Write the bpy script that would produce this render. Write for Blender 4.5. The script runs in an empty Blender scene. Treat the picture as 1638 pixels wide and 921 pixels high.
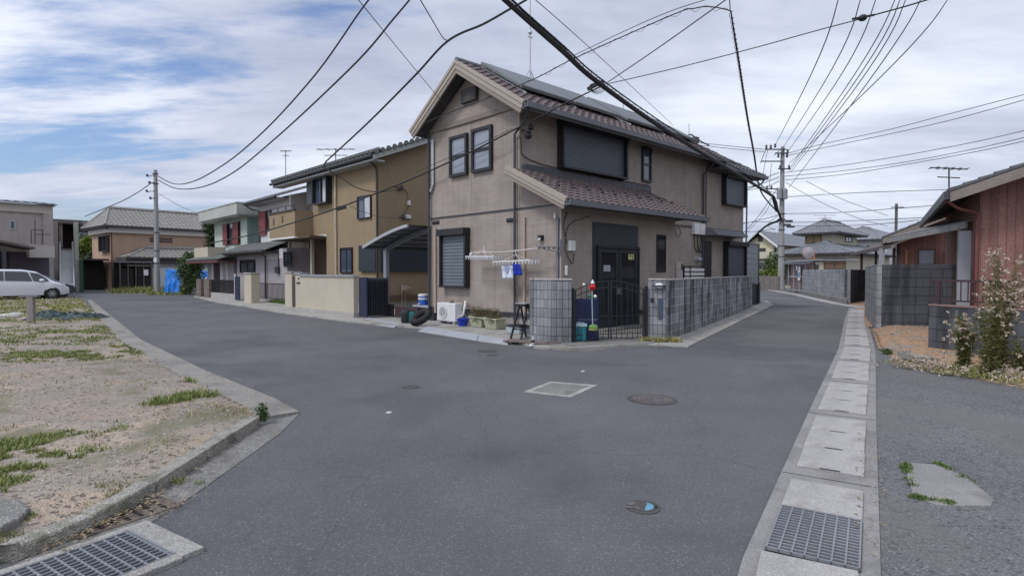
import bpy, bmesh, math, random
from math import radians as R, sin, cos, pi, sqrt
from mathutils import Vector as V, Matrix
from mathutils.geometry import tessellate_polygon
random.seed(7)
S = bpy.context.scene
C = S.collection
# ---------------------------------------------------------------- camera, sky, sun, exposure
FPX, CX, CY, PITCH, CAMH = 915.0, 819.0, 460.5, R(1.6), 1.6
cam = bpy.data.cameras.new('camera'); cam.sensor_width = 36; cam.lens = 36*FPX/1638
cam.clip_start = .05; cam.clip_end = 3000
co = bpy.data.objects.new('camera', cam); C.objects.link(co)
co.location = (0, 0, CAMH); co.rotation_euler = (R(90)-PITCH, 0, 0); S.camera = co
S.render.resolution_x = 1024; S.render.resolution_y = 575
S.view_settings.view_transform = 'Standard'; S.view_settings.look = 'None'
S.view_settings.gamma = 1; S.view_settings.use_curve_mapping = False
S.view_settings.exposure = 0.22
SUN_EL, SUN_AZ = R(52), R(232)          # azimuth clockwise from +Y : behind and left of the camera
sl = bpy.data.lights.new('sun', 'SUN'); sl.energy = 1.5; sl.angle = R(10); sl.color = (1, .965, .92)
so = bpy.data.objects.new('sun', sl); C.objects.link(so)
sd = V((sin(SUN_AZ)*cos(SUN_EL), cos(SUN_AZ)*cos(SUN_EL), sin(SUN_EL)))
so.rotation_euler = sd.to_track_quat('Z', 'Y').to_euler(); so.location = (0, 0, 30)

W = bpy.data.worlds.new('World'); S.world = W; W.use_nodes = True
nt = W.node_tree; nt.nodes.clear()
def N(t, **k):
    n = nt.nodes.new(t)
    for a, b in k.items():
        if a.startswith('i_'): n.inputs[a[2:]].default_value = b
        else: setattr(n, a, b)
    return n
def L(a, b): nt.links.new(a, b)
def build_sky():
    out = N('ShaderNodeOutputWorld'); bg = N('ShaderNodeBackground'); bg.inputs['Strength'].default_value = .1
    sky = N('ShaderNodeTexSky', sky_type='NISHITA', sun_disc=False, sun_elevation=SUN_EL, sun_rotation=SUN_AZ)
    sky.air_density = 1.1; sky.dust_density = 1.5
    tc = N('ShaderNodeTexCoord'); sep = N('ShaderNodeSeparateXYZ'); L(tc.outputs['Generated'], sep.inputs[0])
    def m(op, a, b=None, cl=False):
        n = N('ShaderNodeMath', operation=op, use_clamp=cl)
        for i, x in enumerate((a, b)):
            if x is None: continue
            if isinstance(x, (int, float)): n.inputs[i].default_value = x
            else: L(x, n.inputs[i])
        return n.outputs[0]
    zz = m('ADD', m('MAXIMUM', sep.outputs[2], 0.0), .13)
    X = m('DIVIDE', sep.outputs[0], zz); Y = m('DIVIDE', sep.outputs[1], zz)
    def cloud(rot, sc, loc, nscale, detail, rough, dist):
        cb = N('ShaderNodeCombineXYZ'); L(X, cb.inputs[0]); L(Y, cb.inputs[1])
        mp = N('ShaderNodeMapping'); L(cb.outputs[0], mp.inputs[0])
        mp.inputs['Rotation'].default_value = (0, 0, rot); mp.inputs['Scale'].default_value = sc; mp.inputs['Location'].default_value = loc
        nz = N('ShaderNodeTexNoise'); L(mp.outputs[0], nz.inputs['Vector'])
        nz.inputs['Scale'].default_value = nscale; nz.inputs['Detail'].default_value = detail
        nz.inputs['Roughness'].default_value = rough; nz.inputs['Distortion'].default_value = dist
        return nz.outputs['Fac']
    n1 = cloud(R(28), (.55, 1.7, 1), (3.1, 2.6, 0), .95, 10, .60, .35)
    n2 = cloud(R(15), (.8, 1.3, 1), (8.3, 2.1, 0), .55, 7, .55, .35)
    n3 = cloud(R(24), (.8, 2.0, 1), (1.3, 5.2, 0), 2.6, 8, .62, .3)
    # coverage: clearer towards the left and ahead, closed elsewhere
    cov = m('MULTIPLY', m('ADD', m('MULTIPLY', sep.outputs[0], -1.0), -.18), 1.0)
    cov = m('MULTIPLY', m('MINIMUM', m('MAXIMUM', cov, 0.0), .32), .23)
    cov = m('MULTIPLY', cov, m('MINIMUM', m('MULTIPLY', m('ADD', sep.outputs[2], .02), 8.0), 1.0))
    d = m('SUBTRACT', m('ADD', n1, m('MULTIPLY', m('SUBTRACT', n3, .5), .30)), m('SUBTRACT', cov, m('MULTIPLY', m('MINIMUM', m('MAXIMUM', m('ADD', sep.outputs[0], .15), 0.0), .5), .28)))
    mr = N('ShaderNodeMapRange', interpolation_type='SMOOTHSTEP'); L(d, mr.inputs[0])
    mr.inputs[1].default_value = .27; mr.inputs[2].default_value = .47
    cr = N('ShaderNodeValToRGB'); L(m('ADD', n2, m('MULTIPLY', m('SUBTRACT', n3, .5), .24)), cr.inputs[0])
    e = cr.color_ramp.elements
    e[0].position = .30; e[0].color = (.385, .43, .56, 1)
    e[1].position = .66; e[1].color = (.80, .845, .94, 1)
    e2 = cr.color_ramp.elements.new(.48); e2.color = (.565, .61, .74, 1)
    # brighter cloud near the hidden sun
    vm = N('ShaderNodeVectorMath', operation='DOT_PRODUCT'); L(tc.outputs['Generated'], vm.inputs[0]); vm.inputs[1].default_value = sd
    gl = m('MULTIPLY', m('POWER', m('MAXIMUM', vm.outputs['Value'], 0.0), 2.5), 1.1)
    zen = m('MULTIPLY', m('MAXIMUM', m('SUBTRACT', sep.outputs[2], .45), 0.0), .35)
    gain = m('MULTIPLY', m('ADD', m('ADD', gl, zen), 1.0), 10.0)
    vs = N('ShaderNodeVectorMath', operation='SCALE'); L(cr.outputs[0], vs.inputs[0]); L(gain, vs.inputs['Scale'])
    sk = N('ShaderNodeVectorMath', operation='SCALE'); tn = N('ShaderNodeVectorMath', operation='MULTIPLY'); L(sky.outputs[0], tn.inputs[0]); tn.inputs[1].default_value = (.9, 1.0, 1.25); L(tn.outputs[0], sk.inputs[0]); sk.inputs['Scale'].default_value = 1.05
    mx = N('ShaderNodeMix', data_type='RGBA'); L(mr.outputs[0], mx.inputs[0]); L(sk.outputs[0], mx.inputs[6]); L(vs.outputs[0], mx.inputs[7])
    L(mx.outputs[2], bg.inputs[0]); L(bg.outputs[0], out.inputs[0])
build_sky()

# ---------------------------------------------------------------- measuring helpers
def ray(px, py):
    x = (px-CX)/FPX; z = -(py-CY)/FPX; c, s = cos(PITCH), sin(PITCH)
    return V((x, c+s*z, -s+c*z))
def G(px, py, z=0.0):
    r = ray(px, py); t = (z-CAMH)/r.z; return V((r.x*t, r.y*t, z))
def P3(px, py, d):
    r = ray(px, py); t = d/r.y; return V((r.x*t, d, CAMH+r.z*t))
class Fr:                                  # a turned ground frame: the walls of a house run along its axes
    def __init__(s, rot):
        s.rot = rot; s.u = V((cos(rot), sin(rot), 0)); s.v = V((-sin(rot), cos(rot), 0))
    def loc(s, p): return V((p.dot(s.u), p.dot(s.v), p.z))
    def w(s, p): return s.u*p[0] + s.v*p[1] + V((0, 0, p[2] if len(p) > 2 else 0))
    def g(s, px, py, z=0): return s.loc(G(px, py, z))
    def hx(s, px, py, x):
        r = ray(px, py); t = x/r.dot(s.u); return t*r.dot(s.v), CAMH+t*r.z
    def hy(s, px, py, y):
        r = ray(px, py); t = y/r.dot(s.v); return t*r.dot(s.u), CAMH+t*r.z
FU = Fr(R(43.45)); FW = Fr(0); FR = Fr(R(57.3)); FA = Fr(R(50))

# ---------------------------------------------------------------- materials
MATS = {}
def newmat(name):
    m = bpy.data.materials.new(name); m.use_nodes = True
    t = m.node_tree; b = t.nodes['Principled BSDF']
    return m, t, b
def c4(c, k=1): return (min(c[0]*k, 1), min(c[1]*k, 1), min(c[2]*k, 1), 1)
def M(name, col, rough=.75, var=.18, scale=1.5, fine=.12, fs=45, bump=.15, bs=None, metal=0, streak=0, dirt=None, dirtc=(.1, .09, .08), spec=.4, coat=0):
    if name in MATS: return MATS[name]
    m, t, b = newmat(name); n = t.nodes; l = t.links
    tc = n.new('ShaderNodeTexCoord'); src = tc.outputs['Object']
    def noise(sc, det=5, vec=src, rg=.6):
        q = n.new('ShaderNodeTexNoise'); q.inputs['Scale'].default_value = sc; q.inputs['Detail'].default_value = det
        q.inputs['Roughness'].default_value = rg; l.new(vec, q.inputs['Vector']); return q.outputs['Fac']
    def mixc(f, a, bb, ty='MIX', k=None):
        q = n.new('ShaderNodeMix'); q.data_type = 'RGBA'; q.blend_type = ty
        for i, x in ((0, f), (6, a), (7, bb)):
            if hasattr(x, 'is_output'): l.new(x, q.inputs[i])
            else: q.inputs[i].default_value = x
        return q.outputs[2]
    def ramp(f, p0, c0, p1, c1):
        q = n.new('ShaderNodeValToRGB'); l.new(f, q.inputs[0]); e = q.color_ramp.elements
        e[0].position = p0; e[0].color = c0; e[1].position = p1; e[1].color = c1; return q.outputs[0]
    big = ramp(noise(scale), .3, c4(col, 1-var), .7, c4(col, 1+var))
    if fine:
        f = ramp(noise(fs, 3), .3, (1-fine,)*3+(1,), .7, (1+fine,)*3+(1,))
        big = mixc(1.0, big, f, 'MULTIPLY')
    if streak:
        mp = n.new('ShaderNodeMapping'); l.new(src, mp.inputs[0]); mp.inputs['Scale'].default_value = (2.6, 2.6, .22)
        s = ramp(noise(2.2, 6, mp.outputs[0], .65), .48, (0, 0, 0, 1), .72, (1, 1, 1, 1))
        big = mixc(s, big, c4(col, 1-streak)) if False else mixc(1.0, big, ramp(noise(2.2, 6, mp.outputs[0], .65), .45, (1, 1, 1, 1), .75, (1-streak,)*3+(1,)), 'MULTIPLY')
    if dirt:
        big = mixc(ramp(noise(2.3, 8), .5, (0, 0, 0, 1), .5+.3/dirt, (.85,)*3+(1,)), big, c4(dirtc))
    l.new(big, b.inputs['Base Color'])
    b.inputs['Roughness'].default_value = rough; b.inputs['Metallic'].default_value = metal
    b.inputs['Specular IOR Level'].default_value = spec
    if coat: b.inputs['Coat Weight'].default_value = coat; b.inputs['Coat Roughness'].default_value = .05
    if bump:
        q = n.new('ShaderNodeBump'); q.inputs['Strength'].default_value = bump; q.inputs['Distance'].default_value = .02
        l.new(noise(bs or fs, 4), q.inputs['Height']); l.new(q.outputs[0], b.inputs['Normal'])
    MATS[name] = m; return m
def MBrick(name, col, mortar, bw, bh, msize=.012, off=0.0, var=.15, rough=.85, streak=.0, vertical=False, bump=.5, fine=.12, axis='xy', squash=1, shift=(0, 0, 0), fs=30, diff=False, hard=0):
    """masonry / siding: brick pattern laid in (along the wall, height)"""
    if name in MATS: return MATS[name]
    m, t, b = newmat(name); n = t.nodes; l = t.links
    tc = n.new('ShaderNodeTexCoord'); sp = n.new('ShaderNodeSeparateXYZ'); l.new(tc.outputs['Object'], sp.inputs[0])
    ad = n.new('ShaderNodeMath'); ad.operation = 'SUBTRACT' if diff else 'ADD'; l.new(sp.outputs[0], ad.inputs[0]); l.new(sp.outputs[1], ad.inputs[1])
    cb = n.new('ShaderNodeCombineXYZ'); l.new(ad.outputs[0], cb.inputs[0]); l.new(sp.outputs[2], cb.inputs[1])
    mp = n.new('ShaderNodeMapping'); l.new(cb.outputs[0], mp.inputs[0]); mp.inputs['Location'].default_value = shift
    br = n.new('ShaderNodeTexBrick'); l.new(mp.outputs[0], br.inputs['Vector'])
    br.offset = off; br.squash = squash
    br.inputs['Scale'].default_value = 1; br.inputs['Brick Width'].default_value = bw; br.inputs['Row Height'].default_value = bh
    br.inputs['Mortar Size'].default_value = msize; br.inputs['Mortar Smooth'].default_value = .3
    br.inputs['Color1'].default_value = c4(col, 1-var); br.inputs['Color2'].default_value = c4(col, 1+var); br.inputs['Mortar'].default_value = c4(mortar)
    def noise(sc, det=5, vec=None):
        q = n.new('ShaderNodeTexNoise'); q.inputs['Scale'].default_value = sc; q.inputs['Detail'].default_value = det; q.inputs['Roughness'].default_value = .6
        l.new(vec or tc.outputs['Object'], q.inputs['Vector']); return q.outputs['Fac']
    def mul(a, f, p0, k0, p1, k1):
        r = n.new('ShaderNodeValToRGB'); l.new(f, r.inputs[0]); e = r.color_ramp.elements
        e[0].position = p0; e[0].color = (k0,)*3+(1,); e[1].position = p1; e[1].color = (k1,)*3+(1,)
        q = n.new('ShaderNodeMix'); q.data_type = 'RGBA'; q.blend_type = 'MULTIPLY'; q.inputs[0].default_value = 1
        l.new(a, q.inputs[6]); l.new(r.outputs[0], q.inputs[7]); return q.outputs[2]
    c = mul(br.outputs['Color'], noise(1.3), .3, .85, .7, 1.12)
    c = mul(c, noise(fs, 3), .3, 1-fine, .7, 1+fine)
    if streak:
        m2 = n.new('ShaderNodeMapping'); l.new(tc.outputs['Object'], m2.inputs[0]); m2.inputs['Scale'].default_value = (2.4, 2.4, .16)
        c = mul(c, noise(2.0, 6, m2.outputs[0]), .47-hard*.02, 1, .68-hard*.08, 1-streak)
    if hard: c = mul(c, noise(.7, 8), .40, 1.15, .66, .62)
    l.new(c, b.inputs['Base Color']); b.inputs['Roughness'].default_value = rough; b.inputs['Specular IOR Level'].default_value = .3
    bu = n.new('ShaderNodeBump'); bu.inputs['Strength'].default_value = bump; bu.inputs['Distance'].default_value = .01
    inv = n.new('ShaderNodeMath'); inv.operation = 'MULTIPLY_ADD'; l.new(br.outputs['Fac'], inv.inputs[0]); inv.inputs[1].default_value = -1.0
    l.new(noise(fs, 4), inv.inputs[2]); l.new(inv.outputs[0], bu.inputs['Height']); l.new(bu.outputs[0], b.inputs['Normal'])
    MATS[name] = m; return m
def MGround(name, cols, sc, speck, speckc, bump=.5, patch=None, patchc=None, crack=0, spk_scale=140, spk2=None):
    m, t, b = newmat(name); n = t.nodes; l = t.links
    tc = n.new('ShaderNodeTexCoord'); src = tc.outputs['Object']
    def noise(s, det=6, rg=.6, dist=0):
        q = n.new('ShaderNodeTexNoise'); q.inputs['Scale'].default_value = s; q.inputs['Detail'].default_value = det
        q.inputs['Roughness'].default_value = rg; q.inputs['Distortion'].default_value = dist; l.new(src, q.inputs['Vector']); return q.outputs['Fac']
    def ramp(f, *st):
        q = n.new('ShaderNodeValToRGB'); l.new(f, q.inputs[0]); e = q.color_ramp.elements
        e[0].position = st[0][0]; e[0].color = st[0][1]; e[1].position = st[-1][0]; e[1].color = st[-1][1]
        for p, c in st[1:-1]: x = e.new(p); x.color = c
        return q.outputs[0]
    def mix(f, a, bb, ty='MIX'):
        q = n.new('ShaderNodeMix'); q.data_type = 'RGBA'; q.blend_type = ty
        for i, x in ((0, f), (6, a), (7, bb)):
            if hasattr(x, 'is_output'): l.new(x, q.inputs[i])
            else: q.inputs[i].default_value = x
        return q.outputs[2]
    k = len(cols)
    c = ramp(noise(sc, 8, .62), *[(.3+.4*i/(k-1), c4(x)) for i, x in enumerate(cols)])
    c = mix(1.0, c, ramp(noise(spk_scale*.4, 4, .75), (.25, (.72,)*3+(1,)), (.75, (1.28,)*3+(1,))), 'MULTIPLY')
    vo = n.new('ShaderNodeTexVoronoi'); vo.inputs['Scale'].default_value = spk_scale; l.new(src, vo.inputs['Vector'])
    sp = n.new('ShaderNodeSeparateColor'); l.new(vo.outputs['Color'], sp.inputs[0])
    s1 = ramp(sp.outputs[0], (1-speck-.02, (0, 0, 0, 1)), (1-speck, (1, 1, 1, 1)))
    c = mix(s1, c, c4(speckc))
    if spk2:
        v2 = n.new('ShaderNodeTexVoronoi'); v2.inputs['Scale'].default_value = spk_scale*.45; l.new(src, v2.inputs['Vector'])
        s2 = n.new('ShaderNodeSeparateColor'); l.new(v2.outputs['Color'], s2.inputs[0])
        c = mix(ramp(s2.outputs[1], (1-spk2[0]-.02, (0, 0, 0, 1)), (1-spk2[0], (1, 1, 1, 1))), c, c4(spk2[1]))
    if patch:
        c = mix(ramp(noise(patch, 6, .6, .4), (.52, (0, 0, 0, 1)), (.62, (.8,)*3+(1,))), c, c4(patchc))
    if crack:
        v3 = n.new('ShaderNodeTexVoronoi'); v3.feature = 'DISTANCE_TO_EDGE'; v3.inputs['Scale'].default_value = .33
        dm = n.new('ShaderNodeVectorMath'); dm.operation = 'ADD'; nz = n.new('ShaderNodeTexNoise'); nz.inputs['Scale'].default_value = 1.4; nz.inputs['Detail'].default_value = 6
        l.new(src, nz.inputs['Vector']); l.new(src, dm.inputs[0])
        sc2 = n.new('ShaderNodeVectorMath'); sc2.operation = 'SCALE'; sc2.inputs['Scale'].default_value = .9; l.new(nz.outputs['Color'], sc2.inputs[0]); l.new(sc2.outputs[0], dm.inputs[1])
        l.new(dm.outputs[0], v3.inputs['Vector'])
        c = mix(ramp(v3.outputs['Distance'], (.0, (crack,)*3+(1,)), (.006, (0, 0, 0, 1))), c, (.045, .045, .048, 1))
    c = mix(1.0, c, ramp(noise(.11, 5, .55), (.3, (.90,)*3+(1,)), (.7, (1.10, 1.095, 1.08, 1))), 'MULTIPLY')
    c = mix(1.0, c, ramp(noise(1.7, 7, .65), (.3, (.93,)*3+(1,)), (.7, (1.07,)*3+(1,))), 'MULTIPLY')
    l.new(c, b.inputs['Base Color']); b.inputs['Roughness'].default_value = .88; b.inputs['Specular IOR Level'].default_value = .35
    bu = n.new('ShaderNodeBump'); bu.inputs['Strength'].default_value = bump; bu.inputs['Distance'].default_value = .012
    ad = n.new('ShaderNodeMath'); ad.operation = 'ADD'; l.new(noise(spk_scale*.5, 3, .7), ad.inputs[0]); l.new(vo.outputs['Distance'], ad.inputs[1])
    l.new(ad.outputs[0], bu.inputs['Height']); l.new(bu.outputs[0], b.inputs['Normal'])
    return m
def MFol(name, a, b_, tr=.15):
    if name in MATS: return MATS[name]
    m, t, b = newmat(name); n = t.nodes; l = t.links
    g = n.new('ShaderNodeNewGeometry'); r = n.new('ShaderNodeValToRGB'); l.new(g.outputs['Random Per Island'], r.inputs[0])
    e = r.color_ramp.elements; e[0].color = c4(a); e[1].color = c4(b_)
    l.new(r.outputs[0], b.inputs['Base Color']); b.inputs['Roughness'].default_value = .6; b.inputs['Specular IOR Level'].default_value = .25
    try:
        b.inputs['Subsurface Weight'].default_value = 0
    except Exception: pass
    MATS[name] = m; return m

# ---------------------------------------------------------------- mesh builder
class MB:
    def __init__(s, mp=None): s.v = []; s.f = []; s.mp = mp
    def add(s, vs, fs):
        o = len(s.v); s.v += [V(s.mp(*p)) if s.mp else V(p) for p in vs]; s.f += [tuple(i+o for i in f) for f in fs]; return s
    def box(s, x0, x1, y0, y1, z0, z1):
        if x0 > x1: x0, x1 = x1, x0
        if y0 > y1: y0, y1 = y1, y0
        return s.add([(x0, y0, z0), (x1, y0, z0), (x1, y1, z0), (x0, y1, z0), (x0, y0, z1), (x1, y0, z1), (x1, y1, z1), (x0, y1, z1)],
              [(0, 3, 2, 1), (4, 5, 6, 7), (0, 1, 5, 4), (1, 2, 6, 5), (2, 3, 7, 6), (3, 0, 4, 7)])
    def bar(s, p, q, w, h=None, up=(0, 0, 1)):
        p = V(p); q = V(q); h = h or w; d = (q-p).normalized(); up = V(up)
        if abs(d.dot(up)) > .98: up = V((1, 0, 0))
        a = d.cross(up).normalized()*w/2; b = a.cross(d).normalized()*h/2
        vs = [p-a-b, p+a-b, p+a+b, p-a+b, q-a-b, q+a-b, q+a+b, q-a+b]
        return s.add(vs, [(0, 3, 2, 1), (4, 5, 6, 7), (0, 1, 5, 4), (1, 2, 6, 5), (2, 3, 7, 6), (3, 0, 4, 7)])
    def tube(s, pts, r, n=8, cap=True):
        pts = [V(p) for p in pts]; k = len(pts); rs = r if isinstance(r, (list, tuple)) else [r]*k
        vs = []; fs = []; up = V((0, 0, 1)); pa = None
        for i, p in enumerate(pts):
            d = (pts[min(i+1, k-1)]-pts[max(i-1, 0)])
            d = d.normalized() if d.length > 1e-9 else V((0, 0, 1))
            if pa is None:
                a = d.cross(up if abs(d.z) < .95 else V((1, 0, 0))).normalized()
            else:
                a = (pa-d*pa.dot(d)); a = a.normalized() if a.length > 1e-6 else d.cross(V((1, 0, 0))).normalized()
            pa = a; b = d.cross(a)
            for j in range(n):
                t = 2*pi*j/n; vs.append(p+(a*cos(t)+b*sin(t))*rs[i])
        for i in range(k-1):
            for j in range(n): fs.append((i*n+j, i*n+(j+1) % n, (i+1)*n+(j+1) % n, (i+1)*n+j))
        if cap: fs.append(tuple(range(n-1, -1, -1))); fs.append(tuple((k-1)*n+j for j in range(n)))
        return s.add(vs, fs)
    def cyl(s, p, q, r, r2=None, n=12): return s.tube([p, q], [r, r if r2 is None else r2], n)
    def lathe(s, c, prof, n=20, ax='z', sx=1, sy=1):
        vs = []; fs = []; k = len(prof)
        for r, z in prof:
            for j in range(n):
                t = 2*pi*j/n; x, y = r*cos(t)*sx, r*sin(t)*sy
                vs.append((c[0]+x, c[1]+y, c[2]+z) if ax == 'z' else ((c[0]+x, c[1]+z, c[2]+y) if ax == 'y' else (c[0]+z, c[1]+x, c[2]+y)))
        for i in range(k-1):
            for j in range(n): fs.append((i*n+j, i*n+(j+1) % n, (i+1)*n+(j+1) % n, (i+1)*n+j))
        fs.append(tuple(range(n-1, -1, -1))); fs.append(tuple((k-1)*n+j for j in range(n)))
        return s.add(vs, fs)
    def prism(s, poly, lo, hi, ax='x'):
        k = len(poly); f = {'x': lambda a, b, t: (t, a, b), 'y': lambda a, b, t: (a, t, b), 'z': lambda a, b, t: (a, b, t)}[ax]
        vs = [f(a, b, lo) for a, b in poly]+[f(a, b, hi) for a, b in poly]
        fs = [tuple(range(k-1, -1, -1)), tuple(range(k, 2*k))]+[(i, (i+1) % k, k+(i+1) % k, k+i) for i in range(k)]
        return s.add(vs, fs)
    def sheet(s, poly, z0, z1=None):
        """flat polygon of ground points; with z1 a slab from z0 up to z1"""
        k = len(poly); pts = [V((p[0], p[1], 0)) for p in poly]; tris = tessellate_polygon([pts])
        top = z0 if z1 is None else z1
        vs = [(p.x, p.y, top) for p in pts]; fs = []
        for t in tris:
            a, b, c = (pts[i] for i in t); fs.append(tuple(t) if (b-a).cross(c-a).z > 0 else tuple(reversed(t)))
        if z1 is not None:
            vs += [(p.x, p.y, z0) for p in pts]; fs += [(i, i+k, (i+1) % k+k, (i+1) % k) for i in range(k)]
        return s.add(vs, fs)
    def ball(s, c, r, n=12, sz=1, sx=1, sy=1):
        prof = [(max(r*sin(pi*i/n), .0005), -r*cos(pi*i/n)*sz) for i in range(n+1)]
        return s.lathe(c, prof, n+4, sx=sx, sy=sy)
    def build(s, name, mat, T=None, parent=None, bevel=0, smooth=False, fr=None, base=None, label=None, recalc=True):
        """parent=None and T given: a part of T. T None: its own top-level object in frame fr at base."""
        fr = T.fr if T else (fr or FW)
        b = V(T.base) if T else V(base if base else (sum((q.x for q in s.v))/len(s.v), sum((q.y for q in s.v))/len(s.v), min(q.z for q in s.v)))
        me = bpy.data.meshes.new(name); me.from_pydata([q-b for q in s.v], [], s.f); me.validate()
        if recalc and len(s.f) < 60000:
            bm = bmesh.new(); bm.from_mesh(me); bmesh.ops.recalc_face_normals(bm, faces=bm.faces); bm.to_mesh(me); bm.free()
        me.materials.append(mat)
        if smooth: me.shade_smooth() if hasattr(me, 'shade_smooth') else None
        o = bpy.data.objects.new(name, me); C.objects.link(o)
        if T: o.parent = parent or T.o
        else: o.location = fr.w(b); o.rotation_euler = (0, 0, fr.rot)
        if bevel:
            md = o.modifiers.new('bevel', 'BEVEL'); md.width = bevel; md.segments = 2; md.limit_method = 'ANGLE'; md.angle_limit = R(40)
        if smooth:
            md = o.modifiers.new('es', 'EDGE_SPLIT'); md.split_angle = R(38)
        if label: o['label'] = label
        return o
def tag(o, label, cat, group=None):
    o['label'] = label; o['category'] = cat
    if group: o['group'] = group
    return o
def struct(o): o['kind'] = 'structure'; return o
class T:
    def __init__(s, name, label, cat, fr=FW, base=(0, 0, 0), group=None):
        s.fr = fr; s.base = V(base); s.o = bpy.data.objects.new(name, None); s.o.empty_display_size = .3; C.objects.link(s.o)
        s.o.location = fr.w(s.base); s.o.rotation_euler = (0, 0, fr.rot); tag(s.o, label, cat, group)
    def part(s, mb, name, mat, parent=None, **k): return mb.build(name, mat, s, parent, **k)
def mpx(X): return lambda h, d, z: (X-d, h, z)      # a wall facing -x; h runs along y, d comes out of the wall
def mpy(Y): return lambda h, d, z: (h, Y-d, z)      # a wall facing -y
def copy_tree(o, loc=None, rotz=None):
    c = o.copy(); C.objects.link(c)
    for ch in list(o.children):
        k = ch.copy(); C.objects.link(k); k.parent = c
        for g in list(ch.children):
            q = g.copy(); C.objects.link(q); q.parent = k
    if loc is not None: c.location = loc
    if rotz is not None: c.rotation_euler = (0, 0, rotz)
    return c

def roof(t, name, O, E, U, le, ls, mat, li=0, ri=0, tw=.3, tl=.28, amp=.022, th=.05, parent=None, per=6):
    """a tiled slope: O eave corner, E unit vector along the eave, U unit vector up the slope; li/ri: how far the hips cut in at the top"""
    O = V(O); E = V(E).normalized(); U = V(U).normalized(); Nn = E.cross(U).normalized()
    if Nn.z < 0: Nn = -Nn
    nx = max(2, int(le/tw*per)); ny = max(1, int(round(ls/tl))); mb = MB(); vs = []; fs = []
    rows = []
    for j in range(ny):
        rows.append((j/ny, .03)); rows.append(((j+1)/ny-.0005, .0))
    rows[-1] = (1.0, 0)
    for (f, h) in rows:
        a = li*f; b = le-ri*f
        for i in range(nx+1):
            x = a+(b-a)*i/nx; w = abs(sin(pi*x/tw)); w = amp*(2*w-1)
            vs.append(O+E*x+U*(ls*f)+Nn*(th+h+w))
    k = nx+1
    for j in range(len(rows)-1):
        for i in range(nx): fs.append((j*k+i, j*k+i+1, (j+1)*k+i+1, (j+1)*k+i))
    nb = len(vs); vs += [O, O+E*le, O+E*(le-ri)+U*ls, O+E*li+U*ls]; fs.append((nb+3, nb+2, nb+1, nb))
    fs.append(tuple([nb, nb+1]+[i for i in range(nx, -1, -1)]))
    q = (len(rows)-1)*k; fs.append((nb+1, nb+2, q+nx, nx)); fs.append((nb+3, nb, 0, q)); fs.append(tuple([nb+2, nb+3]+[q+i for i in range(nx+1)]))
    mb.add(vs, fs)
    return t.part(mb, name, mat, parent=parent, recalc=False)

def win(t, mp, h0, h1, z0, z1, fm, pm, fw=.06, dep=.08, kind='slide', parent=None, name='window', sill=None, label=None):
    """frame on the wall with a pane set back inside it, the pane a sub-part"""
    a = MB(mp)
    a.box(h0, h1, 0, dep, z0, z0+fw); a.box(h0, h1, 0, dep, z1-fw, z1)
    a.box(h0, h0+fw, 0, dep, z0+fw, z1-fw); a.box(h1-fw, h1, 0, dep, z0+fw, z1-fw)
    if kind == 'slide': m = (h0+h1)/2; a.box(m-fw*.4, m+fw*.4, 0, dep*.75, z0+fw, z1-fw)
    if kind == 'hung': m = (z0+z1)/2; a.box(h0+fw, h1-fw, 0, dep*.75, m-fw*.45, m+fw*.45)
    if sill: a.box(h0-.03, h1+.03, 0, dep+sill, z0-.04, z0-.002)
    f = t.part(a, name, fm, parent=parent, label=label)
    b = MB(mp); b.box(h0+fw, h1-fw, .003, dep*.4, z0+fw, z1-fw); t.part(b, 'pane', pm, parent=f)
    return f
def shutter(t, mp, h0, h1, z0, z1, fm, sm, dep=.14, box=.22, slat=.075, label=None):
    """roller shutter: frame, housing on top, slatted curtain as sub-part"""
    a = MB(mp); fw = .07
    a.box(h0, h0+fw, 0, dep, z0, z1-box); a.box(h1-fw, h1, 0, dep, z0, z1-box); a.box(h0, h1, 0, dep+.02, z0-.06, z0); a.box(h0-.02, h1+.02, 0, dep+.08, z1-box, z1)
    f = t.part(a, 'roller_shutter', fm, bevel=.008, label=label)
    b = MB(mp); n = max(1, int((z1-box-z0)/slat)); s = (z1-box-z0)/n
    for i in range(n):
        b.box(h0+fw, h1-fw, .004, dep*.4+.02, z0+i*s, z0+(i+.82)*s); b.box(h0+fw, h1-fw, .006, dep*.4-.005, z0+(i+.82)*s, z0+(i+1)*s-.001)
    t.part(b, 'slats', sm, parent=f)
    return f

def leaf_cloud(mb, blobs, n, size, flat=.5, shell=.55):
    """leaf sized faces through the volume of several blobs (centre, radii)"""
    tot = sum(b[1][0]*b[1][1]*b[1][2] for b in blobs)
    for c, r in blobs:
        k = int(n*r[0]*r[1]*r[2]/tot)
        for _ in range(k):
            while True:
                d = V((random.uniform(-1, 1), random.uniform(-1, 1), random.uniform(-1, 1)))
                if .05 < d.length < 1: break
            d = d.normalized()*(shell+(1-shell)*random.random()**.7)*random.uniform(.82, 1.12)
            p = V((c[0]+d.x*r[0], c[1]+d.y*r[1], c[2]+d.z*r[2]))
            a = V((random.gauss(0, 1), random.gauss(0, 1), random.gauss(0, flat))).normalized(); b = a.cross(V((random.gauss(0, 1), random.gauss(0, 1), random.gauss(0, 1)))).normalized()
            s = size*random.uniform(.6, 1.4)
            mb.add([p-a*s, p-b*s*.45, p+a*s, p+b*s*.45], [(0, 1, 2, 3)])
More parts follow.
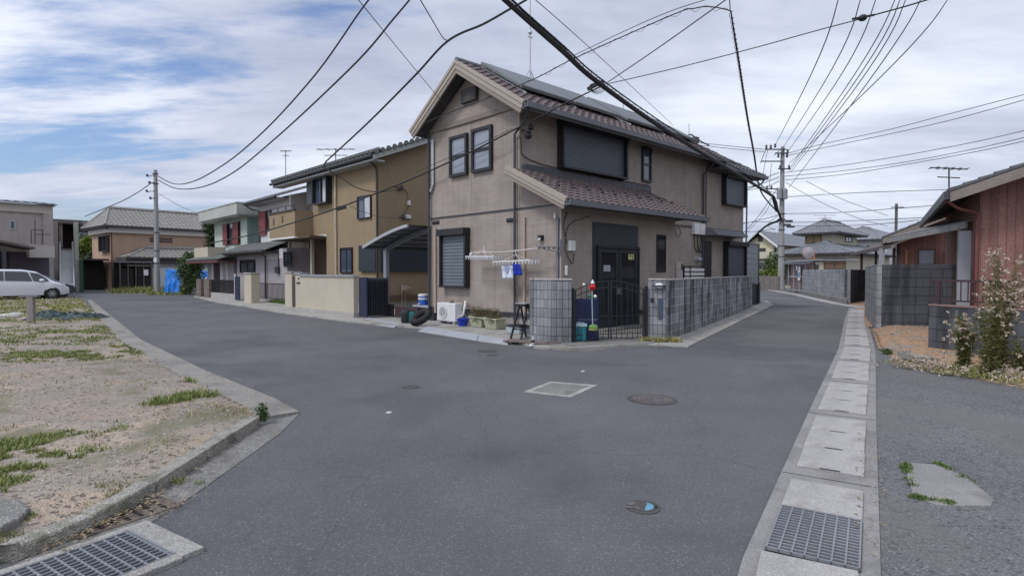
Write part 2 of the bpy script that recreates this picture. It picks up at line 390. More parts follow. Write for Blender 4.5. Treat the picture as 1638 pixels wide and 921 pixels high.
def blades(mb, cx, cy, rx, ry, n, h, z=0, w=.006, lean=.5, rot=0, inside=None):
    for _ in range(n):
        t = random.uniform(0, 2*pi); q = sqrt(random.random()); x = q*cos(t)*rx; y = q*sin(t)*ry
        X = cx+x*cos(rot)-y*sin(rot); Y = cy+x*sin(rot)+y*cos(rot); hh = h*random.uniform(.4, 1.2)*(1.15-.7*q)
        a = random.uniform(0, 2*pi); l = hh*lean*random.random(); dx, dy = cos(a), sin(a); ww = w*random.uniform(.7, 1.5)
        px, py = -dy*ww, dx*ww
        mb.add([(X-px, Y-py, z), (X+px, Y+py, z), (X+dx*l*.4+px*.7, Y+dy*l*.4+py*.7, z+hh*.6), (X+dx*l*.4-px*.7, Y+dy*l*.4-py*.7, z+hh*.6), (X+dx*l, Y+dy*l, z+hh)], [(0, 1, 2, 3), (3, 2, 4)])
def spline(pts, m=8):
    pts = [V(p) for p in pts]; out = []
    for i in range(len(pts)-1):
        p0 = pts[max(i-1, 0)]; p1 = pts[i]; p2 = pts[i+1]; p3 = pts[min(i+2, len(pts)-1)]
        for j in range(m):
            t = j/m; out.append(.5*((2*p1)+(p2-p0)*t+(2*p0-5*p1+4*p2-p3)*t*t+(-p0+3*p1-3*p2+p3)*t**3))
    out.append(pts[-1]); return out
# ================================================================ SETTING: ground, road, kerbs
def gp(*pp): return [G(x, y) for x, y in pp]
asphalt = MGround('asphalt', [(.076, .076, .080), (.094, .093, .097), (.110, .108, .110)], .22, .05, (.165, .163, .16), bump=.28, patch=.28, patchc=(.068, .069, .075), crack=.28, spk_scale=125)
asphalt2 = MGround('coarse_asphalt', [(.098, .098, .102), (.122, .121, .122), (.145, .142, .14)], .5, .12, (.22, .22, .225), bump=.5, patch=.5, patchc=(.135, .13, .122), spk_scale=120, spk2=(.10, (.075, .075, .08)))
dirt = MGround('dirt', [(.19, .155, .125), (.31, .245, .19), (.245, .215, .18), (.36, .285, .215), (.23, .19, .15)], .55, .05, (.36, .33, .29), bump=.8, patch=.9, patchc=(.14, .135, .08), spk_scale=70, spk2=(.08, (.13, .11, .09)))
soil = MGround('orange_soil', [(.22, .18, .14), (.29, .215, .15), (.38, .215, .11), (.25, .205, .16), (.31, .265, .21)], .8, .05, (.34, .30, .25), bump=1.0, spk_scale=45, spk2=(.1, (.14, .11, .08)))
farg = MGround('far_ground', [(.16, .15, .12), (.22, .20, .16)], .05, .05, (.2, .2, .18), spk_scale=4)
concrete = MGround('old_concrete', [(.23, .22, .205), (.31, .30, .275), (.27, .255, .23)], 1.1, .06, (.42, .40, .37), bump=.6, patch=1.6, patchc=(.19, .18, .15), spk_scale=90)
conc_dark = MGround('dark_concrete', [(.15, .145, .135), (.21, .205, .19)], 1.4, .05, (.34, .33, .3), bump=.6, patch=1.8, patchc=(.12, .115, .1), spk_scale=90)
conc_strip = MGround('gutter_concrete', [(.20, .195, .185), (.26, .25, .24)], 1.2, .06, (.29, .28, .27), bump=.4, patch=1.5, patchc=(.16, .155, .145), spk_scale=160)
slabm = MGround('slab_concrete', [(.27, .258, .25), (.345, .33, .318), (.30, .288, .278)], 1.3, .04, (.44, .42, .4), bump=.35, spk_scale=120, patch=2.2, patchc=(.25, .235, .215))
kerbm = MGround('kerb_concrete', [(.20, .19, .165), (.30, .285, .25), (.25, .24, .20)], 2.5, .08, (.42, .4, .36), bump=.9, patch=4, patchc=(.14, .14, .10), spk_scale=80)
black = M('pit_black', (.012, .012, .012), .9, 0, fine=0, bump=0)
steel = M('galvanised_grate', (.26, .265, .28), .5, .15, metal=.5, bump=.1)
rust = M('rusty_iron', (.13, .105, .085), .75, .3, 8, .25, metal=.2)
castiron = M('cast_iron', (.085, .078, .075), .65, .2, 6, .2, metal=.35, bump=.3)

struct(MB().box(-900, 900, -400, 1400, -.5, -.02).build('ground', farg, base=(0, 0, -.02)))
struct(MB().sheet([(-75, -14), (70, -14), (75, 60), (60, 95), (-75, 95)], 0).build('road', asphalt, base=(0, 0, 0)))

# the vacant lot
lot = gp((415, 668), (398, 652), (300, 605), (200, 550), (160, 510), (130, 478))
lotp = [(p.x, p.y) for p in lot]+[(-35.4, 39.0), (-60, 38), (-62, -10), (-8, -8), (-3.9, .6), (-3.05, 2.7), (-2.72, 3.5), (-2.66, 4.6)]
mb = MB(); mb.sheet(lotp, 0, .022)
from mathutils import noise as mn
def inside(x, y, poly):
    c = False; n = len(poly)
    for i in range(n):
        x1, y1 = poly[i]; x2, y2 = poly[i-1]
        if (y1 > y) != (y2 > y) and x < (x2-x1)*(y-y1)/(y2-y1)+x1: c = not c
    return c
def edged(x, y, poly):
    p = V((x, y)); d = 9
    for i in range(len(poly)):
        a = V(poly[i-1]); b = V(poly[i]); t = max(0, min(1, (p-a).dot(b-a)/max((b-a).length_squared, 1e-9))); d = min(d, (p-(a+(b-a)*t)).length)
    return d
def lot_h(x, y):
    h = .045+.045*mn.fractal(V((x*.5, y*.5, 0)), .8, 2, 4)+.012*mn.noise(V((x*3, y*3, 4)))
    return max(h, .0)
def field(mb, poly, x0, x1, y0, y1, st, hf, fade=.25, low=.005):
    nx = int((x1-x0)/st); ny = int((y1-y0)/st); idx = {}; vs = []; fs = []
    def vid(i, j):
        if (i, j) in idx: return idx[(i, j)]
        x = x0+i*st; y = y0+j*st; ins = inside(x, y, poly); d = edged(x, y, poly)
        z = low+(hf(x, y)*min(1, d/fade) if ins else -.03); idx[(i, j)] = len(vs); vs.append((x, y, z)); return idx[(i, j)]
    for i in range(nx):
        for j in range(ny):
            cx, cy = x0+(i+.5)*st, y0+(j+.5)*st
            if inside(cx, cy, poly) and edged(cx, cy, poly) > st*.3: fs.append((vid(i, j), vid(i+1, j), vid(i+1, j+1), vid(i, j+1)))
    mb.add(vs, fs)
field(mb, lotp, -14, -2.2, .8, 20, .13, lot_h, .35, .02)
lo = struct(mb.build('dirt_lot', dirt, base=(-5, 6, 0), recalc=False)); 

# concrete edge of the lot along the left street, gutter and kerb
outer = gp((478, 661), (440, 640), (330, 595), (226, 545), (178, 506), (146, 480))
inner = gp((415, 672), (398, 655), (300, 608), (200, 552), (160, 511), (140, 481))
struct(MB().sheet([(p.x, p.y) for p in outer+inner[::-1]], -.01, .030).build('lot_edge_paving', MGround('dusty_concrete', [(.17, .16, .145), (.235, .22, .195), (.20, .185, .165)], 1.0, .06, (.32, .30, .27), bump=.6, patch=1.2, patchc=(.15, .145, .13), spk_scale=90), bevel=.008))
gut = gp((418, 680), (478, 662), (450, 692), (310, 792), (235, 840), (160, 876), (60, 921), (0, 921), (30, 900), (155, 848), (250, 792))
struct(MB().sheet([(p.x, p.y) for p in gut], -.01, .006).build('gutter_channel', conc_dark))
kb = gp((418, 680), (334, 735), (252, 790), (200, 822), (155, 846), (90, 873), (30, 897), (-30, 900), (-120, 880))
kp = [V((p.x, p.y, 0)) for p in kb]
mbk = MB(); wd = .13
brks = [0, 2, 4, 6, 8]
for a, b in ((0, 1), (1, 2), (2, 4), (4, 6), (6, 8)):
    seg = kp[a:b+1]; n = len(seg); L_ = []; R_ = []
    for i, p in enumerate(seg):
        d = (seg[min(i+1, n-1)]-seg[max(i-1, 0)]).normalized(); q = V((d.y, -d.x, 0))
        if q.x > 0: q = -q
        j = .012*mn.noise(p*3); L_.append(p+q*j); R_.append(p+q*(wd+j))
    if n > 1:
        L_[0] = L_[0].lerp(L_[1], .01); L_[-1] = L_[-1].lerp(L_[-2], .015); R_[-1] = R_[-1].lerp(R_[-2], .015)
    h = .105+random.uniform(-.012, .008)
    mbk.sheet([(p.x, p.y) for p in L_+R_[::-1]], -.02, h)
struct(mbk.build('kerb', kerbm, bevel=.02))

# catch basin, lower left
p0 = G(235, 838); ex = (G(328, 882)-p0); ex.normalize(); ey = V((-ex.y, ex.x, 0)); ey = ey if ey.y < 0 else -ey
fb = Fr(math.atan2(ex.y, ex.x)); o0 = fb.loc(p0)
bt = T('drain_grate', 'large steel grid drain grate in a concrete frame at the lower left kerb', 'drain grate', fb, (o0.x+.33, o0.y-.5, 0), 'steel drain grates beside the road')
ox, oy = o0.x, o0.y
bt.part(MB().box(ox, ox+.66, oy-.13, oy, -.02, .03).box(ox, ox+.06, oy-1.3, oy-.13, -.02, .03).box(ox+.60, ox+.68, oy-1.3, oy-.13, -.02, .03).box(ox, ox+.68, oy-1.45, oy-1.3, -.02, .03), 'concrete_frame', concrete, bevel=.006)
bt.part(MB().box(ox+.06, ox+.60, oy-1.3, oy-.13, -.01, .004), 'pit_dark_sheet', black)  # flat black sheet, no hole: the darkness below the grate is painted
g = MB()
for i in range(13): x = ox+.07+i*.0435; g.box(x-.004, x+.004, oy-1.3, oy-.14, .006, .029)
for j in range(20): y = oy-.15-j*.06; g.box(ox+.062, ox+.598, y-.006, y+.006, .008, .027)
g.box(ox+.062, ox+.6, oy-.142, oy-.131, .006, .034)
bt.part(g, 'grate', steel)
# small slotted grate in the gutter
q0 = G(262, 806); st_ = T('slotted_grate', 'small rusty slotted drain grate half buried in dirt beside the kerb', 'drain grate', fb, fb.loc(q0))
qx, qy = fb.loc(q0).x, fb.loc(q0).y
s = MB().box(qx-.14, qx+.14, qy-.55, qy+.05, -.01, .014)
st_.part(s, 'plate', rust, bevel=.004); s = MB()
for r_ in range(3):
    for j in range(7): s.box(qx-.12+r_*.085, qx-.055+r_*.085, qy-.5+j*.075, qy-.475+j*.075, .0145, .017)
st_.part(s, 'slots', black)
# irregular flat stone lower left
sp = [G(x, y, .1) for x, y in ((-60, 800), (0, 797), (35, 800), (50, 812), (30, 830), (0, 845), (-60, 860))]
MB().sheet([(p.x, p.y) for p in sp], 0, .11).build('flat_stone', conc_dark, bevel=.02); tag(C.objects[-1], 'flat grey concrete slab lying in the grass beside the near kerb', 'stone slab')

# right side: paved gutter strip with concrete covers
cl = [V((-.75, -1.3, 0)), V((1.56, 2.97, 0)), V((3.76, 6.47, 0)), V((7.06, 11.67, 0)), V((11.2, 18.6, 0)), V((15.5, 25.6, 0)), V((17.0, 29.0, 0))]
def ribbon(mb, pts, w0, w1, z0, z1):
    Ls = []; Rs = []
    for i, p in enumerate(pts):
        d = (pts[min(i+1, len(pts)-1)]-pts[max(i-1, 0)]).normalized(); q = V((-d.y, d.x, 0)); Ls.append(p+q*w0); Rs.append(p+q*w1)
    for i in range(len(pts)-1): mb.sheet([(a.x, a.y) for a in (Ls[i], Ls[i+1], Rs[i+1], Rs[i])], z0, z1)
    return mb
struct(ribbon(MB(), cl, .325, -.325, -.01, .012).build('gutter_strip', conc_strip))
ln = [0]
for a, b in zip(cl, cl[1:]): ln.append(ln[-1]+(b-a).length)
def along(s):
    for i in range(len(cl)-1):
        if s <= ln[i+1] or i == len(cl)-2:
            d = (cl[i+1]-cl[i]).normalized(); return cl[i]+d*(s-ln[i]), d
def s_at(Y):
    for i in range(len(cl)-1):
        if Y <= cl[i+1].y or i == len(cl)-2: return ln[i]+(Y-cl[i].y)/(cl[i+1].y-cl[i].y)*(ln[i+1]-ln[i])
bays = [(2.28, 4.2), (4.5, 6.12), (6.42, 8.05), (8.35, 10.0), (10.25, 12.0), (12.3, 13.9), (14.2, 15.8), (16.1, 17.7), (18.0, 19.6), (19.9, 21.6), (21.9, 23.6)]
ords = ['nearest', 'second nearest', 'third nearest', 'fourth nearest', 'fifth nearest', 'sixth', 'seventh', 'eighth', 'ninth', 'tenth', 'farthest']
slab0 = None
def cover(sa, sb, lab, notch=True):
    m_, d = along((sa+sb)/2); ang = math.atan2(d.y, d.x); L_ = (sb-sa)/2-.006; wob = random.uniform(-.006, .006)
    mb = MB(); mb.box(-L_, L_, -.235, .235, 0, .022)
    o = mb.build('gutter_cover', slabm, fr=FW, base=(0, 0, 0), bevel=.006)
    o.location = (m_.x+wob, m_.y, .008+abs(wob)*.4); o.rotation_euler = (wob*.4, wob*.5, ang+wob*.5); tag(o, lab, 'drain cover', 'concrete covers along the right gutter')
    if notch:
        k = MB().box(-L_-.006, -L_+.007, -.07, .07, .0225, .0245).build('lifting_slot', black, fr=FW, base=(0, 0, 0)); k.parent = o
    return o
for bi, (ya, yb) in enumerate(bays):
    sa, sb = s_at(ya), s_at(yb)
    if bi == 0:
        cover(s_at(3.72), sb, 'pale concrete gutter cover just beyond the steel grate', False)
        cover(sa, s_at(3.08), 'pale concrete gutter cover at the bottom edge, nearest of all', False)
        a_, b_ = s_at(3.10), s_at(3.70); m_, d = along((a_+b_)/2); hl = (b_-a_)/2
        fg = Fr(math.atan2(d.y, d.x)); lc = fg.loc(m_)
        gt = T('drain_grate', 'square steel grid grate set between concrete covers in the right gutter', 'drain grate', fg, (lc.x, lc.y, 0), 'steel drain grates beside the road')
        gt.part(MB().box(lc.x-hl, lc.x+hl, lc.y-.235, lc.y+.235, 0, .016), 'pit_dark_sheet', black)  # black sheet under the bars, painted as the dark of a drain
        g = MB(); nn = 17
        for i in range(nn): x = lc.x-hl+.012+i*(2*hl-.024)/(nn-1); g.box(x-.006, x+.006, lc.y-.232, lc.y+.232, .017, .036)
        for j in range(8): y = lc.y-.228+j*.065; g.box(lc.x-hl+.006, lc.x+hl-.006, y-.005, y+.005, .0165, .038)
        gt.part(g, 'grate', steel)
    else:
        for k in range(3):
            lab = ('pale gutter cover, %s of three in the %s set up the right gutter' % (('nearest', 'middle', 'farthest')[k], ords[bi]))
            cover(sa+(sb-sa)*k/3, sa+(sb-sa)*(k+1)/3, lab)
# strip joints
jm = MB()
for ya in (4.34, 6.27, 8.2, 10.12, 12.15, 14.05, 15.95): 
    m_, d = along(s_at(ya)); q = V((-d.y, d.x, 0)); jm.bar(m_+q*.32+V((0, 0, .0125)), m_-q*.32+V((0, 0, .0125)), .008, .003)
struct(jm.build('strip_joints', black))
# right hand paved yard and soil
pe = gp((1404, 556), (1425, 572), (1460, 586), (1520, 600), (1575, 609), (1638, 622), (1750, 648))
strR = [(p.x+.28, p.y-.17) for p in cl[:4]]
struct(MB().sheet(strR+[(p.x, p.y) for p in pe]+[(16, 5), (16, -8), (0, -8)], -.01, .006).build('paved_yard', asphalt2))
soilp = [(p.x-.0, p.y-.02) for p in pe]+[(10.5, 7.5), (9.8, 9.0), (8.9, 11.3), (12.5, 14.5), (9.95, 15.9), (9.5, 15.0)]
mb = MB()
def soil_h(x, y): return .05+.05*max(0, y-9.5)*.5+.03*mn.noise(V((x*1.5, y*1.5, 2)))
mb.sheet(soilp, -.01, .012); field(mb, soilp, 6, 13, 7, 16.2, .12, soil_h, .5, .012)
struct(mb.build('soil_bank', soil, base=(9, 11, 0), recalc=False))
struct(MB().sheet([(16.0, 26.4), (18.6, 33.5), (20.5, 33.0), (18, 26), (15, 20), (11, 16.5), (10.1, 16.6)], -.01, .02).build('verge_soil', soil))
# far kerb of the right street as it bends
struct(ribbon(MB(), [G(1390, 494), G(1352, 488), G(1310, 479), G(1280, 472), G(1238, 464.5)], .0, .5, -.01, .06).build('far_gutter_strip', slabm, bevel=.01))
# concrete patch in the yard
pp = gp((1455, 742), (1500, 745), (1545, 765), (1590, 800), (1585, 811), (1500, 810), (1462, 795), (1450, 765))
struct(MB().sheet([(p.x, p.y) for p in pp], 0, .014).build('concrete_patch', conc_strip, bevel=.005))

# left kerb strip in front of the block wall (footing slabs)
ws = G(1030, 556); we = G(1237, 489)
a0 = G(1068, 551); a1 = G(1205, 494)
struct(MB().sheet([(p.x, p.y) for p in gp((1036, 552), (1100, 556), (1237, 488), (1226, 481), (1203, 492), (1066, 547))], -.01, .03).build('wall_foot_strip', concrete, bevel=.008))
jm = MB()
for k in range(1, 16):
    t = k/16; a = G(1100, 556).lerp(G(1237, 488), t); b = G(1066, 547).lerp(G(1226, 481), t); jm.bar(a+V((0, 0, .031)), b+V((0, 0, .031)), .012, .003)
struct(jm.build('strip_gaps', conc_dark))
# house plots (raised concrete aprons)
plot = gp((815, 547), (860, 558), (916, 560), (1036, 552), (1060, 547))
struct(MB().sheet([(p.x, p.y) for p in plot]+[(10.5, 25), (5, 32), (-20, 45), (-24, 45)]+[(p.x, p.y) for p in gp((310, 475), (345, 484), (385, 490), (455, 502), (560, 516), (672, 526))], -.01, .055).build('house_plots', concrete, bevel=.01))
# sloping metal / concrete ramps at the kerb
rampm = M('ramp_grey', (.30, .31, .33), .6, .12, 2, .1)
def ramp_(pix, lab):
    a, b, c, d = [G(*p) for p in pix]
    mb = MB(); mb.add([a+V((0, 0, .004)), b+V((0, 0, .004)), c+V((0, 0, .075)), d+V((0, 0, .075)), a, b, c, d], [(0, 1, 2, 3), (0, 4, 5, 1), (1, 5, 6, 2), (2, 6, 7, 3), (3, 7, 4, 0), (4, 7, 6, 5)])
    tag(mb.build('kerb_ramp', rampm), lab, 'kerb ramp', 'grey kerb ramps')
ramp_(((668, 530), (762, 545), (766, 540), (684, 526)), 'long grey kerb ramp below the air conditioner')
ramp_(((763, 545.5), (812, 552), (812, 548), (767, 540)), 'short grey kerb ramp running up to the left block pillar')
ramp_(((566, 515), (630, 524), (640, 521), (590, 511)), 'pale kerb ramp in front of the carport')
# yard paving inside the gate, darker
struct(MB().sheet([(p.x, p.y) for p in gp((860, 556), (916, 558.5), (1035, 552))]+[(4.5, 15), (.2, 15)], .05, .062).build('entrance_paving', conc_dark))

# painted square and manholes
pw = M('worn_road_paint', (.27, .265, .24), .85, .3, 5, .3, 60)
c_ = gp((836, 627), (880, 610), (957, 616), (912, 636)); ce = sum((p for p in c_), V())/4
mb = MB(); inn = [ce+(p-ce)*.74 for p in c_]
for i in range(4): j = (i+1) % 4; mb.sheet([(p.x, p.y) for p in (c_[i], c_[j], inn[j], inn[i])], .004)
struct(mb.build('road_marking', pw))
struct(MB().sheet([(p.x, p.y) for p in [ce+(q-ce)*.72 for q in c_]], .003).build('asphalt_patch', conc_dark))
def manhole(px, py, r, name, lab, pat, grp=None, mat=castiron):
    p = G(px, py); t = T(name, lab, 'manhole', FW, (p.x, p.y, 0), grp)
    t.part(MB().lathe((p.x, p.y, 0), [(r, -.01), (r, .006), (r-.025, .008), (r-.026, .003)], 40), 'ring', mat)
    t.part(MB().lathe((p.x, p.y, 0), [(r-.03, -.01), (r-.03, .009)], 40), 'lid', mat)
    pat(t, p, r)
def pat_big(t, p, r):
    mb = MB()
    for k in range(1, 5):
        n = k*7
        for i in range(n):
            a = 2*pi*i/n; d = (r-.06)*k/4.6; w = .022; mb.box(p.x+d*cos(a)-w, p.x+d*cos(a)+w, p.y+d*sin(a)-w*.5, p.y+d*sin(a)+w*.5, .009, .0125)
    t.part(mb, 'studs', M('worn_iron', (.16, .145, .14), .6, .3, 8, .2, metal=.3))
def pat_small(t, p, r):
    bl = M('blue_enamel', (.10, .25, .33), .6, .15, 10)
    R_ = r-.045; vs = []
    for i in range(13):
        a = R(-95)+R(150)*i/12; vs.append((p.x+R_*cos(a), p.y+R_*sin(a)))
    t.part(MB().sheet(vs, .0095, .0115), 'blue_mark', bl)
    mb = MB()
    for (x, y) in ((-.08, .03), (-.05, -.03), (-.1, -.02), (-.06, .05)): mb.box(p.x+x-.018, p.x+x+.018, p.y+y-.012, p.y+y+.012, .009, .0125)
    t.part(mb, 'studs', M('worn_iron', (.16, .145, .14), .6, .3, 8, .2, metal=.3))
    t.part(MB().lathe((p.x+.08, p.y-.02, 0), [(.012, .0115), (.012, .013)], 10), 'keyhole', black)
def pat_none(t, p, r): t.part(MB().box(p.x-.02, p.x+.02, p.y-.008, p.y+.008, .009, .012), 'keyhole', black)
manhole(1043, 639, .31, 'manhole_cover', 'large round cast iron manhole cover in the middle of the road', pat_big, 'manhole covers in the road')
manhole(1029, 811, .115, 'manhole_cover', 'small round valve cover with a pale blue segment, nearest in the road', pat_small, 'manhole covers in the road')
manhole(779, 561.5, .20, 'manhole_cover', 'dark round cover in front of the step stool, the larger of two close together', pat_none, 'manhole covers in the road')
manhole(787, 568, .12, 'manhole_cover', 'small dark round cover just in front of a larger one by the corner house', pat_none, 'manhole covers in the road')
manhole(657, 619, .13, 'manhole_cover', 'small worn round cover alone at the left middle of the junction', pat_none, 'manhole covers in the road')
mb = MB(); p = G(925, 558); mb.lathe((p.x, p.y, .0), [(.55, .0), (.5, .008)], 24, sy=.45)
struct(mb.build('mud_stain', M('mud', (.15, .125, .105), .9, .3, 6)))
# ================================================================ MAIN HOUSE
A0, B0, AE, BE = 10.73, 11.03, 20.5, 15.1
beige = MBrick('beige_siding', (.315, .27, .234), (.235, .195, .168), .32, .062, .004, .37, .05, .8, streak=.13, bump=.5, fine=.09, fs=55)
beige_t = M('beige_trim', (.33, .285, .235), .6, .06, 2, .05)
dkgrey = M('dark_grey_metal', (.045, .047, .055), .45, .1, 2, .08, bump=.05)
blackm = M('black_frame', (.018, .018, .021), .4, .1, 3, .05, bump=.03)
shut = M('shutter_grey', (.085, .095, .115), .5, .08, 2, .06, bump=.05)
shut2 = M('shutter_light', (.13, .15, .17), .5, .08, 2, .06, bump=.05)
gutm = M('gutter_grey', (.155, .16, .175), .5, .1, 2, .06, bump=.05)
soffit = M('soffit_dark', (.06, .055, .055), .8, .1)
tile_m = M('brown_tiles', (.115, .088, .085), .65, .2, 5, .15, 25, bump=.3, spec=.4)
tile_g = M('green_grey_tiles', (.12, .125, .12), .65, .2, 5, .15, 25, bump=.3, spec=.4)
found = M('foundation_concrete', (.33, .31, .295), .85, .15, 1.5, .15, 30, bump=.3, streak=.2)
def glass(name, col, rough=.06):
    if name in MATS: return MATS[name]
    m, t, b = newmat(name); b.inputs['Base Color'].default_value = c4(col); b.inputs['Roughness'].default_value = rough; b.inputs['Specular IOR Level'].default_value = .8
    MATS[name] = m; return m
gl_dark = glass('dark_glass', (.02, .022, .028)); gl_blind = glass('blind_glass', (.22, .24, .28), .12); gl_blue = glass('blue_glass', (.055, .07, .10)); gl_mid = glass('grey_glass', (.10, .11, .13))
whitem = M('white_plastic', (.62, .61, .60), .5, .06, 3, .04, bump=.03)
greym = M('grey_plastic', (.30, .31, .33), .5, .06, 3, .04, bump=.03)
creamp = M('cream_pipe', (.36, .28, .22), .6, .08, 3, .05)
alu = M('aluminium', (.42, .43, .44), .4, .1, 3, .05, metal=.4, bump=.03)

H = T('corner_house', 'two storey beige sided house with gable, brown tiles and black shutters on the street corner', 'house', FU, (A0, B0, 0))
# walls: main block (gabled), the rear block, the one storey projection
HR = 6.13
m = MB()
m.prism([(B0, .45), (BE, .45), (BE, 6.1), (13.13, 7.38), (B0, 6.1)], A0, AE, 'x')
H.part(m, 'wall', beige)
m = MB(); m.prism([(B0, .45), (BE+.6, .45), (BE+.6, 5.9), (B0, 5.9)], AE, 24.1, 'x'); H.part(m, 'rear_wall', beige)
m = MB(); m.prism([(B0-1.5, .45), (B0-.002, .45), (B0-.002, 4.15), (B0-1.5, 3.35)], A0+.001, 16.07, 'x'); H.part(m, 'porch_wall', beige)
m = MB(); m.box(A0+.04, AE+3.5, B0+.04, BE-.04, 0, .449); m.box(A0+.04, 16.03, B0-1.46, B0+.04, 0, .449); H.part(m, 'foundation', found)
# trim bands
X = mpx(A0)
for (p_, q_, d_, z_, y_, mt) in ((B0, BE, .03, .42, .50, dkgrey), (B0-1.5, BE, .022, 3.27, 3.315, dkgrey), (B0-1.5, BE, .026, 3.318, 3.34, beige_t), (B0, BE, .05, 5.98, 6.12, M('band_brown', (.20, .165, .14), .7)), (B0-1.5, B0, .03, .42, .50, dkgrey)):
    H.part(MB(X).box(p_, q_, 0, d_, z_, y_), 'trim_band', mt)
H.part(MB(mpy(B0)).box(16.08, AE+3.6, 0, .022, 3.26, 3.33), 'trim_band', dkgrey); H.part(MB(mpy(B0)).box(16.08, AE+3.6, 0, .03, .42, .5), 'trim_band', dkgrey)
m = MB(mpy(B0-1.5)); m.box(A0, 16.07, 0, .03, .42, .5); H.part(m, 'trim_band', dkgrey)
m = MB(X); m.box(B0-.001, B0+.05, 0, .012, 3.36, 6.0); m.box(B0-1.5, B0-1.45, 0, .012, .5, 3.3); m.box(BE-.05, BE, 0, .012, .5, 6.0); H.part(m, 'corner_bead', beige_t)
for b_ in (13.05,): H.part(MB(X).box(b_-.008, b_+.008, 0, .004, 3.36, 5.98), 'siding_joint', M('sealant', (.20, .17, .15), .8))
for x_ in (13.76, 16.79, 19.3): H.part(MB(mpy(B0)).box(x_-.008, x_+.008, 0, .004, 3.36 if x_ > 16.5 else 4.5, 6.0), 'siding_joint', M('sealant', (.20, .17, .15), .8))
# roof
RB, RZ = 13.13, 7.60          # ridge
e1b, e1z = 10.36, 5.86; e2b, e2z = 15.48, 6.02
def slope_vec(b0, z0): 
    d = V((0, RB-b0, RZ-z0)); return d.normalized(), d.length
for (eb, ez, nm) in ((e1b, e1z, 'roof'), (e2b, e2z, 'roof')):
    U_, l_ = slope_vec(eb, ez)
    rf = roof(H, nm, (A0-.5, eb, ez), (1, 0, 0), U_, 21.1-A0+.5, l_, tile_m if eb < 12 else tile_g, tw=.30, tl=.28)
    # soffit boards under the overhangs
    if eb < 12: R1 = rf
m = MB(); m.tube([(A0-.5, RB, RZ+.07), (21.1, RB, RZ+.07)], .09, 8); H.part(m, 'ridge_cap', tile_g, parent=R1)
# rake boards (double stepped) on the street gable and the far one
for x, sgn in ((A0-.5, -1), (21.1, 1)):
    m = MB(); m2 = MB()
    for (b_, z_) in ((e1b, e1z), (e2b, e2z)):
        n = V((0, RZ-z_, -(RB-b_))).normalized(); n = n if n.z > 0 else -n
        for (k, mm, d0, d1, t) in ((0, m, -.03, .06, .05), (1, m, -.15, -.04, .03), (2, m2, -.26, -.155, .012)):
            p0 = V((0, b_, z_)); p1 = V((0, RB, RZ))
            q = [p0+n*d0, p1+V((0, 0, d0/n.z)), p1+V((0, 0, d1/n.z)), p0+n*d1]
            mm.prism([(v.y, v.z) for v in q], x-t if sgn < 0 else x-.04, x+.04 if sgn < 0 else x+t, 'x')
    H.part(m, 'bargeboard', beige_t); H.part(m2, 'bargeboard', M('beige_trim_dark', (.24, .205, .17), .6, .06, 2, .05))
# soffit slabs
m = MB()
for (b_, z_, bw, zw) in ((e1b, e1z, B0, 6.1), (e2b, e2z, BE, 6.1)):
    m.prism([(b_, z_-.03), (bw, zw-.02 if b_ < 12 else zw-.02), (bw, zw-.10), (b_, z_-.10)] if b_ < 12 else [(b_, z_-.03), (b_, z_-.10), (bw, zw-.10), (bw, zw-.02)], A0-.44, 21.06, 'x')
n1 = [(e1b, e1z-.04), (RB, RZ-.06), (e2b, e2z-.04), (e2b-.1, e2z-.12), (RB, RZ-.16), (e1b+.1, e1z-.12)]
m.prism(n1, A0-.45, A0-.001, 'x'); H.part(m, 'soffit', soffit)
# eave gutters
def gutter(t, a0, a1, b, z, mat, parent=None, h=.13):
    g = MB(); g.prism([(b-.10, z-h), (b+.02, z-h), (b+.03, z), (b+.01, z), (b, z-h+.02), (b-.085, z-h+.02), (b-.105, z), (b-.125, z)], a0, a1, 'x'); return t.part(g, 'gutter', mat, parent=parent)
gutter(H, A0-.5, 21.1, e1b-.02, e1z+.03, gutm); m = MB(); m.box(A0-.5, 21.1, e1b+.02, e1b+.05, e1z-.14, e1z+.0); H.part(m, 'fascia', gutm)
# rear block hip roof, lower
U_ = V((0, 2.3, 1.15)); l_ = U_.length
rf2 = roof(H, 'rear_roof', (AE+.45, 10.4, 5.66), (1, 0, 0), U_.normalized(), 24.75-AE-.45, 2.57*1.35, tile_g, ri=1.6)
roof(H, 'rear_roof', (24.75, 10.4, 5.66), (0, 1, 0), V((-2.3, 0, 1.5)).normalized(), 5.6, 3.2, tile_g, li=2.6, ri=2.6)
m = MB(); m.box(AE+.3, 24.7, 10.44, BE+1, 5.52, 5.62); H.part(m, 'soffit', soffit)
gutter(H, AE+.45, 24.8, 10.38, 5.66, gutm)
m = MB(); m.tube([(24.8, 10.4, 5.6), (24.6, 10.5, 5.35), (24.25, 10.95, 5.15), (24.25, 10.97, .3)], .035, 8); H.part(m, 'downpipe', gutm)
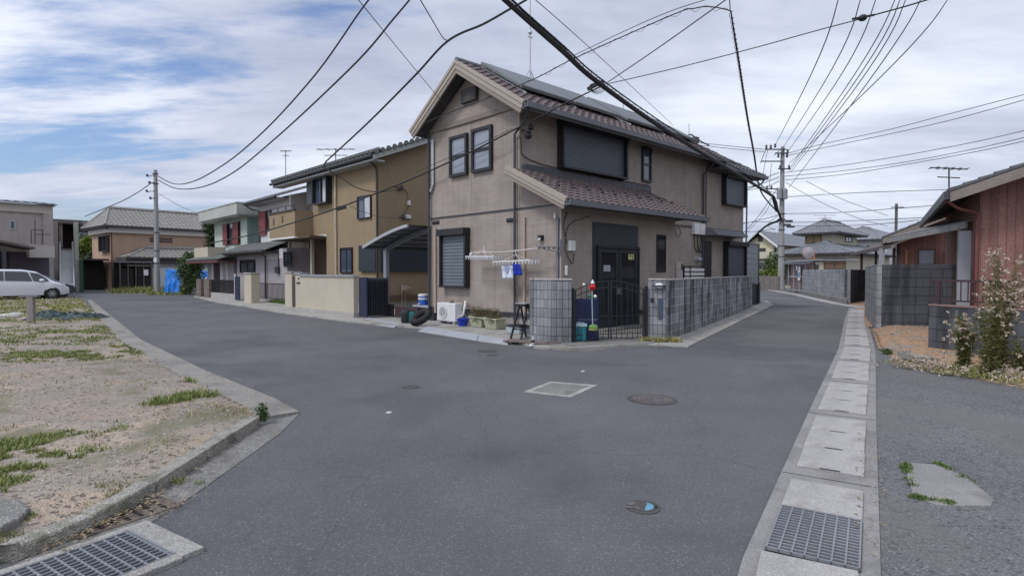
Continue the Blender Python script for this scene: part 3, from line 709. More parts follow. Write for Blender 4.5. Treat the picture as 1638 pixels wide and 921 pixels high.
# solar collectors raised over the near slope
U1, l1 = slope_vec(e1b, e1z); n1v = V((0, -U1.z, U1.y))
for k, (x0, x1) in enumerate(((11.0, 13.2), (13.25, 15.5), (15.9, 18.1), (18.15, 20.4))):
    m = MB(); base = V((0, e1b, e1z))
    p = [base+U1*1.15+n1v*.16, base+U1*3.18+n1v*.16, base+U1*3.18+n1v*.25, base+U1*1.15+n1v*.25]
    m.prism([(q.y, q.z) for q in p], x0, x1, 'x')
    sp_ = H.part(m, 'solar_panel', M('panel_frame', (.16, .17, .165), .4, .1, 3, .05, metal=.2), bevel=.01)
    m = MB(); p = [base+U1*1.2+n1v*.251, base+U1*3.13+n1v*.251, base+U1*3.13+n1v*.255, base+U1*1.2+n1v*.255]
    m.prism([(q.y, q.z) for q in p], x0+.05, x1-.05, 'x'); H.part(m, 'glazing', glass('panel_glass', (.04, .045, .055), .4), parent=sp_)
m = MB()
for x in (11.1, 13.2, 15.5, 16, 18.1, 20.3):
    a = V((x, e1b, e1z)); m.bar(a+U1*1.0+n1v*.10, a+U1*3.2+n1v*.10, .04, .05)
H.part(m, 'panel_rack', alu)
# lower porch roof
pe_b, pe_z = 8.95, 3.27; U2 = V((0, 2.07, 1.02)).normalized(); l2 = V((0, 2.07, 1.02)).length
pr = roof(H, 'porch_roof', (10.24, pe_b, pe_z), (1, 0, 0), U2, 16.9-10.24, l2, tile_m, ri=.75, tw=.27, tl=.26)
roof(H, 'porch_roof', (16.9, pe_b, pe_z), (0, 1, 0), V((-.75, 0, 1.02)).normalized(), 2.06, 1.27, tile_m, li=1.9, tw=.27, tl=.26)
m = MB(); n2 = V((0, -U2.z, U2.y))
for j in range(1, 7):                                   # raised snow guard tiles
    for i in range(20):
        if (i+j) % 2 or j not in (3, 4): continue
        a = V((10.6+i*.3, pe_b, pe_z))+U2*(l2*j/7)+n2*.12; m.ball(a, .045, 6)
H.part(m, 'snow_guards', soffit, parent=pr)
m = MB(); m2 = MB()
q0 = V((0, pe_b, pe_z)); q1 = q0+U2*l2
for mm, d0, d1, t in ((m, -.02, .10, .05), (m, -.11, -.025, .03), (m2, -.20, -.115, .01)):
    mm.prism([(v.y, v.z) for v in (q0+n2*d0, q1+n2*d0, q1+n2*d1, q0+n2*d1)], 10.24-t, 10.28, 'x')
H.part(m, 'bargeboard', beige_t); H.part(m2, 'bargeboard', M('beige_trim_dark', (.24, .205, .17), .6, .06, 2, .05))
m = MB(); m.prism([(pe_b, pe_z-.02), (B0-.01, 4.27), (B0-.01, 4.17), (pe_b, pe_z-.12)], 10.27, 16.9, 'x'); H.part(m, 'soffit', soffit)
gutter(H, 10.22, 16.95, pe_b-.02, pe_z+.04, gutm)
m = MB(mpy(B0)); m.box(A0+.1, 16.9, 0, .1, 4.28, 4.50); H.part(m, 'flashing', dkgrey, bevel=.02)
# windows on the gable
win(H, X, 13.18, 14.02, 4.46, 5.68, blackm, gl_blind, .085, .10, 'hung'); win(H, X, 12.09, 12.97, 4.47, 5.72, blackm, gl_blind, .085, .10, 'hung')
shutter(H, X, 13.13, 14.41, 1.19, 2.90, blackm, shut2, .20, .20, .095)
m = MB(X); m.box(12.72, 13.42, 0, .12, 6.55, 6.95); v_ = H.part(m, 'gable_vent', soffit, bevel=.02)
# long wall windows
Yw = mpy(B0)
shutter(H, Yw, 12.22, 15.33, 4.60, 5.95, blackm, shut, .26, .16, .05, label='wide dark shuttered upstairs window')
win(H, Yw, 16.42, 16.96, 4.64, 5.80, blackm, gl_blue, .07, .08, 'hung')
shutter(H, mpy(B0), 22.1, 24.0, 4.38, 5.55, blackm, shut2, .22, .14, .05)
# downpipes and ducts
m = MB(); m.tube([(A0-.35, e1b, 5.75), (A0-.2, 10.6, 5.55), (A0-.09, B0+.10, 5.28), (A0-.09, B0+.10, .25)], .036, 8); H.part(m, 'downpipe', dkgrey)
m = MB(); m.tube([(20.4, e1b, 5.8), (20.5, 10.75, 5.5), (20.5, B0-.08, 5.35), (20.5, B0-.08, .2)], .04, 8); m.tube([(20.7, B0-.08, 5.4), (20.7, B0-.08, .2)], .025, 8); H.part(m, 'downpipe', dkgrey)
m = MB(); m.tube([(A0-.09, BE-.02, 6.0), (A0-.09, BE-.02, .2)], .04, 8); H.part(m, 'downpipe', dkgrey)
m = MB(X); m.box(10.78, 10.86, 0, .06, .3, 3.05); H.part(m, 'pipe_cover', creamp, bevel=.01)
m = MB(X); m.box(14.78, 14.86, 0, .06, .3, 3.0); H.part(m, 'pipe_cover', creamp, bevel=.01)
m = MB(X); m.box(9.60, 9.67, 0, .06, .3, 2.95); H.part(m, 'pipe_cover', gutm, bevel=.01)
m = MB(); m.tube([(A0-.06, 14.9, 5.75), (A0-.06, 14.9, 4.35), (A0-.06, 15.02, 4.15)], .045, 8); H.part(m, 'vent_pipe', M('silver_pipe', (.5, .5, .5), .4, .05, metal=.4))
for (px, py, w_) in ((698, 356, .34), (818, 352, .34)):
    b_, z_ = FU.hx(px, py, A0); m = MB(X); m.box(b_-w_/2, b_+w_/2, 0, .03, z_-.02, z_+.05); 
    for i in range(6): m.box(b_-w_/2+i*.06, b_-w_/2+i*.06+.02, 0, .05, z_-.06, z_-.02)
    H.part(m, 'vent', blackm)
b_, z_ = FU.hx(867, 380.5, A0); m = MB(X); m.box(b_-.07, b_+.07, 0, .10, z_-.06, z_+.07); lp = H.part(m, 'wall_lamp', blackm, bevel=.01); m = MB(X); m.box(b_-.045, b_+.045, .1, .11, z_-.055, z_-.01); H.part(m, 'lens', whitem, parent=lp)
b_, z_ = FU.hx(889, 346, A0); m = MB(X); m.box(b_-.03, b_+.03, 0, .05, z_-.07, z_+.07); H.part(m, 'sensor_box', whitem, bevel=.01)
# flood lamps under the eave corner
m = MB(); m.ball((A0+.1, B0-.32, 5.42), .09, 8); m.ball((A0+.05, B0-.28, 5.2), .1, 8); m.bar((A0+.1, B0, 5.4), (A0+.1, B0-.3, 5.3), .04); H.part(m, 'flood_lamp', blackm)
m = MB(); m.tube(spline([(A0-.01, B0-.03, 5.2), (A0+.05, B0-.03, 4.9), (A0+.08, B0-.03, 4.75), (A0+.5, B0-.03, 4.62), (12.4, B0-.03, 4.55), (16.9, B0-.03, 4.53)]), .012, 6); H.part(m, 'wall_cable', blackm)
# porch face: door, panel, slit window, meters
pb = B0-1.5; P = mpy(pb); DM = M('door_black', (.028, .032, .038), .35, .15, 3, .05, bump=.02)
m = MB(P); m.box(11.95, 14.02, 0, .03, 0.05, 2.92); H.part(m, 'door_surround', M('door_panel', (.030, .036, .045), .5, .1, 3, .05))
d = MB(P)
d.box(12.08, 12.14, .03, .10, .1, 2.24); d.box(13.94, 14.0, .03, .10, .1, 2.24); d.box(12.08, 14.0, .03, .11, 2.24, 2.31)
H.part(d, 'door_frame', blackm)
for (h0, h1, sticker) in ((12.15, 13.02, 0), (13.05, 13.93, 1)):
    d = MB(P); w_ = .1
    d.box(h0, h0+w_, .03, .075, .1, 2.23); d.box(h1-w_, h1, .03, .075, .1, 2.23); d.box(h0+w_, h1-w_, .03, .075, 2.12, 2.23); d.box(h0+w_, h1-w_, .03, .075, .1, .28)
    dr = H.part(d, 'door', DM, bevel=.004)
    g_ = MB(P); g_.box(h0+w_, h1-w_, .031, .05, .28, 2.12); H.part(g_, 'door_glass', gl_dark, parent=dr)
    hx_ = h1-.05 if not sticker else h0+.05
    hh = MB(P); hh.box(hx_-.02, hx_+.02, .076, .13, .98, 1.16); H.part(hh, 'handle', gutm, parent=dr)
    if sticker == 0:
        n_ = MB(P); n_.box(12.37, 12.66, .051, .056, 1.62, 1.78); o_ = H.part(n_, 'notice', M('notice_paper', (.42, .44, .47), .6, .05), parent=dr)
        n_ = MB(P)
        for r_ in range(3):
            for c_i in range(8):
                if random.random() < .85: n_.box(12.40+c_i*.03, 12.42+c_i*.03, .0565, .0575, 1.65+r_*.04, 1.668+r_*.04)
        H.part(n_, 'notice_text', dkgrey, parent=dr)
    else:
        n_ = MB(P); n_.box(13.50, 13.77, .051, .056, 1.95, 2.10); H.part(n_, 'sticker', M('yellow_sticker', (.55, .53, .22), .6, .2, 14), parent=dr)
        n_ = MB(P)
        n_.box(13.54, 13.62, .0565, .0575, 2.03, 2.08); n_.box(13.65, 13.73, .0565, .0575, 2.03, 2.08); n_.box(13.66, 13.74, .0565, .0575, 1.97, 2.01); H.part(n_, 'sticker_marks', dkgrey, parent=dr)
m = MB(P); m.box(11.8, 14.2, 0, .5, 0, .10); H.part(m, 'door_step', conc_dark, bevel=.01)
a0_, z0_ = FU.hy(1050, 375, pb); a1_, z1_ = FU.hy(1064, 435, pb); win(H, P, a0_, a1_, z1_, z0_, blackm, gl_dark, .03, .03, 'plain')
# electricity things left of the door
a_, z_ = FU.hy(910, 393, pb); m = MB(P); m.box(a_-.05, a_+.16, 0, .09, z_-.13, z_+.13); H.part(m, 'meter_box', whitem, bevel=.01)
m = MB(); m.tube(spline([(a_-.1, pb-.03, 3.1), (a_-.25, pb-.04, z_+.5), (a_-.14, pb-.04, z_+.1), (a_-.2, pb-.05, z_-.1), (a_+.05, pb-.06, z_-.45), (a_+.15, pb-.05, z_-.2)]), .012, 6); m.tube(spline([(11.8, pb-.02, 3.05), (a_, pb-.03, 2.8), (a_-.2, pb-.04, 2.3)]), .01, 5); H.part(m, 'wall_cable', blackm)
m = MB(P); m.box(a_-.16, a_-.10, 0, .06, z_-.75, z_-.5); H.part(m, 'sensor_box', whitem, bevel=.01)
# electricity boxes right of the porch
a_, z_ = FU.hy(1115, 367, B0); m = MB(Yw); m.box(a_-.42, a_-.02, 0, .14, z_-.2, z_+.22); m.box(a_+.02, a_+.40, 0, .14, z_-.2, z_+.22); H.part(m, 'meter_box', whitem, bevel=.01)
m = MB(); 
for k in (0, .25): m.tube(spline([(a_-.3+k, B0-.06, z_-.2), (a_-.28+k, B0-.07, z_-.7), (a_+k, B0-.07, z_-.85), (a_+.2+k*.5, B0-.07, z_-.5), (a_+.2+k*.5, B0-.06, z_-.2)]), .022, 6)
H.part(m, 'conduit', blackm)
m = MB(); m.lathe((a_-.02, B0-.1, z_-1.15), [(.02, -.14), (.09, -.06), (.12, .1)], 12, 'y'); H.part(m, 'wall_lamp', greym)
m = MB(); c_ = FU.hy(1085, 371, B0-.03); m.tube([(c_[0]+.16*cos(t_*pi/8), B0-.03, c_[1]+.16*sin(t_*pi/8)) for t_ in range(17)], .01, 5); H.part(m, 'cable_coil', blackm)
# recess, canopy and far shutters
m = MB(Yw); m.box(20.55, 23.2, 0, .62, 3.0, 3.10); m.box(20.55, 23.2, .02, .55, 3.1, 3.16); m.box(20.55, 23.2, .05, .45, 3.16, 3.24); H.part(m, 'door_canopy', gutm, bevel=.01)
m = MB(Yw); m.box(20.75, 21.3, .0, .02, .1, 2.8); H.part(m, 'side_door', blackm)
shutter(H, mpy(B0-.001), 22.3, 24.05, .35, 2.85, blackm, shut, .22, .18, .07, label='tall dark blue shutter box behind the block wall')
# balcony on the far left side
b0_, z0_ = FU.hx(668, 385, 12.4)
m = MB(); m.box(11.3, 13.3, BE+.01, BE+.9, 3.05, 4.05); H.part(m, 'balcony', beige); 
m = MB(); m.box(11.25, 13.35, BE+.01, BE+.95, 2.97, 3.05); H.part(m, 'balcony_base', dkgrey)
m = MB(); m.box(11.28, 13.32, BE+.84, BE+.92, 4.25, 4.30); m.box(11.28, 13.32, BE+.84, BE+.92, 4.05, 4.09)
m.box(11.27, 11.33, BE+.02, BE+.92, 4.25, 4.30)
for x in (11.3, 11.8, 12.3, 12.8, 13.28): m.box(x-.02, x+.02, BE+.86, BE+.90, 4.05, 4.25)
for y in (.1, .45): m.box(11.28, 11.32, BE+y, BE+y+.04, 4.05, 4.25)
H.part(m, 'balcony_rail', blackm)
# mast aerial and small roof fittings
r0 = FU.hy(848, 127, RB); ax_ = r0[0]
m = MB(); top = 7.7+4.6
m.tube([(ax_, RB, 7.6), (ax_, RB, top)], .022, 6)
for k in range(3): a = k*2.1; m.bar((ax_+.45*cos(a), RB+.45*sin(a), 7.35 if k else 7.4), (ax_, RB, 8.15), .022)
m.ball((ax_, RB, 9.3), .07, 6); m.cyl((ax_, RB, 9.55), (ax_, RB, 9.7), .05); m.bar((ax_-.1, RB, 9.15), (ax_+.1, RB, 9.15), .03)
H.part(m, 'aerial_mast', alu)
for (px, py0, py1, yy) in ((997, 168, 156, RB), (1102, 214, 198, RB)):
    a_, z_ = FU.hy(px, py0, yy); _, z2 = FU.hy(px, py1, yy); m = MB(); m.tube([(a_, yy, z_-.3), (a_, yy, z2)], .02, 6)
    if px < 1000: m.bar((a_-.35, yy, z2+.02), (a_+.05, yy, z2-.05), .025)
    H.part(m, 'aerial', alu)
m = MB(); a_, z_ = FU.hy(1108, 222, RB-.3); m.tube(spline([(a_-.3, RB-.2, z_), (a_, RB-.2, z_+.2), (a_+.5, RB-.4, z_-.05), (a_+.9, RB-.6, z_-.2)]), .03, 6); m.box(a_+.1, a_+.4, RB-.4, RB-.1, z_-.15, z_+.1); H.part(m, 'roof_plumbing', dkgrey)
# ================================================================ GOLD HOUSE
gold = M('ochre_render', (.265, .20, .12), .85, .07, 1.2, .08, 60, bump=.25, streak=.12)
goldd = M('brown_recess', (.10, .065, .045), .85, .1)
creamw = M('cream_render', (.43, .385, .30), .85, .06, .9, .06, 60, bump=.2, streak=.04)
brownd = M('dark_maroon', (.06, .035, .038), .5, .1)
navy = M('dark_navy', (.018, .025, .05), .5, .1)
pinkw = M('lilac_siding', (.34, .31, .32), .8, .08, 1.5, .05, streak=.1)
whitew = M('white_render', (.52, .51, .49), .8, .07, 1.5, .05, streak=.12)
redsh = M('red_shutter', (.16, .035, .035), .6, .15, 4)
GH = T('ochre_house', 'ochre rendered two storey house with green grey tiled roof, beside the corner house', 'house', FU, (12.2, 20.85, 0))
gb = 20.82; Xg = mpx(12.2)
m = MB(); m.prism([(12.2, .35), (20.5, .35), (20.5, 6.15), (16.4, 7.95), (12.2, 6.35)], gb, 25.58, 'y')
m.prism([(12.2, 3.35), (19.5, 3.35), (19.5, 6.15), (16.4, 7.6), (12.2, 6.35)], 25.581, 27.0, 'y'); GH.part(m, 'wall', gold)
m = MB(); m.prism([(13.6, .3), (19, .3), (19, 6.1), (16.4, 7.4), (13.6, 6.6)], 27.001, 30.6, 'y'); GH.part(m, 'balcony_wall', pinkw)
m = MB(); m.box(12.24, 20, gb+.04, 30.4, 0, .349); GH.part(m, 'foundation', found)
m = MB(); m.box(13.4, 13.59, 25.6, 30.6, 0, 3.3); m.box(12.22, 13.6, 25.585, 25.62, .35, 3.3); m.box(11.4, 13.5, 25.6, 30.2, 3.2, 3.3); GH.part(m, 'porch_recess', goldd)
GH.part(MB().box(12.2, 12.34, 27.2, 27.34, 0, 3.2), 'porch_column', creamw); GH.part(MB().box(12.2, 12.34, 29.9, 30.04, 0, 3.2), 'porch_column', creamw)
m = MB(); m.box(11.3, 13.55, 27.0, 30.2, 3.30, 4.55); GH.part(m, 'balcony', gold, bevel=.01)
m = MB(); m.box(11.26, 13.5, 26.96, 30.25, 3.22, 3.30); m.box(12.16, 12.3, 25.5, 27, 3.26, 3.36); GH.part(m, 'white_flashing', whitem)
m = MB(); m.box(11.24, 11.36, 26.95, 30.25, 4.55, 4.61); m.box(11.27, 11.31, 27, 30.2, 4.80, 4.84)
for b_ in (27.05, 28, 29, 30.1): m.box(11.27, 11.31, b_, b_+.04, 4.6, 4.8)
GH.part(m, 'balcony_rail', dkgrey)
m = MB()
for px, py in ((438, 355), (452, 351)): b_, z_ = FU.hx(px, py, 11.3); m.box(11.285, 11.299, b_-.09, b_+.09, z_-.17, z_+.17)
GH.part(m, 'balcony_slots', goldd)
Ug = V((4.7, 0, 1.88)); lg = Ug.length
gr = roof(GH, 'roof', (11.68, 20.3, 6.22), (0, 1, 0), Ug.normalized(), 30.75-20.3, lg, tile_g, tw=.36, tl=.3, amp=.04)
roof(GH, 'roof', (21.1, 20.3, 6.22), (0, 1, 0), V((-4.7, 0, 1.88)).normalized(), 10.45, lg, tile_g, tw=.36, tl=.4)
m = MB(); m.prism([(11.7, 6.19), (16.4, 8.07), (21.1, 6.19), (21.1, 6.10), (16.4, 7.98), (11.7, 6.10)], 20.32, 30.7, 'y'); GH.part(m, 'soffit', soffit)
m = MB(); m.prism([(11.66, 6.22), (16.4, 8.12), (21.1, 6.22), (21.1, 6.04), (16.4, 7.94), (11.66, 6.04)], 20.26, 20.31, 'y'); GH.part(m, 'bargeboard', M('offwhite_trim', (.34, .345, .34), .6, .08))
m = MB(); m.tube([(11.6, 20.3, 6.2), (11.6, 30.8, 6.2)], .07, 8); GH.part(m, 'gutter', dkgrey)
m = MB()
for i in range(29): b_ = 20.4+i*.36; m.tube([(11.55, b_, 6.32), (12.0, b_, 6.52)], .10, 6)
for i in range(17): t_i = i/17; m.tube([(11.75+4.7*t_i, 20.18, 6.36+1.88*t_i), (11.75+4.7*t_i+.2, 20.5, 6.44+1.88*t_i)], .10, 6)
GH.part(m, 'tile_ends', tile_g, parent=gr)
m = MB(); m.box(11.67, 12.2, 20.34, 30.7, 6.02, 6.09); GH.part(m, 'eave_board', M('offwhite_trim', (.34, .345, .34), .6, .08))
m = MB(); m.tube([(11.6, 20.7, 6.15), (12.1, 20.9, 5.9), (12.14, 20.86, 5.7), (12.14, 20.86, .3)], .04, 8); GH.part(m, 'downpipe', M('brown_pipe', (.05, .038, .035), .5))
b_, z_ = FU.hx(539, 350, 12.2); m = MB(); m.tube([(12.13, b_, 6.0), (12.13, b_, .35)], .045, 8); GH.part(m, 'downpipe', M('cream_downpipe', (.45, .40, .31), .6))
def wx(t, x, p0, p1, fm, pm, dep=.07, kind='slide', fw=.06, fr=FU, **k):
    ba, za = fr.hx(p0[0], p0[1], x); bb, zb = fr.hx(p1[0], p1[1], x)
    return win(t, mpx(x), min(ba, bb), max(ba, bb), min(za, zb), max(za, zb), fm, pm, fw, dep, kind, **k)
def wy(t, y, p0, p1, fm, pm, dep=.07, kind='slide', fw=.06, fr=FU, **k):
    ba, za = fr.hy(p0[0], p0[1], y); bb, zb = fr.hy(p1[0], p1[1], y)
    return win(t, mpy(y), min(ba, bb), max(ba, bb), min(za, zb), max(za, zb), fm, pm, fw, dep, kind, **k)
win(GH, Xg, 24.95, 26.45, 4.78, 6.0, blackm, gl_blue, .06, .30, 'slide', label='projecting bay window with a pale curtain half')
m = MB(Xg); m.box(25.05, 25.65, .125, .135, 4.85, 5.93); GH.part(m, 'curtain', M('pale_curtain', (.45, .47, .50), .7))
win(GH, Xg, 21.35, 22.5, 3.85, 4.82, blackm, gl_blue, .05, .08, 'slide')
m = MB(Xg); m.box(21.42, 21.9, .035, .04, 3.9, 4.77); GH.part(m, 'curtain', M('pale_curtain', (.45, .47, .50), .7))
win(GH, Xg, 23.0, 24.1, 1.55, 2.68, blackm, gl_blue, .05, .08, 'slide')
m = MB(Xg); m.box(27.02, 27.6, -.1, .05, 4.9, 6.0); GH.part(m, 'side_shutter', dkgrey)
m = MB(Xg); m.box(20.9, 22.3, 0, .12, 1.62, 2.72); m2 = MB(mpy(gb)); m2.box(12.22, 15.2, 0, .12, 1.62, 2.72)
GH.part(m, 'window_blind', M('mesh_blind', (.022, .028, .036), .6, .1)); GH.part(m2, 'window_blind', M('mesh_blind', (.022, .028, .036), .6, .1))
m = MB(mpy(gb)); m.box(12.5, 15.2, 0, .1, .45, .62); GH.part(m, 'trim_band', goldd)
# service gear on the side wall
Pg = mpy(gb)
for (px, py, w_, h_) in ((653, 325, .12, .2), (652, 347, .22, .16)):
    a_, z_ = FU.hy(px, py, gb); m = MB(Pg); m.box(a_-w_/2, a_+w_/2, 0, .12, z_-h_/2, z_+h_/2); GH.part(m, 'insulator_box', whitem, bevel=.02)
m = MB()
for (px, py) in ((640, 300), (637, 302), (643, 348)):
    a_, z_ = FU.hy(px, py, gb); m.ball((a_, gb-.1, z_), .09, 6)
a_, z_ = FU.hy(650, 300, gb); m.tube(spline([(a_-.6, gb-.02, z_), (a_, gb-.03, z_-.2), (a_, gb-.03, z_-.9), (a_-.4, gb-.03, z_-1.3)]), .012, 5); GH.part(m, 'wall_cable', dkgrey)
m = MB(); a_, z_ = FU.hy(641, 460, gb)
for k in (0, .16): m.tube([(a_+k, gb-.08, .1), (a_+k, gb-.08, z_+.25-k)], .025, 6)
m.box(a_-.02, a_+.2, gb-.2, gb-.04, z_-.12, z_+.1); m.tube([(a_+.1, gb-.15, z_), (a_+.4, gb-.15, z_-.02)], .04, 6); m.bar((a_-.1, gb-.08, .75), (a_+.3, gb-.08, .75), .04)
GH.part(m, 'gas_meter', creamp)
# roof aerials of the row
def aerial(t, px, py0, py1, fr_y, fr=FU, span=.8):
    p0 = P3(px, py0, fr_y); p1 = P3(px, py1, fr_y); a = fr.loc(p0); b = fr.loc(p1); m = MB(); m.tube([a, b], .022, 6)
    for k, l in ((0, 1), (-.28, .6)): m.bar((b.x-span*l*.5, b.y+span*l*.5, b.z+k-.03), (b.x+span*l*.5, b.y-span*l*.5, b.z+k-.03), .03)
    for k in range(5): x = -span*.4+k*span*.2; m.bar((b.x+x-.14, b.y-x-.14, b.z-.03), (b.x+x+.14, b.y-x+.14, b.z-.03), .018)
    t.part(m, 'aerial', dkgrey)
aerial(GH, 537, 262, 238, 27, span=1.3)

# ---------------------------------------------------------------- white house and green house in the row
WH = T('white_house', 'white and lilac two storey house behind the ochre balcony, red shutter upstairs', 'house', FU, (12.4, 31, 0))
def bx(px, x): return FU.hx(px, 400, x)[0]
bL = bx(417, 12.6); 
m = MB(); m.prism([(12.6, 2.9), (18, 2.9), (18, 5.8), (15.6, 6.6), (12.6, 5.75)], 30.62, bL, 'y'); WH.part(m, 'wall', whitew)
Uw = V((3.4, 0, 1.25)); roof(WH, 'roof', (11.9, 30.76, 5.62), (0, 1, 0), Uw.normalized(), bL+.6-30.76, Uw.length, tile_g, tw=.36, tl=.4, amp=.035)
m = MB(); m.tube([(11.84, 30.76, 5.6), (11.84, bL+.65, 5.6)], .07, 6); m.tube([(11.84, bL+.5, 5.6), (12.2, bL+.3, 5.3), (12.52, bL-.02, 5.2), (12.52, bL-.02, 3.2)], .045, 6); WH.part(m, 'gutter', dkgrey)
m = MB(); m.box(11.95, 15.5, 30.77, bL+.5, 5.5, 5.6); WH.part(m, 'soffit', pinkw)
wx(WH, 12.6, (417, 339), (435, 368), blackm, gl_dark); b_, z_ = FU.hx(419, 341, 12.6); m = MB(mpx(12.6)); m.box(b_-.8, b_+.2, .02, .11, z_-1.3, z_+.05); WH.part(m, 'red_shutter', redsh)
bl0 = bx(376, 11.9); bl1 = 29.7
m = MB(); m.box(12.0, 18, bl1, bl0, .0, 2.85); WH.part(m, 'lower_wall', pinkw)
m = MB(mpx(12.0)); m.box(bl1, bx(424, 12), .0, .02, 2.3, 2.8); WH.part(m, 'wall_panel', whitew)
wx(WH, 12.0, (385, 416), (409, 436), blackm, gl_dark)
wx(WH, 12.0, (455, 403), (467, 426), blackm, gl_dark)
b_, z_ = FU.hx(446, 431, 12); m = MB(mpx(12)); m.box(b_-.2, b_+.2, 0, .15, z_-.2, z_+.15); m.box(b_-.08, b_-.02, 0, .05, z_, z_+1.1); WH.part(m, 'meter_box', dkgrey)
b_ = bx(424, 11.9); m = MB(); m.tube([(11.3, b_+.3, 2.75), (11.9, b_, 2.5), (11.9, b_, .1)], .045, 6); WH.part(m, 'downpipe', M('brown_pipe', (.05, .038, .035), .5))
Ul = V((1.4, 0, .55)); roof(WH, 'lower_roof', (11.2, bl1+1.0, 2.72), (0, 1, 0), Ul.normalized(), bl0-bl1-.9, Ul.length, tile_g, tw=.36, tl=.35, amp=.035)
m = MB(); m.box(11.2, 12, bl1+1, bl0, 2.6, 2.69); m.tube([(11.14, bl1+1, 2.7), (11.14, bl0, 2.7)], .06, 6); WH.part(m, 'soffit', soffit)
aerial(WH, 457, 285, 241, 36, span=.5)
GR = T('green_house', 'pale green two storey house with flat boxy parapet and red window shutters', 'house', FU, (12.5, 38, 0))
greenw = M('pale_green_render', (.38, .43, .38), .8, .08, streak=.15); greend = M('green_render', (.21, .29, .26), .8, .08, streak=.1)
m = MB(); m.box(12.5, 18, 37.05, 43.5, 2.4, 5.1); GR.part(m, 'wall', greenw)
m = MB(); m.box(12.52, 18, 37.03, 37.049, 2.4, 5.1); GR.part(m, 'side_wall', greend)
m = MB(); m.box(11.7, 18.5, 36.4, 44.3, 5.08, 5.75); m.box(11.8, 18.5, 36.5, 44.2, 5.0, 5.08); m.box(11.66, 18.5, 36.36, 44.34, 5.75, 5.82); GR.part(m, 'parapet', M('parapet_grey', (.40, .41, .37), .8, .1, streak=.3), bevel=.01)
wx(GR, 12.5, (363, 358), (385, 390), blackm, gl_dark, kind='plain'); b0_, z0_ = FU.hx(374, 357, 12.5); b1_, z1_ = FU.hx(385, 390, 12.5)
m = MB(mpx(12.5)); m.box(b1_+.1, b0_-.1, .09, .13, z1_, z0_); m.box(b0_+1.0, b0_+1.9, .09, .13, z1_, z0_); GR.part(m, 'red_shutter', redsh)
m = MB(); m.box(12.0, 18, 38.0, 43.4, 0, 2.4); GR.part(m, 'lower_wall', pinkw)
m = MB(mpx(12.0)); m.box(42.0, 42.5, 0, .05, .2, 2.2); m.box(39.0, 39.4, 0, .05, .2, 2.2); m.box(40.0, 40.6, 0, .04, .2, 2.2); GR.part(m, 'door_panels', whitew)
m = MB(mpx(12.0)); m.box(40.7, 41.9, 0, .03, .2, 2.2); GR.part(m, 'dark_door', brownd)
m = MB(); m.box(11.4, 12.5, 41.2, 44.3, 2.55, 3.25); GR.part(m, 'balcony', creamw)
Ul = V((1.5, 0, .45)); roof(GR, 'porch_roof', (10.9, 37.4, 2.35), (0, 1, 0), Ul.normalized(), 7.0, Ul.length, tile_g, tw=.36, tl=.35, amp=.03)
m = MB(); m.box(10.85, 12.4, 37.4, 44.4, 2.18, 2.31); GR.part(m, 'eave_board', M('red_eave', (.12, .05, .05), .6))
# ---------------------------------------------------------------- walls, posts and gates of the row
def fenced(pxa, pxb, a): return bx(pxa, a), bx(pxb, a)
def post(px0, px1, a, h, mat, lab, name='gate_post', w=.42, cap=True):
    b0, b1 = bx(px1, a), bx(px0, a); b1 = b0+min(b1-b0, 1.0)
    t = T(name, lab, 'gate post', FU, (a, b0, 0), 'gate posts of the left row'); t.part(MB().box(a, a+w, b0, b1, 0, h), 'pillar', mat, bevel=.015)
    if cap: t.part(MB().box(a-.04, a+w+.04, b0-.04, b1+.04, h, h+.07), 'cap', found, bevel=.015)
    return t
post(383, 401, 10.1, 1.5, creamw, 'cream rendered gate post between the mesh fence and the railing')
post(455, 466, 10.3, 1.55, creamw, 'narrow cream gate post left of the long beige wall')
brk = MBrick('brown_block', (.17, .14, .115), (.11, .095, .08), .3, .15, .012, .5, .2, .9, bump=.6)
post(313, 320, 10.4, 1.15, brk, 'brown block gate post beside the round shrub', w=.4, cap=False)
post(322, 333, 10.4, 1.15, brk, 'brown block gate post left of the white rail and mesh fence', w=.4, cap=False)
b0, b1 = 17.8, 22.1; aw = 9.45
BWt = T('garden_wall', 'long low beige rendered wall with ribbed coping before the ochre house', 'wall', FU, (aw, b0, 0))
BWt.part(MB().box(aw, aw+.16, b0, b1, .06, 1.42), 'wall', creamw); BWt.part(MB().box(aw, aw+.3, b1, b1+.5, .06, 1.5), 'end_pillar', creamw, bevel=.01)
BWt.part(MB().box(aw-.012, aw+.17, b0-.01, b1+.3, 0, .2), 'plinth', found)
m = MB(); m.box(aw-.03, aw+.19, b0-.03, b1, 1.42, 1.47)
for i in range(29): m.tube([(aw-.05, b0+.08+i*.15, 1.46), (aw+.21, b0+.08+i*.15, 1.46)], .045, 6)
BWt.part(m, 'coping', greym); BWt.part(MB().box(aw-.04, aw+.34, b1-.03, b1+.54, 1.5, 1.56), 'cap', greym, bevel=.01)
BWt.part(MB().box(aw-.03, aw, b1+.02, b1+.32, 1.14, 1.2).box(aw-.012, aw, b1+.1, b1+.2, 1.3, 1.38), 'letter_slot', dkgrey)
MT = T('maroon_gate', 'narrow dark maroon gate between the cream post and beige wall', 'gate', FU, (10.2, 22.9, 0))
MT.part(MB().box(10.2, 10.24, 22.7, 24.7, .1, 1.4), 'gate_leaf', brownd); MT.part(MB().box(10.16, 10.2, 23.6, 23.66, .05, 1.45).box(10.16, 10.2, 22.75, 22.81, .05, 1.45), 'gate_bars', blackm)
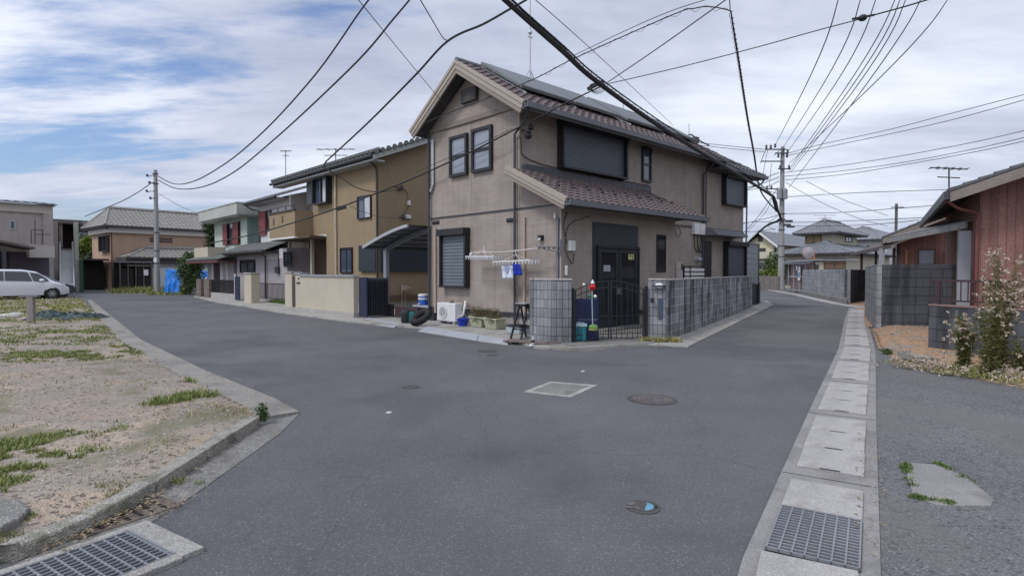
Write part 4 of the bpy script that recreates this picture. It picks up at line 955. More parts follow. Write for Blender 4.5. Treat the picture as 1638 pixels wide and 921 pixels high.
# folding gate at the right end of the wall
FG = T('folding_gate', 'dark folded accordion gate at the right end of the beige wall', 'gate', FU, (9.7, 17.6, 0))
m = MB(); m.box(9.6, 9.66, 17.2, 17.72, .1, 1.42); FG.part(m, 'end_panel', navy)
m = MB()
for i in range(9): a_ = 9.75+i*.085; m.box(a_, a_+.02, 17.25, 17.7, .12, 1.40); m.bar((a_, 17.45, .3), (a_+.08, 17.45, 1.2), .02)
m.box(9.66, 10.6, 17.42, 17.46, 1.36, 1.4); FG.part(m, 'lattice', dkgrey)
BB = T('board_barrier', 'low black board barrier across the carport entrance', 'barrier', FU, (10.5, 17, 0))
BB.part(MB().box(10.5, 10.54, 17.0, 18.3, .08, .50), 'board', blackm); BB.part(MB().box(10.54, 10.58, 15.6, 16.95, .08, .42), 'board', brownd)
# black railing between posts, and mesh fence
ar = 12.0; r0, r1 = bx(455, 11.2), bx(404, 11.2)
RL = T('iron_railing', 'black iron railing behind the cream gate posts', 'fence', FU, (11.2, r0, 0))
m = MB(); m.box(11.19, 11.23, r0, r1, .98, 1.02); m.box(11.19, 11.23, r0, r1, .22, .26)
for i in range(int((r1-r0)/.16)): m.box(11.2, 11.22, r0+i*.16, r0+i*.16+.018, .24, 1.0)
RL.part(m, 'rails', blackm); RL.part(MB().box(11.15, 11.27, r0, r1, 0, .12), 'kerb', found)
f0, f1 = bx(379, 10.5), bx(336, 10.8)
MF = T('mesh_fence', 'black mesh fence on a low concrete base before the green house', 'fence', FU, (10.5, f0, 0))
MF.part(MB().box(10.5, 10.62, f0+.6, f1, 0, .38), 'base', found, bevel=.01)
m = MB(); m.box(10.54, 10.57, f0+.6, f1, .4, .43); m.box(10.54, 10.57, f0+.6, f1, 1.12, 1.15)
for i in range(int((f1-f0-.6)/.075)): m.box(10.55, 10.562, f0+.6+i*.075, f0+.6+i*.075+.03, .4, 1.14)
for i in range(9): m.box(10.548, 10.56, f0+.6, f1, .44+i*.08, .455+i*.08)
MF.part(m, 'mesh', blackm); MF.part(MB().box(10.52, 10.6, f1, f1+.09, 0, 1.3).box(10.52, 10.6, f0+.5, f0+.58, 0, 1.5), 'rail_post', whitem)
MF.part(MB().box(10.5, 10.54, f0-.3, f0+.45, .1, 1.35), 'side_gate', navy)

# ---------------------------------------------------------------- carport
CP = T('carport', 'grey aluminium carport with curved polycarbonate roof between the two houses', 'carport', FU, (10.7, 17.9, 0))
def arc(b): t = (17.95-b)/(17.95-13.6); return 2.45+.62*sin(pi*min(max(t, 0), 1.0)*.62)
bs = [17.95-i*(17.95-15.16)/10 for i in range(11)]
m = MB()
for a_ in (9.9, 15.3):
    for i in range(10): m.bar((a_, bs[i], arc(bs[i])), (a_, bs[i+1], arc(bs[i+1])), .06, .09)
CP.part(m, 'edge_beam', M('carport_light', (.40, .41, .42), .45, .08, metal=.3))
m = MB()
for i in range(10): m.bar((10.72, bs[i], arc(bs[i])-.10), (10.72, bs[i+1], arc(bs[i+1])-.10), .09, .15)
CP.part(m, 'roof_beam', gutm)
m = MB()
for i in range(10): m.bar((14.3, bs[i], arc(bs[i])-.10), (14.3, bs[i+1], arc(bs[i+1])-.10), .09, .15)
CP.part(m, 'roof_beam', gutm)
m = MB(); m.box(10.66, 10.80, 17.72, 17.9, 0, 2.45); CP.part(m, 'post', alu, bevel=.008)
m = MB(); m.box(14.25, 14.38, 17.75, 17.9, 0, 2.4); CP.part(m, 'post', alu, bevel=.008)
m = MB(); m.tube([(10.75, 15.25, 2.75), (10.9, 15.35, 0)], .035, 8); CP.part(m, 'prop', alu)
m = MB(); m.box(9.9, 15.3, 17.9, 17.98, 2.38, 2.46); CP.part(m, 'edge_gutter', gutm)
m = MB(); vs = []; fs = []
for a_ in (9.92, 15.28):
    for b_ in bs: vs.append((a_, b_, arc(b_)+.01))
for i in range(10): fs.append((i, i+1, 12+i, 11+i))
m.add(vs, fs); vs2 = [(x, y, z+.02) for x, y, z in vs]; m.add(vs2, [tuple(reversed(f)) for f in fs]); CP.part(m, 'roof_sheet', M('smoke_polycarbonate', (.06, .075, .10), .3, .1), recalc=False)
m = MB()
for i in range(1, 6):
    b_ = 17.95-i*.5; m.box(9.95, 15.3, b_-.015, b_+.015, arc(b_)-.03, arc(b_)+.0)
CP.part(m, 'purlins', gutm)

# ================================================================ FAR LEFT
salmon = M('salmon_render', (.40, .27, .195), .85, .1, 1, .05, streak=.14)
trimw = M('trim_white', (.42, .40, .37), .7, .1)
tile_far = M('far_tiles', (.22, .21, .19), .75, .12, 2, .1, 12)
c = FA.loc(G(181, 464)); xc, yc = c.x, c.y
def fy(px, py, y): return FA.hy(px, py, y)
xr = fy(347, 400, yc)[0]
PH = T('salmon_house', 'salmon rendered house with hipped tile roof behind the utility pole', 'house', FA, (xc, yc, 0))
PH.part(MB().box(xc, xr, yc, yc+6, 0, 5.5), 'wall', salmon)
PH.part(MB().box(xc-.3, xr+.1, yc-.3, yc+6, 5.05, 5.6), 'white_frieze', M('frieze_white', (.50, .47, .43), .7, .06))
o = .7
def hip(t, x0, x1, y0, y1, z, h, mat, tw=.36, tl=.36, nm='roof', ridge=True, thick=.12, rm=None, insf=1):
    w = (y1-y0)/2; lx = x1-x0; ins = min(w*insf, lx/2)
    for (O, E, l) in (((x0, y0, z), (1, 0, 0), lx), ((x1, y1, z), (-1, 0, 0), lx)):
        Uv = V((0, w if E[0] > 0 else -w, h)); roof(t, nm, O, E, Uv.normalized(), l, Uv.length, mat, li=ins, ri=ins, tw=tw, tl=tl, amp=.03, per=4)
    for (O, E) in (((x1, y0, z), (0, 1, 0)), ((x0, y1, z), (0, -1, 0))):
        Uv = V((-ins if E[1] > 0 else ins, 0, h)); roof(t, nm, O, E, Uv.normalized(), 2*w, Uv.length, mat, li=w-.01, ri=w-.01, tw=tw, tl=tl, amp=.04, per=4)
    m = MB(); yc_ = (y0+y1)/2
    m.tube([(x0+ins, yc_, z+h+.12), (x1-ins, yc_, z+h+.12)], .16, 6)
    for (cx_, cy_, rx_) in ((x0, y0, x0+ins), (x1, y0, x1-ins), (x0, y1, x0+ins), (x1, y1, x1-ins)): m.tube([(cx_, cy_, z+.08), (rx_, yc_, z+h+.1)], .10, 6)
    t.part(m, 'ridge_tiles', rm or mat)
    t.part(MB().box(x0+.03, x1-.03, y0+.03, y1-.03, z-thick, z-.005), 'soffit', soffit)
hip(PH, xc-o, xr+1.5, yc-o, yc+6.5, 5.62, 1.75, tile_far, insf=.35)
a_, z_ = fy(240, 380, yc); a2, z2 = fy(275, 388, yc); win(PH, mpy(yc), a_, a2, z2, z_, soffit, M('brown_glass', (.12, .08, .07), .4), .05, .06)
b_, z_ = FA.hx(163, 378, xc); b2, z2 = FA.hx(176, 402, xc); win(PH, mpx(xc), min(b_, b2), max(b_, b2), z2, z_, soffit, gl_dark, .06, .3, 'slide')
PH.part(MB().tube([(xc-.6, yc-.1, 5.5), (xc-.08, yc-.08, 5.2), (xc-.08, yc-.08, .1)], .05, 6), 'downpipe', brownd)
# annex with hipped roof and white wall; dark shed
ya = yc-2.6; xa0 = fy(244, 440, ya)[0]; xa1 = fy(352, 440, ya)[0]
AN = T('white_annex', 'low building with pale metal wall and hipped tiled roof behind the blue tarp', 'outbuilding', FA, (xa0, ya, 0))
AN.part(MB().box(xa0, xa1+1, ya, ya+2.4, 0, 2.1), 'wall', M('pale_blue_metal', (.40, .44, .45), .6, .08, streak=.15))
AN.part(MB().box(xa0-2, xa1+1.2, ya+.1, ya+2.4, 2.1, 2.84), 'dark_band', soffit)
Uv = V((0, 1.0, .35)); roof(AN, 'lean_to', (xa0-1.8, ya-.12, 2.1), (1, 0, 0), Uv.normalized(), xa1-xa0+3.2, Uv.length, tile_far, tw=.4, tl=.4, per=4)
xh0 = fy(205, 413, ya-.2)[0]; hip(AN, xh0, xa1+1.6, ya-.1, ya+4.0, 2.85, .85, tile_far)
SH = T('dark_shed', 'black open fronted shed with flat roof beside the salmon house', 'shed', FA, (xc, ya+1, 0))
xs0 = fy(184, 440, ya+1)[0]; SH.part(MB().box(xs0, xa0-.05, ya+1.3, ya+1.5, 0, 2.5), 'back_wall', M('shed_black', (.02, .018, .018), .9)); 
SH.part(MB().box(xs0, xa0-.1, ya-.3, ya+1.6, 2.4, 2.5), 'roof', gutm)
m = MB()
for k in range(5): x = xs0+(xa0-xs0-.2)*k/4; m.box(x, x+.1, ya-.2, ya-.1, 0, 2.4)
SH.part(m, 'posts', M('shed_post', (.09, .075, .065), .9)); SH.part(MB().box(xa0-.75, xa0-.40, ya-.24, ya-.21, 1.3, 1.8), 'notice', whitem)
SH.part(MB().box(xs0+.1, xs0+(xa0-xs0)*.42, ya-.05, ya, 0, 1.9).box(xs0+(xa0-xs0)*.55, xa0-.2, ya-.05, ya, 0, 2.1), 'front_panels', M('shed_black', (.02, .018, .018), .9))
# dark gap building left of the salmon house and grey block behind
GB = T('dark_garage', 'dark covered passage between the stair block and the salmon house', 'shed', FA, (xc-3, yc+1, 0))
xg0 = fy(128, 440, yc+1)[0]; GB.part(MB().box(xg0, xc-.3, yc+1.5, yc+4, 0, 2.6), 'shutters', M('shed_black', (.02, .018, .018), .9)); GB.part(MB().box(xg0, xc-.2, yc+.2, yc+4, 2.6, 2.75), 'roof', brownd)
c2 = FA.loc(P3(125, 470, 66)); GYb = T('grey_block', 'grey flat roofed block far behind the yellow green tree', 'apartment building', FA, (c2.x, c2.y, 0))
GYb.part(MB().box(c2.x-6, c2.x+4.6, c2.y, c2.y+8, 0, 7.0), 'wall', M('far_grey', (.25, .235, .23), .85, .08)); GYb.part(MB().box(c2.x-6.4, c2.x+5, c2.y-.8, c2.y+8.4, 7.0, 7.5), 'roof_slab', M('far_grey2', (.20, .19, .18), .85, .1))
GYb.part(MB().box(c2.x-5, c2.x+4, c2.y-.02, c2.y+.0, 4.6, 6.8), 'gallery', soffit)
for k in range(3): win(GYb, mpy(c2.y-.02), c2.x+.2+k*1.3, c2.x+1.3+k*1.3, 4.9, 6.1, alu, gl_blue, .06, .06)
# apartment building at the left edge
c = FA.loc(G(84, 470.5)); x1, y1 = c.x, c.y; FS = Fr(R(38))
AP = T('apartment_building', 'two storey beige apartment building with covered parking at the left edge', 'apartment building', FA, (x1, y1, 0))
apw = M('apartment_beige', (.34, .30, .275), .85, .08, streak=.14)
z0w = fy(60, 410, y1)[1]
AP.part(MB().box(x1-16, x1, y1, y1+7, 3.0, 5.9), 'wall', apw)
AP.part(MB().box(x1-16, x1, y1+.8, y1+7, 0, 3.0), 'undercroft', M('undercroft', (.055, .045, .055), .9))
AP.part(MB().box(x1-16, x1+.1, y1-.15, y1+7, 5.75, 6.35), 'fascia', M('apartment_trim', (.42, .385, .345), .8, .06))
Uv = V((0, 4, .45)); roof(AP, 'roof', (x1-16.2, y1-.5, 6.35), (1, 0, 0), Uv.normalized(), 16.5, Uv.length, M('metal_roof', (.15, .155, .165), .6, .1), tw=.5, tl=4.1, amp=.04, per=4)
AP.part(MB().prism([(y1-.5, 6.3), (y1+3.5, 6.85), (y1+7.6, 6.3)], x1-.1, x1+.25, 'x'), 'gable_end', M('apartment_trim', (.42, .385, .345), .8, .06))
AP.part(MB().box(x1-.45, x1+.1, y1-.15, y1+.02, 3.0, 5.75), 'pilaster', apw)
for px in (19,):
    a_, z_ = fy(14.5, 352.5, y1); a2, z2 = fy(25, 367, y1); win(AP, mpy(y1), a_, a2, z2, z_, alu, gl_mid, .06, .06, 'plain')
a_, z_ = fy(42, 391, y1); AP.part(MB().box(a_, x1+.0, y1-.9, y1-.01, 2.6, 3.45), 'balcony', M('apartment_trim', (.42, .385, .345), .8, .06))
m = MB(); 
for (p, q) in (((50, 390), (50, 368)), ((50, 368), (68, 368)), ((68, 368), (68, 390)), ((56, 390), (56, 352)), ((56, 375), (80, 375))):
    pa = fy(*p, y1-.85); pb = fy(*q, y1-.85); m.bar((pa[0], y1-.85, pa[1]), (pb[0], y1-.85, pb[1]), .05)
AP.part(m, 'balcony_frame', dkgrey)
# carport at far left over the van
a_, z_ = fy(54, 392, y1-3); AP.part(MB().prism([(a_-12, z_+.45), (a_-2.6, z_+.45), (a_, z_-.15), (a_, z_-.28), (a_-2.6, z_+.3), (a_-12, z_+.3)], y1-3.5, y1-.1, 'y'), 'canopy', M('canopy_brown', (.12, .10, .095), .8))
a_, _ = fy(6, 400, y1-3.3); AP.part(MB().box(a_-.1, a_+.1, y1-3.4, y1-3.2, 0, 3.0), 'canopy_post', dkgrey)
AP.part(MB().box(x1-5.5, x1-2.5, y1+.78, y1+.799, 0, 2.1), 'dark_door', black)
AP.part(MB().box(x1-2.2, x1+.0, y1+.76, y1+.799, 0, 3.0), 'side_panel', M('purple_grey', (.10, .085, .105), .8))
# stair tower
q = FS.loc(P3(94, 440, 44)); ys = q.y; xs = q.x; xe = FS.hy(127, 440, ys)[0]
ST = T('stair_block', 'outside staircase with white stringers between beige walls of the apartments', 'staircase', FS, (xs, ys, 0))
w_ = xe-xs; l0_ = xs+w_*.04; l1_ = xs+w_*.76
ST.part(MB().box(xe-w_*.22, xe, ys, ys+5, 0, 5.5), 'side_wall', M('stair_wall', (.36, .36, .31), .85, .1))
ST.part(MB().box(xs-.3, xs, ys+.3, ys+5, 0, 5.5), 'side_wall', apw)
ST.part(MB().box(xs+w_*.05, xs+w_*.22, ys+2.8, ys+3.1, 3.6, 5.5), 'pier', apw)
ST.part(MB().box(xs-.4, xe+.3, ys+2.4, ys+5, 5.5, 5.8), 'roof', M('canopy_brown', (.12, .10, .095), .8))
ST.part(MB().box(xs, xe, ys+4.9, ys+5, 0, 5.7), 'back_wall', M('stair_back', (.10, .07, .07), .9))
for i in range(15): ST.part(MB().box(l0_+.1, l1_-.1, ys-1.2+i*.27, ys-.935+i*.27, max(0, i*.225-.2), .19+i*.225), 'step', M('steps_grey', (.66, .67, .69), .8, .1), bevel=.02)
for x_ in (l0_, l1_-.1): ST.part(MB().prism([(ys-1.4, 0), (ys-1.4, .5), (ys+2.9, 4.1), (ys+2.9, 3.2), (ys-.6, 0)], x_, x_+.1, 'x'), 'stringer', whitem)
ST.part(MB().box(l0_+.1, l1_-.1, ys+2.9, ys+3.0, 3.2, 3.5), 'landing', apw)
ST.part(MB().box(xe, xe+.25, ys-.3, ys+.5, 0, 2.6), 'green_panel', M('dark_green', (.03, .07, .045), .8))
# concrete wheel-stop line on forecourt
# ---------------------------------------------------------------- cars
paint_w = M('white_car_paint', (.62, .64, .68), .25, .02, fine=0, bump=0, coat=.6, spec=.5)
paint_k = M('black_car_paint', (.05, .05, .055), .2, .02, fine=0, bump=0, coat=.8)
rubber = M('rubber', (.02, .02, .02), .85, .1, bump=.1)
def car(name, lab, fr, base, st, wheels, wr, paint, wins, ws_, hl, mirror, grp):
    """st: stations x, z_sill, z_belt, z_roof, half width belt, half width roof"""
    t = T(name, lab, 'car', fr, base, grp); bx_, by_ = base[0], base[1]
    m = MB(); vs = []; fs = []
    for (x, zs, zb, zr, wb, wr_) in st:
        ring = [(-wb*.93, zs), (-wb, (zs+zb)*.5), (-wb*.985, zb), (-wr_, zr-.06), (-wr_*.85, zr), (wr_*.85, zr), (wr_, zr-.06), (wb*.985, zb), (wb, (zs+zb)*.5), (wb*.93, zs)]
        vs += [(bx_+x, by_+y, z) for y, z in ring]
    k = 10
    for i in range(len(st)-1):
        for j in range(k): fs.append((i*k+j, i*k+(j+1) % k, (i+1)*k+(j+1) % k, (i+1)*k+j))
    fs.append(tuple(range(k-1, -1, -1))); fs.append(tuple((len(st)-1)*k+j for j in range(k))); m.add(vs, fs)
    body = t.part(m, 'body', paint, smooth=True)
    for sg in (-1, 1):
        for poly in wins:
            g = MB(); pts = []
            for (x, z) in poly:
                for i in range(len(st)-1):
                    if st[i][0] <= x <= st[i+1][0]:
                        f = (x-st[i][0])/(st[i+1][0]-st[i][0]); a = [st[i][q]+(st[i+1][q]-st[i][q])*f for q in range(6)]; break
                y = a[4]*.985+(a[5]-a[4]*.985)*max(0, min(1, (z-a[2])/max(a[3]-.06-a[2], .01)))
                pts.append((bx_+x, by_+sg*(y+.022), z))
            g.add(pts, [tuple(range(len(pts)))]); g.add([(x, y-sg*.02, z) for x, y, z in pts], [tuple(range(len(pts)))]); t.part(g, 'side_window', gl_dark, recalc=False)
        g = MB(); x0, y0, z0, x1_, y1_, z1 = hl
        g.box(bx_+x0, bx_+x1_, by_+sg*y0, by_+sg*y1_, z0, z1); t.part(g, 'headlight', glass('lamp_glass', (.55, .57, .6), .1), bevel=.03)
        mx_, mz_ = mirror; t.part(MB().ball((bx_+mx_, by_+sg*(st[3][4]+.12), mz_), .13, 8, sz=.65), 'wing_mirror', paint, smooth=True)
        for wx_ in wheels:
            yw = by_+sg*(st[3][4]-.10); r = wr
            tw_ = MB(); tw_.lathe((bx_+wx_, yw, r), [(r*.6, -.1), (r*.95, -.11), (r, -.08), (r, .08), (r*.95, .11), (r*.6, .1)], 24, 'y'); wh = t.part(tw_, 'wheel', rubber)
            rm = MB(); rm.lathe((bx_+wx_, yw+sg*.085, r), [(r*.62, -.02), (r*.6, .02)], 20, 'y'); rimo = t.part(rm, 'rim', M('dark_rim', (.10, .10, .105), .4, metal=.5), parent=wh)
            sp2 = MB()
            for q in range(6): a = q*pi/3; sp2.bar((bx_+wx_, yw+sg*.115, r), (bx_+wx_+cos(a)*r*.58, yw+sg*.112, r+sin(a)*r*.58), .05, .03)
            t.part(sp2, 'spokes', alu, parent=wh)
            arch = MB(); arch.lathe((bx_+wx_, by_+sg*(st[3][4]-.02), r+.0), [(r*1.16, -.01), (r*1.16, .012)], 24, 'y'); t.part(arch, 'wheel_arch', black)
    g = MB(); pts = [(bx_+x, by_+y, z) for x, y, z in ws_]; g.add(pts, [(0, 1, 2, 3)]); g.add([(x-.02, y, z-.02) for x, y, z in pts], [(0, 1, 2, 3)]); t.part(g, 'windscreen', gl_mid, recalc=False)  # pane coloured lighter grey, with the reflection put into its colour
    return t
fr_c = Fr(R(48))
nose = fr_c.loc(G(113, 477.5))
vst = [(-4.80, .35, 1.05, 1.45, .82, .68), (-4.70, .28, 1.05, 1.70, .88, .70), (-3.6, .25, 1.02, 1.76, .90, .72), (-2.2, .25, 1.0, 1.74, .90, .71), (-1.55, .25, .98, 1.62, .90, .66), (-.95, .25, .97, 1.22, .90, .74), (-.7, .25, .93, 1.04, .89, .72), (-.25, .27, .80, .86, .82, .62), (0, .32, .60, .68, .62, .5)]
car('white_minivan', 'white minivan parked side on at the left edge before the apartments', fr_c, (nose.x, nose.y+.9, 0), vst, (-.85-.02, -3.75), .33, paint_w,
    [[(-4.5, 1.1), (-4.45, 1.58), (-3.6, 1.64), (-3.0, 1.64), (-3.0, 1.1)], [(-2.95, 1.1), (-2.95, 1.64), (-2.2, 1.62), (-1.95, 1.60), (-1.75, 1.06)], [(-1.68, 1.05), (-1.85, 1.58), (-1.45, 1.50), (-1.05, 1.18), (-1.0, 1.04)]],
    [(-1.55, -.60, 1.60), (-1.55, .60, 1.60), (-.80, .70, 1.13), (-.80, -.70, 1.13)], (-.62, .60, .72, -.22, .80, .88), (-1.35, 1.12), 'cars parked before the apartments')
nose = fr_c.loc(G(125, 474.5)); nose.y += .2
kst = [(-4.0, .35, .9, 1.2, .75, .6), (-3.9, .25, .92, 1.42, .82, .62), (-3.0, .22, .92, 1.50, .84, .64), (-2.0, .22, .92, 1.48, .84, .64), (-1.5, .22, .92, 1.35, .84, .62), (-.95, .22, .92, 1.02, .84, .68), (-.6, .24, .85, .92, .83, .66), (-.2, .26, .74, .8, .76, .58), (0, .3, .6, .65, .58, .48)]
car('black_car', 'small black hatchback half hidden behind the white minivan', fr_c, (nose.x, nose.y+.8, 0), kst, (-.8, -3.2), .29, paint_k,
    [[(-3.7, 1.0), (-3.6, 1.35), (-2.2, 1.40), (-2.2, .97)], [(-2.1, .97), (-2.1, 1.39), (-1.55, 1.28), (-1.05, 1.0)]],
    [(-1.5, -.55, 1.34), (-1.5, .55, 1.34), (-.95, .62, 1.0), (-.95, -.62, 1.0)], (-.5, .5, .62, -.12, .72, .8), (-1.3, .98), 'cars parked before the apartments')
# ================================================================ BLOCK WALLS AND GATE
blk = MBrick('grey_blocks', (.25, .255, .265), (.55, .55, .55), .40, .20, .007, 0, .3, .9, hard=1, streak=.8, bump=.7, fine=.12, fs=40)
blk2 = MBrick('pillar_blocks', (.26, .265, .275), (.075, .075, .08), .15, .20, .007, 0, .18, .9, diff=True, hard=1, streak=.35, bump=.8, fine=.12, fs=40)
blkd = MBrick('dark_blocks', (.09, .095, .105), (.045, .045, .05), .9, .24, .010, .35, .12, .92, hard=1, streak=.5, bump=.7, fine=.15, fs=35)
blkg = MBrick('worn_blocks', (.27, .275, .28), (.16, .16, .16), .9, .22, .010, .4, .15, .9, streak=.45, bump=.7, fine=.12, fs=35)
def wall_seg(name, lab, p, q, h, th, mat, z0=0, cap=None, side=1, grp=None, cat='wall'):
    d = (q-p); fr = Fr(math.atan2(d.y, d.x)); a = fr.loc(p); l = d.length
    t = T(name, lab, cat, fr, (a.x, a.y, 0), grp)
    t.part(MB().box(a.x, a.x+l, a.y, a.y+side*th, z0, h), 'blocks', mat, bevel=.008)
    if cap: t.part(MB().box(a.x-.01, a.x+l+.01, a.y-side*.012, a.y+side*(th+.012), h, h+.035), 'coping', cap, bevel=.006)
    return t, fr, a, l
w0 = G(1065, 548); w1 = G(1203, 493)
t_, f_, a_, l_ = wall_seg('block_wall', 'long stained grey concrete block wall along the right hand street', w0, w1, 1.40, .12, blk, cap=found)
# raised piers on the wall face
m = MB()
for s in (2.4, 4.9, 7.4, 9.9): m.box(a_.x+s, a_.x+s+.045, a_.y-.012, a_.y+.01, .05, 1.38)
t_.part(m, 'joint_strip', conc_dark)
def pillar(pts, lab, mat):
    g = [G(*p) for p in pts]; c = sum(g, V())/len(g); t = T('gate_pillar', lab, 'gate pillar', FW, (c.x, c.y, 0), 'block gate pillars')
    t.part(MB().sheet([(p.x, p.y) for p in g], 0, 1.42), 'blocks', mat, bevel=.008)
    cc = [(c.x+(p.x-c.x)*1.02, c.y+(p.y-c.y)*1.02) for p in g]; t.part(MB().sheet(cc, 1.42, 1.45), 'coping', found, bevel=.006); return t, g
pl, gl = pillar(((847, 547), (858, 549), (871, 550.5), (885, 552), (914, 552.5), (914, 546), (886, 545), (858, 541)), 'rounded grey block gate pillar left of the iron gate', blk2)
pr_, gr2 = pillar(((1036, 547), (1064.5, 548.5), (1068, 545), (1040, 543.5)), 'grey block gate pillar with lamp and letterbox right of the gate', blk2)
pz = G(1050, 548); Yf = pz.y-.015
def fz(px, py): p = P3(px, py, Yf); return p.x, p.z
m = MB(); x, z = fz(1054, 458); m.lathe((x, Yf-.02, z), [(.16, 0), (.16, .012), (.11, .03)], 16, sy=.5); lamp = pr_.part(m, 'lamp_hood', blackm)
m = MB(); m.ball((x, Yf-.03, z+.015), .10, 10, sz=.6, sy=.5); pr_.part(m, 'lamp_globe', whitem, parent=lamp, smooth=True)
x, z = fz(1043.5, 480); pr_.part(MB().box(x-.035, x+.035, Yf-.03, Yf+.02, z-.06, z+.05), 'intercom', blackm, bevel=.006)
x, z = fz(1058, 493); pr_.part(MB().box(x-.07, x+.07, Yf-.02, Yf+.02, z-.24, z+.22), 'letterbox', M('letterbox_blue', (.06, .08, .11), .4, .1), bevel=.008)
x, z = fz(1052, 495)
# iron gate
gA = G(917, 551.5); gB = G(1033, 547.5); d = gB-gA; fg = Fr(math.atan2(d.y, d.x)); ga = fg.loc(gA); gl_ = d.length
GT = T('iron_gate', 'black wrought iron double gate with arched top between the block pillars', 'gate', fg, (ga.x, ga.y, 0))
GT.part(MB().box(ga.x-.03, ga.x+.02, ga.y-.03, ga.y+.03, 0, 1.25).box(ga.x+gl_-.03, ga.x+gl_+.03, ga.y-.03, ga.y+.03, 0, 1.28), 'gate_post', blackm)
for k in (0, 1):
    m = MB(); x0 = ga.x+.05+k*(gl_/2-.03); x1_ = x0+gl_/2-.09; mid = ga.x+gl_/2
    top = lambda x, o=0: 1.18-o+.22*(1-((x-mid)/(gl_/2))**2)
    for xx in (x0, x1_): m.box(xx-.012, xx+.012, ga.y-.012, ga.y+.012, .10, top(xx))
    for o in (0, .14): m.tube([(x0+(x1_-x0)*i/10, ga.y, top(x0+(x1_-x0)*i/10, o)) for i in range(11)], .011, 6)
    for z in (.12, .22, .62): m.box(x0, x1_, ga.y-.008, ga.y+.008, z-.008, z+.008)
    n = 6
    for i in range(1, n): xx = x0+(x1_-x0)*i/n; m.box(xx-.006, xx+.006, ga.y-.006, ga.y+.006, .10, top(xx))
    for i in range(n): xx = x0+(x1_-x0)*(i+.5)/n; m.box(xx-.005, xx+.005, ga.y-.005, ga.y+.005, .22, .42)
    GT.part(m, 'gate_leaf', blackm)
# navy board and teal bin behind the gate
Yb = gA.y+.25
p0 = P3(921, 478, Yb); p1 = P3(958, 540, Yb)
NB = T('navy_cabinet', 'tall glossy navy cabinet standing just inside the iron gate', 'cabinet', FW, ((p0.x+p1.x)/2, Yb, .06))
NB.part(MB().box(p0.x, p1.x, Yb, Yb+.3, .06, p0.z), 'body', M('navy_plastic', (.012, .022, .085), .3, .05), bevel=.015)
NB.part(MB().box(p0.x+.03, p1.x-.03, Yb-.004, Yb, (p0.z+.06)/2, (p0.z+.06)/2+.015), 'seam', M('pale_seam', (.2, .24, .33), .5))
Yt = gA.y+.05; p0 = P3(917, 516, Yt); p1 = P3(939, 545, Yt); zt = P3(917, 522, Yt).z
TB = T('teal_bin', 'teal plastic bin with pale lid behind the left gate leaf', 'bin', FW, ((p0.x+p1.x)/2, Yt+.12, .06))
cx_ = (p0.x+p1.x)/2; w_ = (p1.x-p0.x)
TB.part(MB().prism([(cx_-w_*.42, .07), (cx_+w_*.42, .07), (cx_+w_*.5, zt), (cx_-w_*.5, zt)], Yt, Yt+.25, 'y'), 'tub', M('teal_plastic', (.01, .13, .17), .4, .05), bevel=.02)
TB.part(MB().box(cx_-w_*.42, cx_+w_*.5, Yt-.01, Yt+.26, zt, zt+.06).ball((cx_, Yt+.12, zt+.05), w_*.4, 8, sz=.35), 'lid', M('pale_blue_plastic', (.30, .40, .44), .4, .05), smooth=True)
# hanging ornament on the gate
Yo = gA.y-.06
def oz(px, py): p = P3(px, py, Yo); return (p.x, Yo, p.z)
OR = T('garden_ornament', 'hanging ornament with red ball, small white birds and green disc on the gate', 'ornament', FW, oz(948, 525))
OR.part(MB().tube([oz(948, 450), oz(947, 480), oz(948, 520)], .012, 6), 'cord', M('pale_cord', (.35, .37, .35), .7))
OR.part(MB().ball(oz(948, 459), .072, 10), 'red_ball', M('red_plastic', (.45, .01, .01), .35, .05), smooth=True)
OR.part(MB().lathe(oz(948, 453), [(.045, 0), (.03, .03), (.008, .08)], 8).lathe(oz(934, 456), [(.03, 0), (.03, .02), (.006, .05)], 8), 'white_tops', whitem)
OR.part(MB().ball(oz(943, 473), .045, 8).ball(oz(950, 475), .03, 8), 'green_bird', M('dark_green_glaze', (.03, .14, .08), .4), smooth=True); OR.part(MB().ball(oz(952, 474), .04, 8), 'white_bird', whitem, smooth=True)
OR.part(MB().ball(oz(949, 524), .105, 12, sz=.75, sy=.5), 'green_disc', M('lime_green', (.11, .22, .05), .4, .3, 12), smooth=True)
OR.part(MB().lathe(oz(949, 527), [(.098, -.02), (.108, 0), (.098, .02)], 16, sy=.5), 'brass_rim', M('brass', (.25, .20, .08), .4, metal=.3))
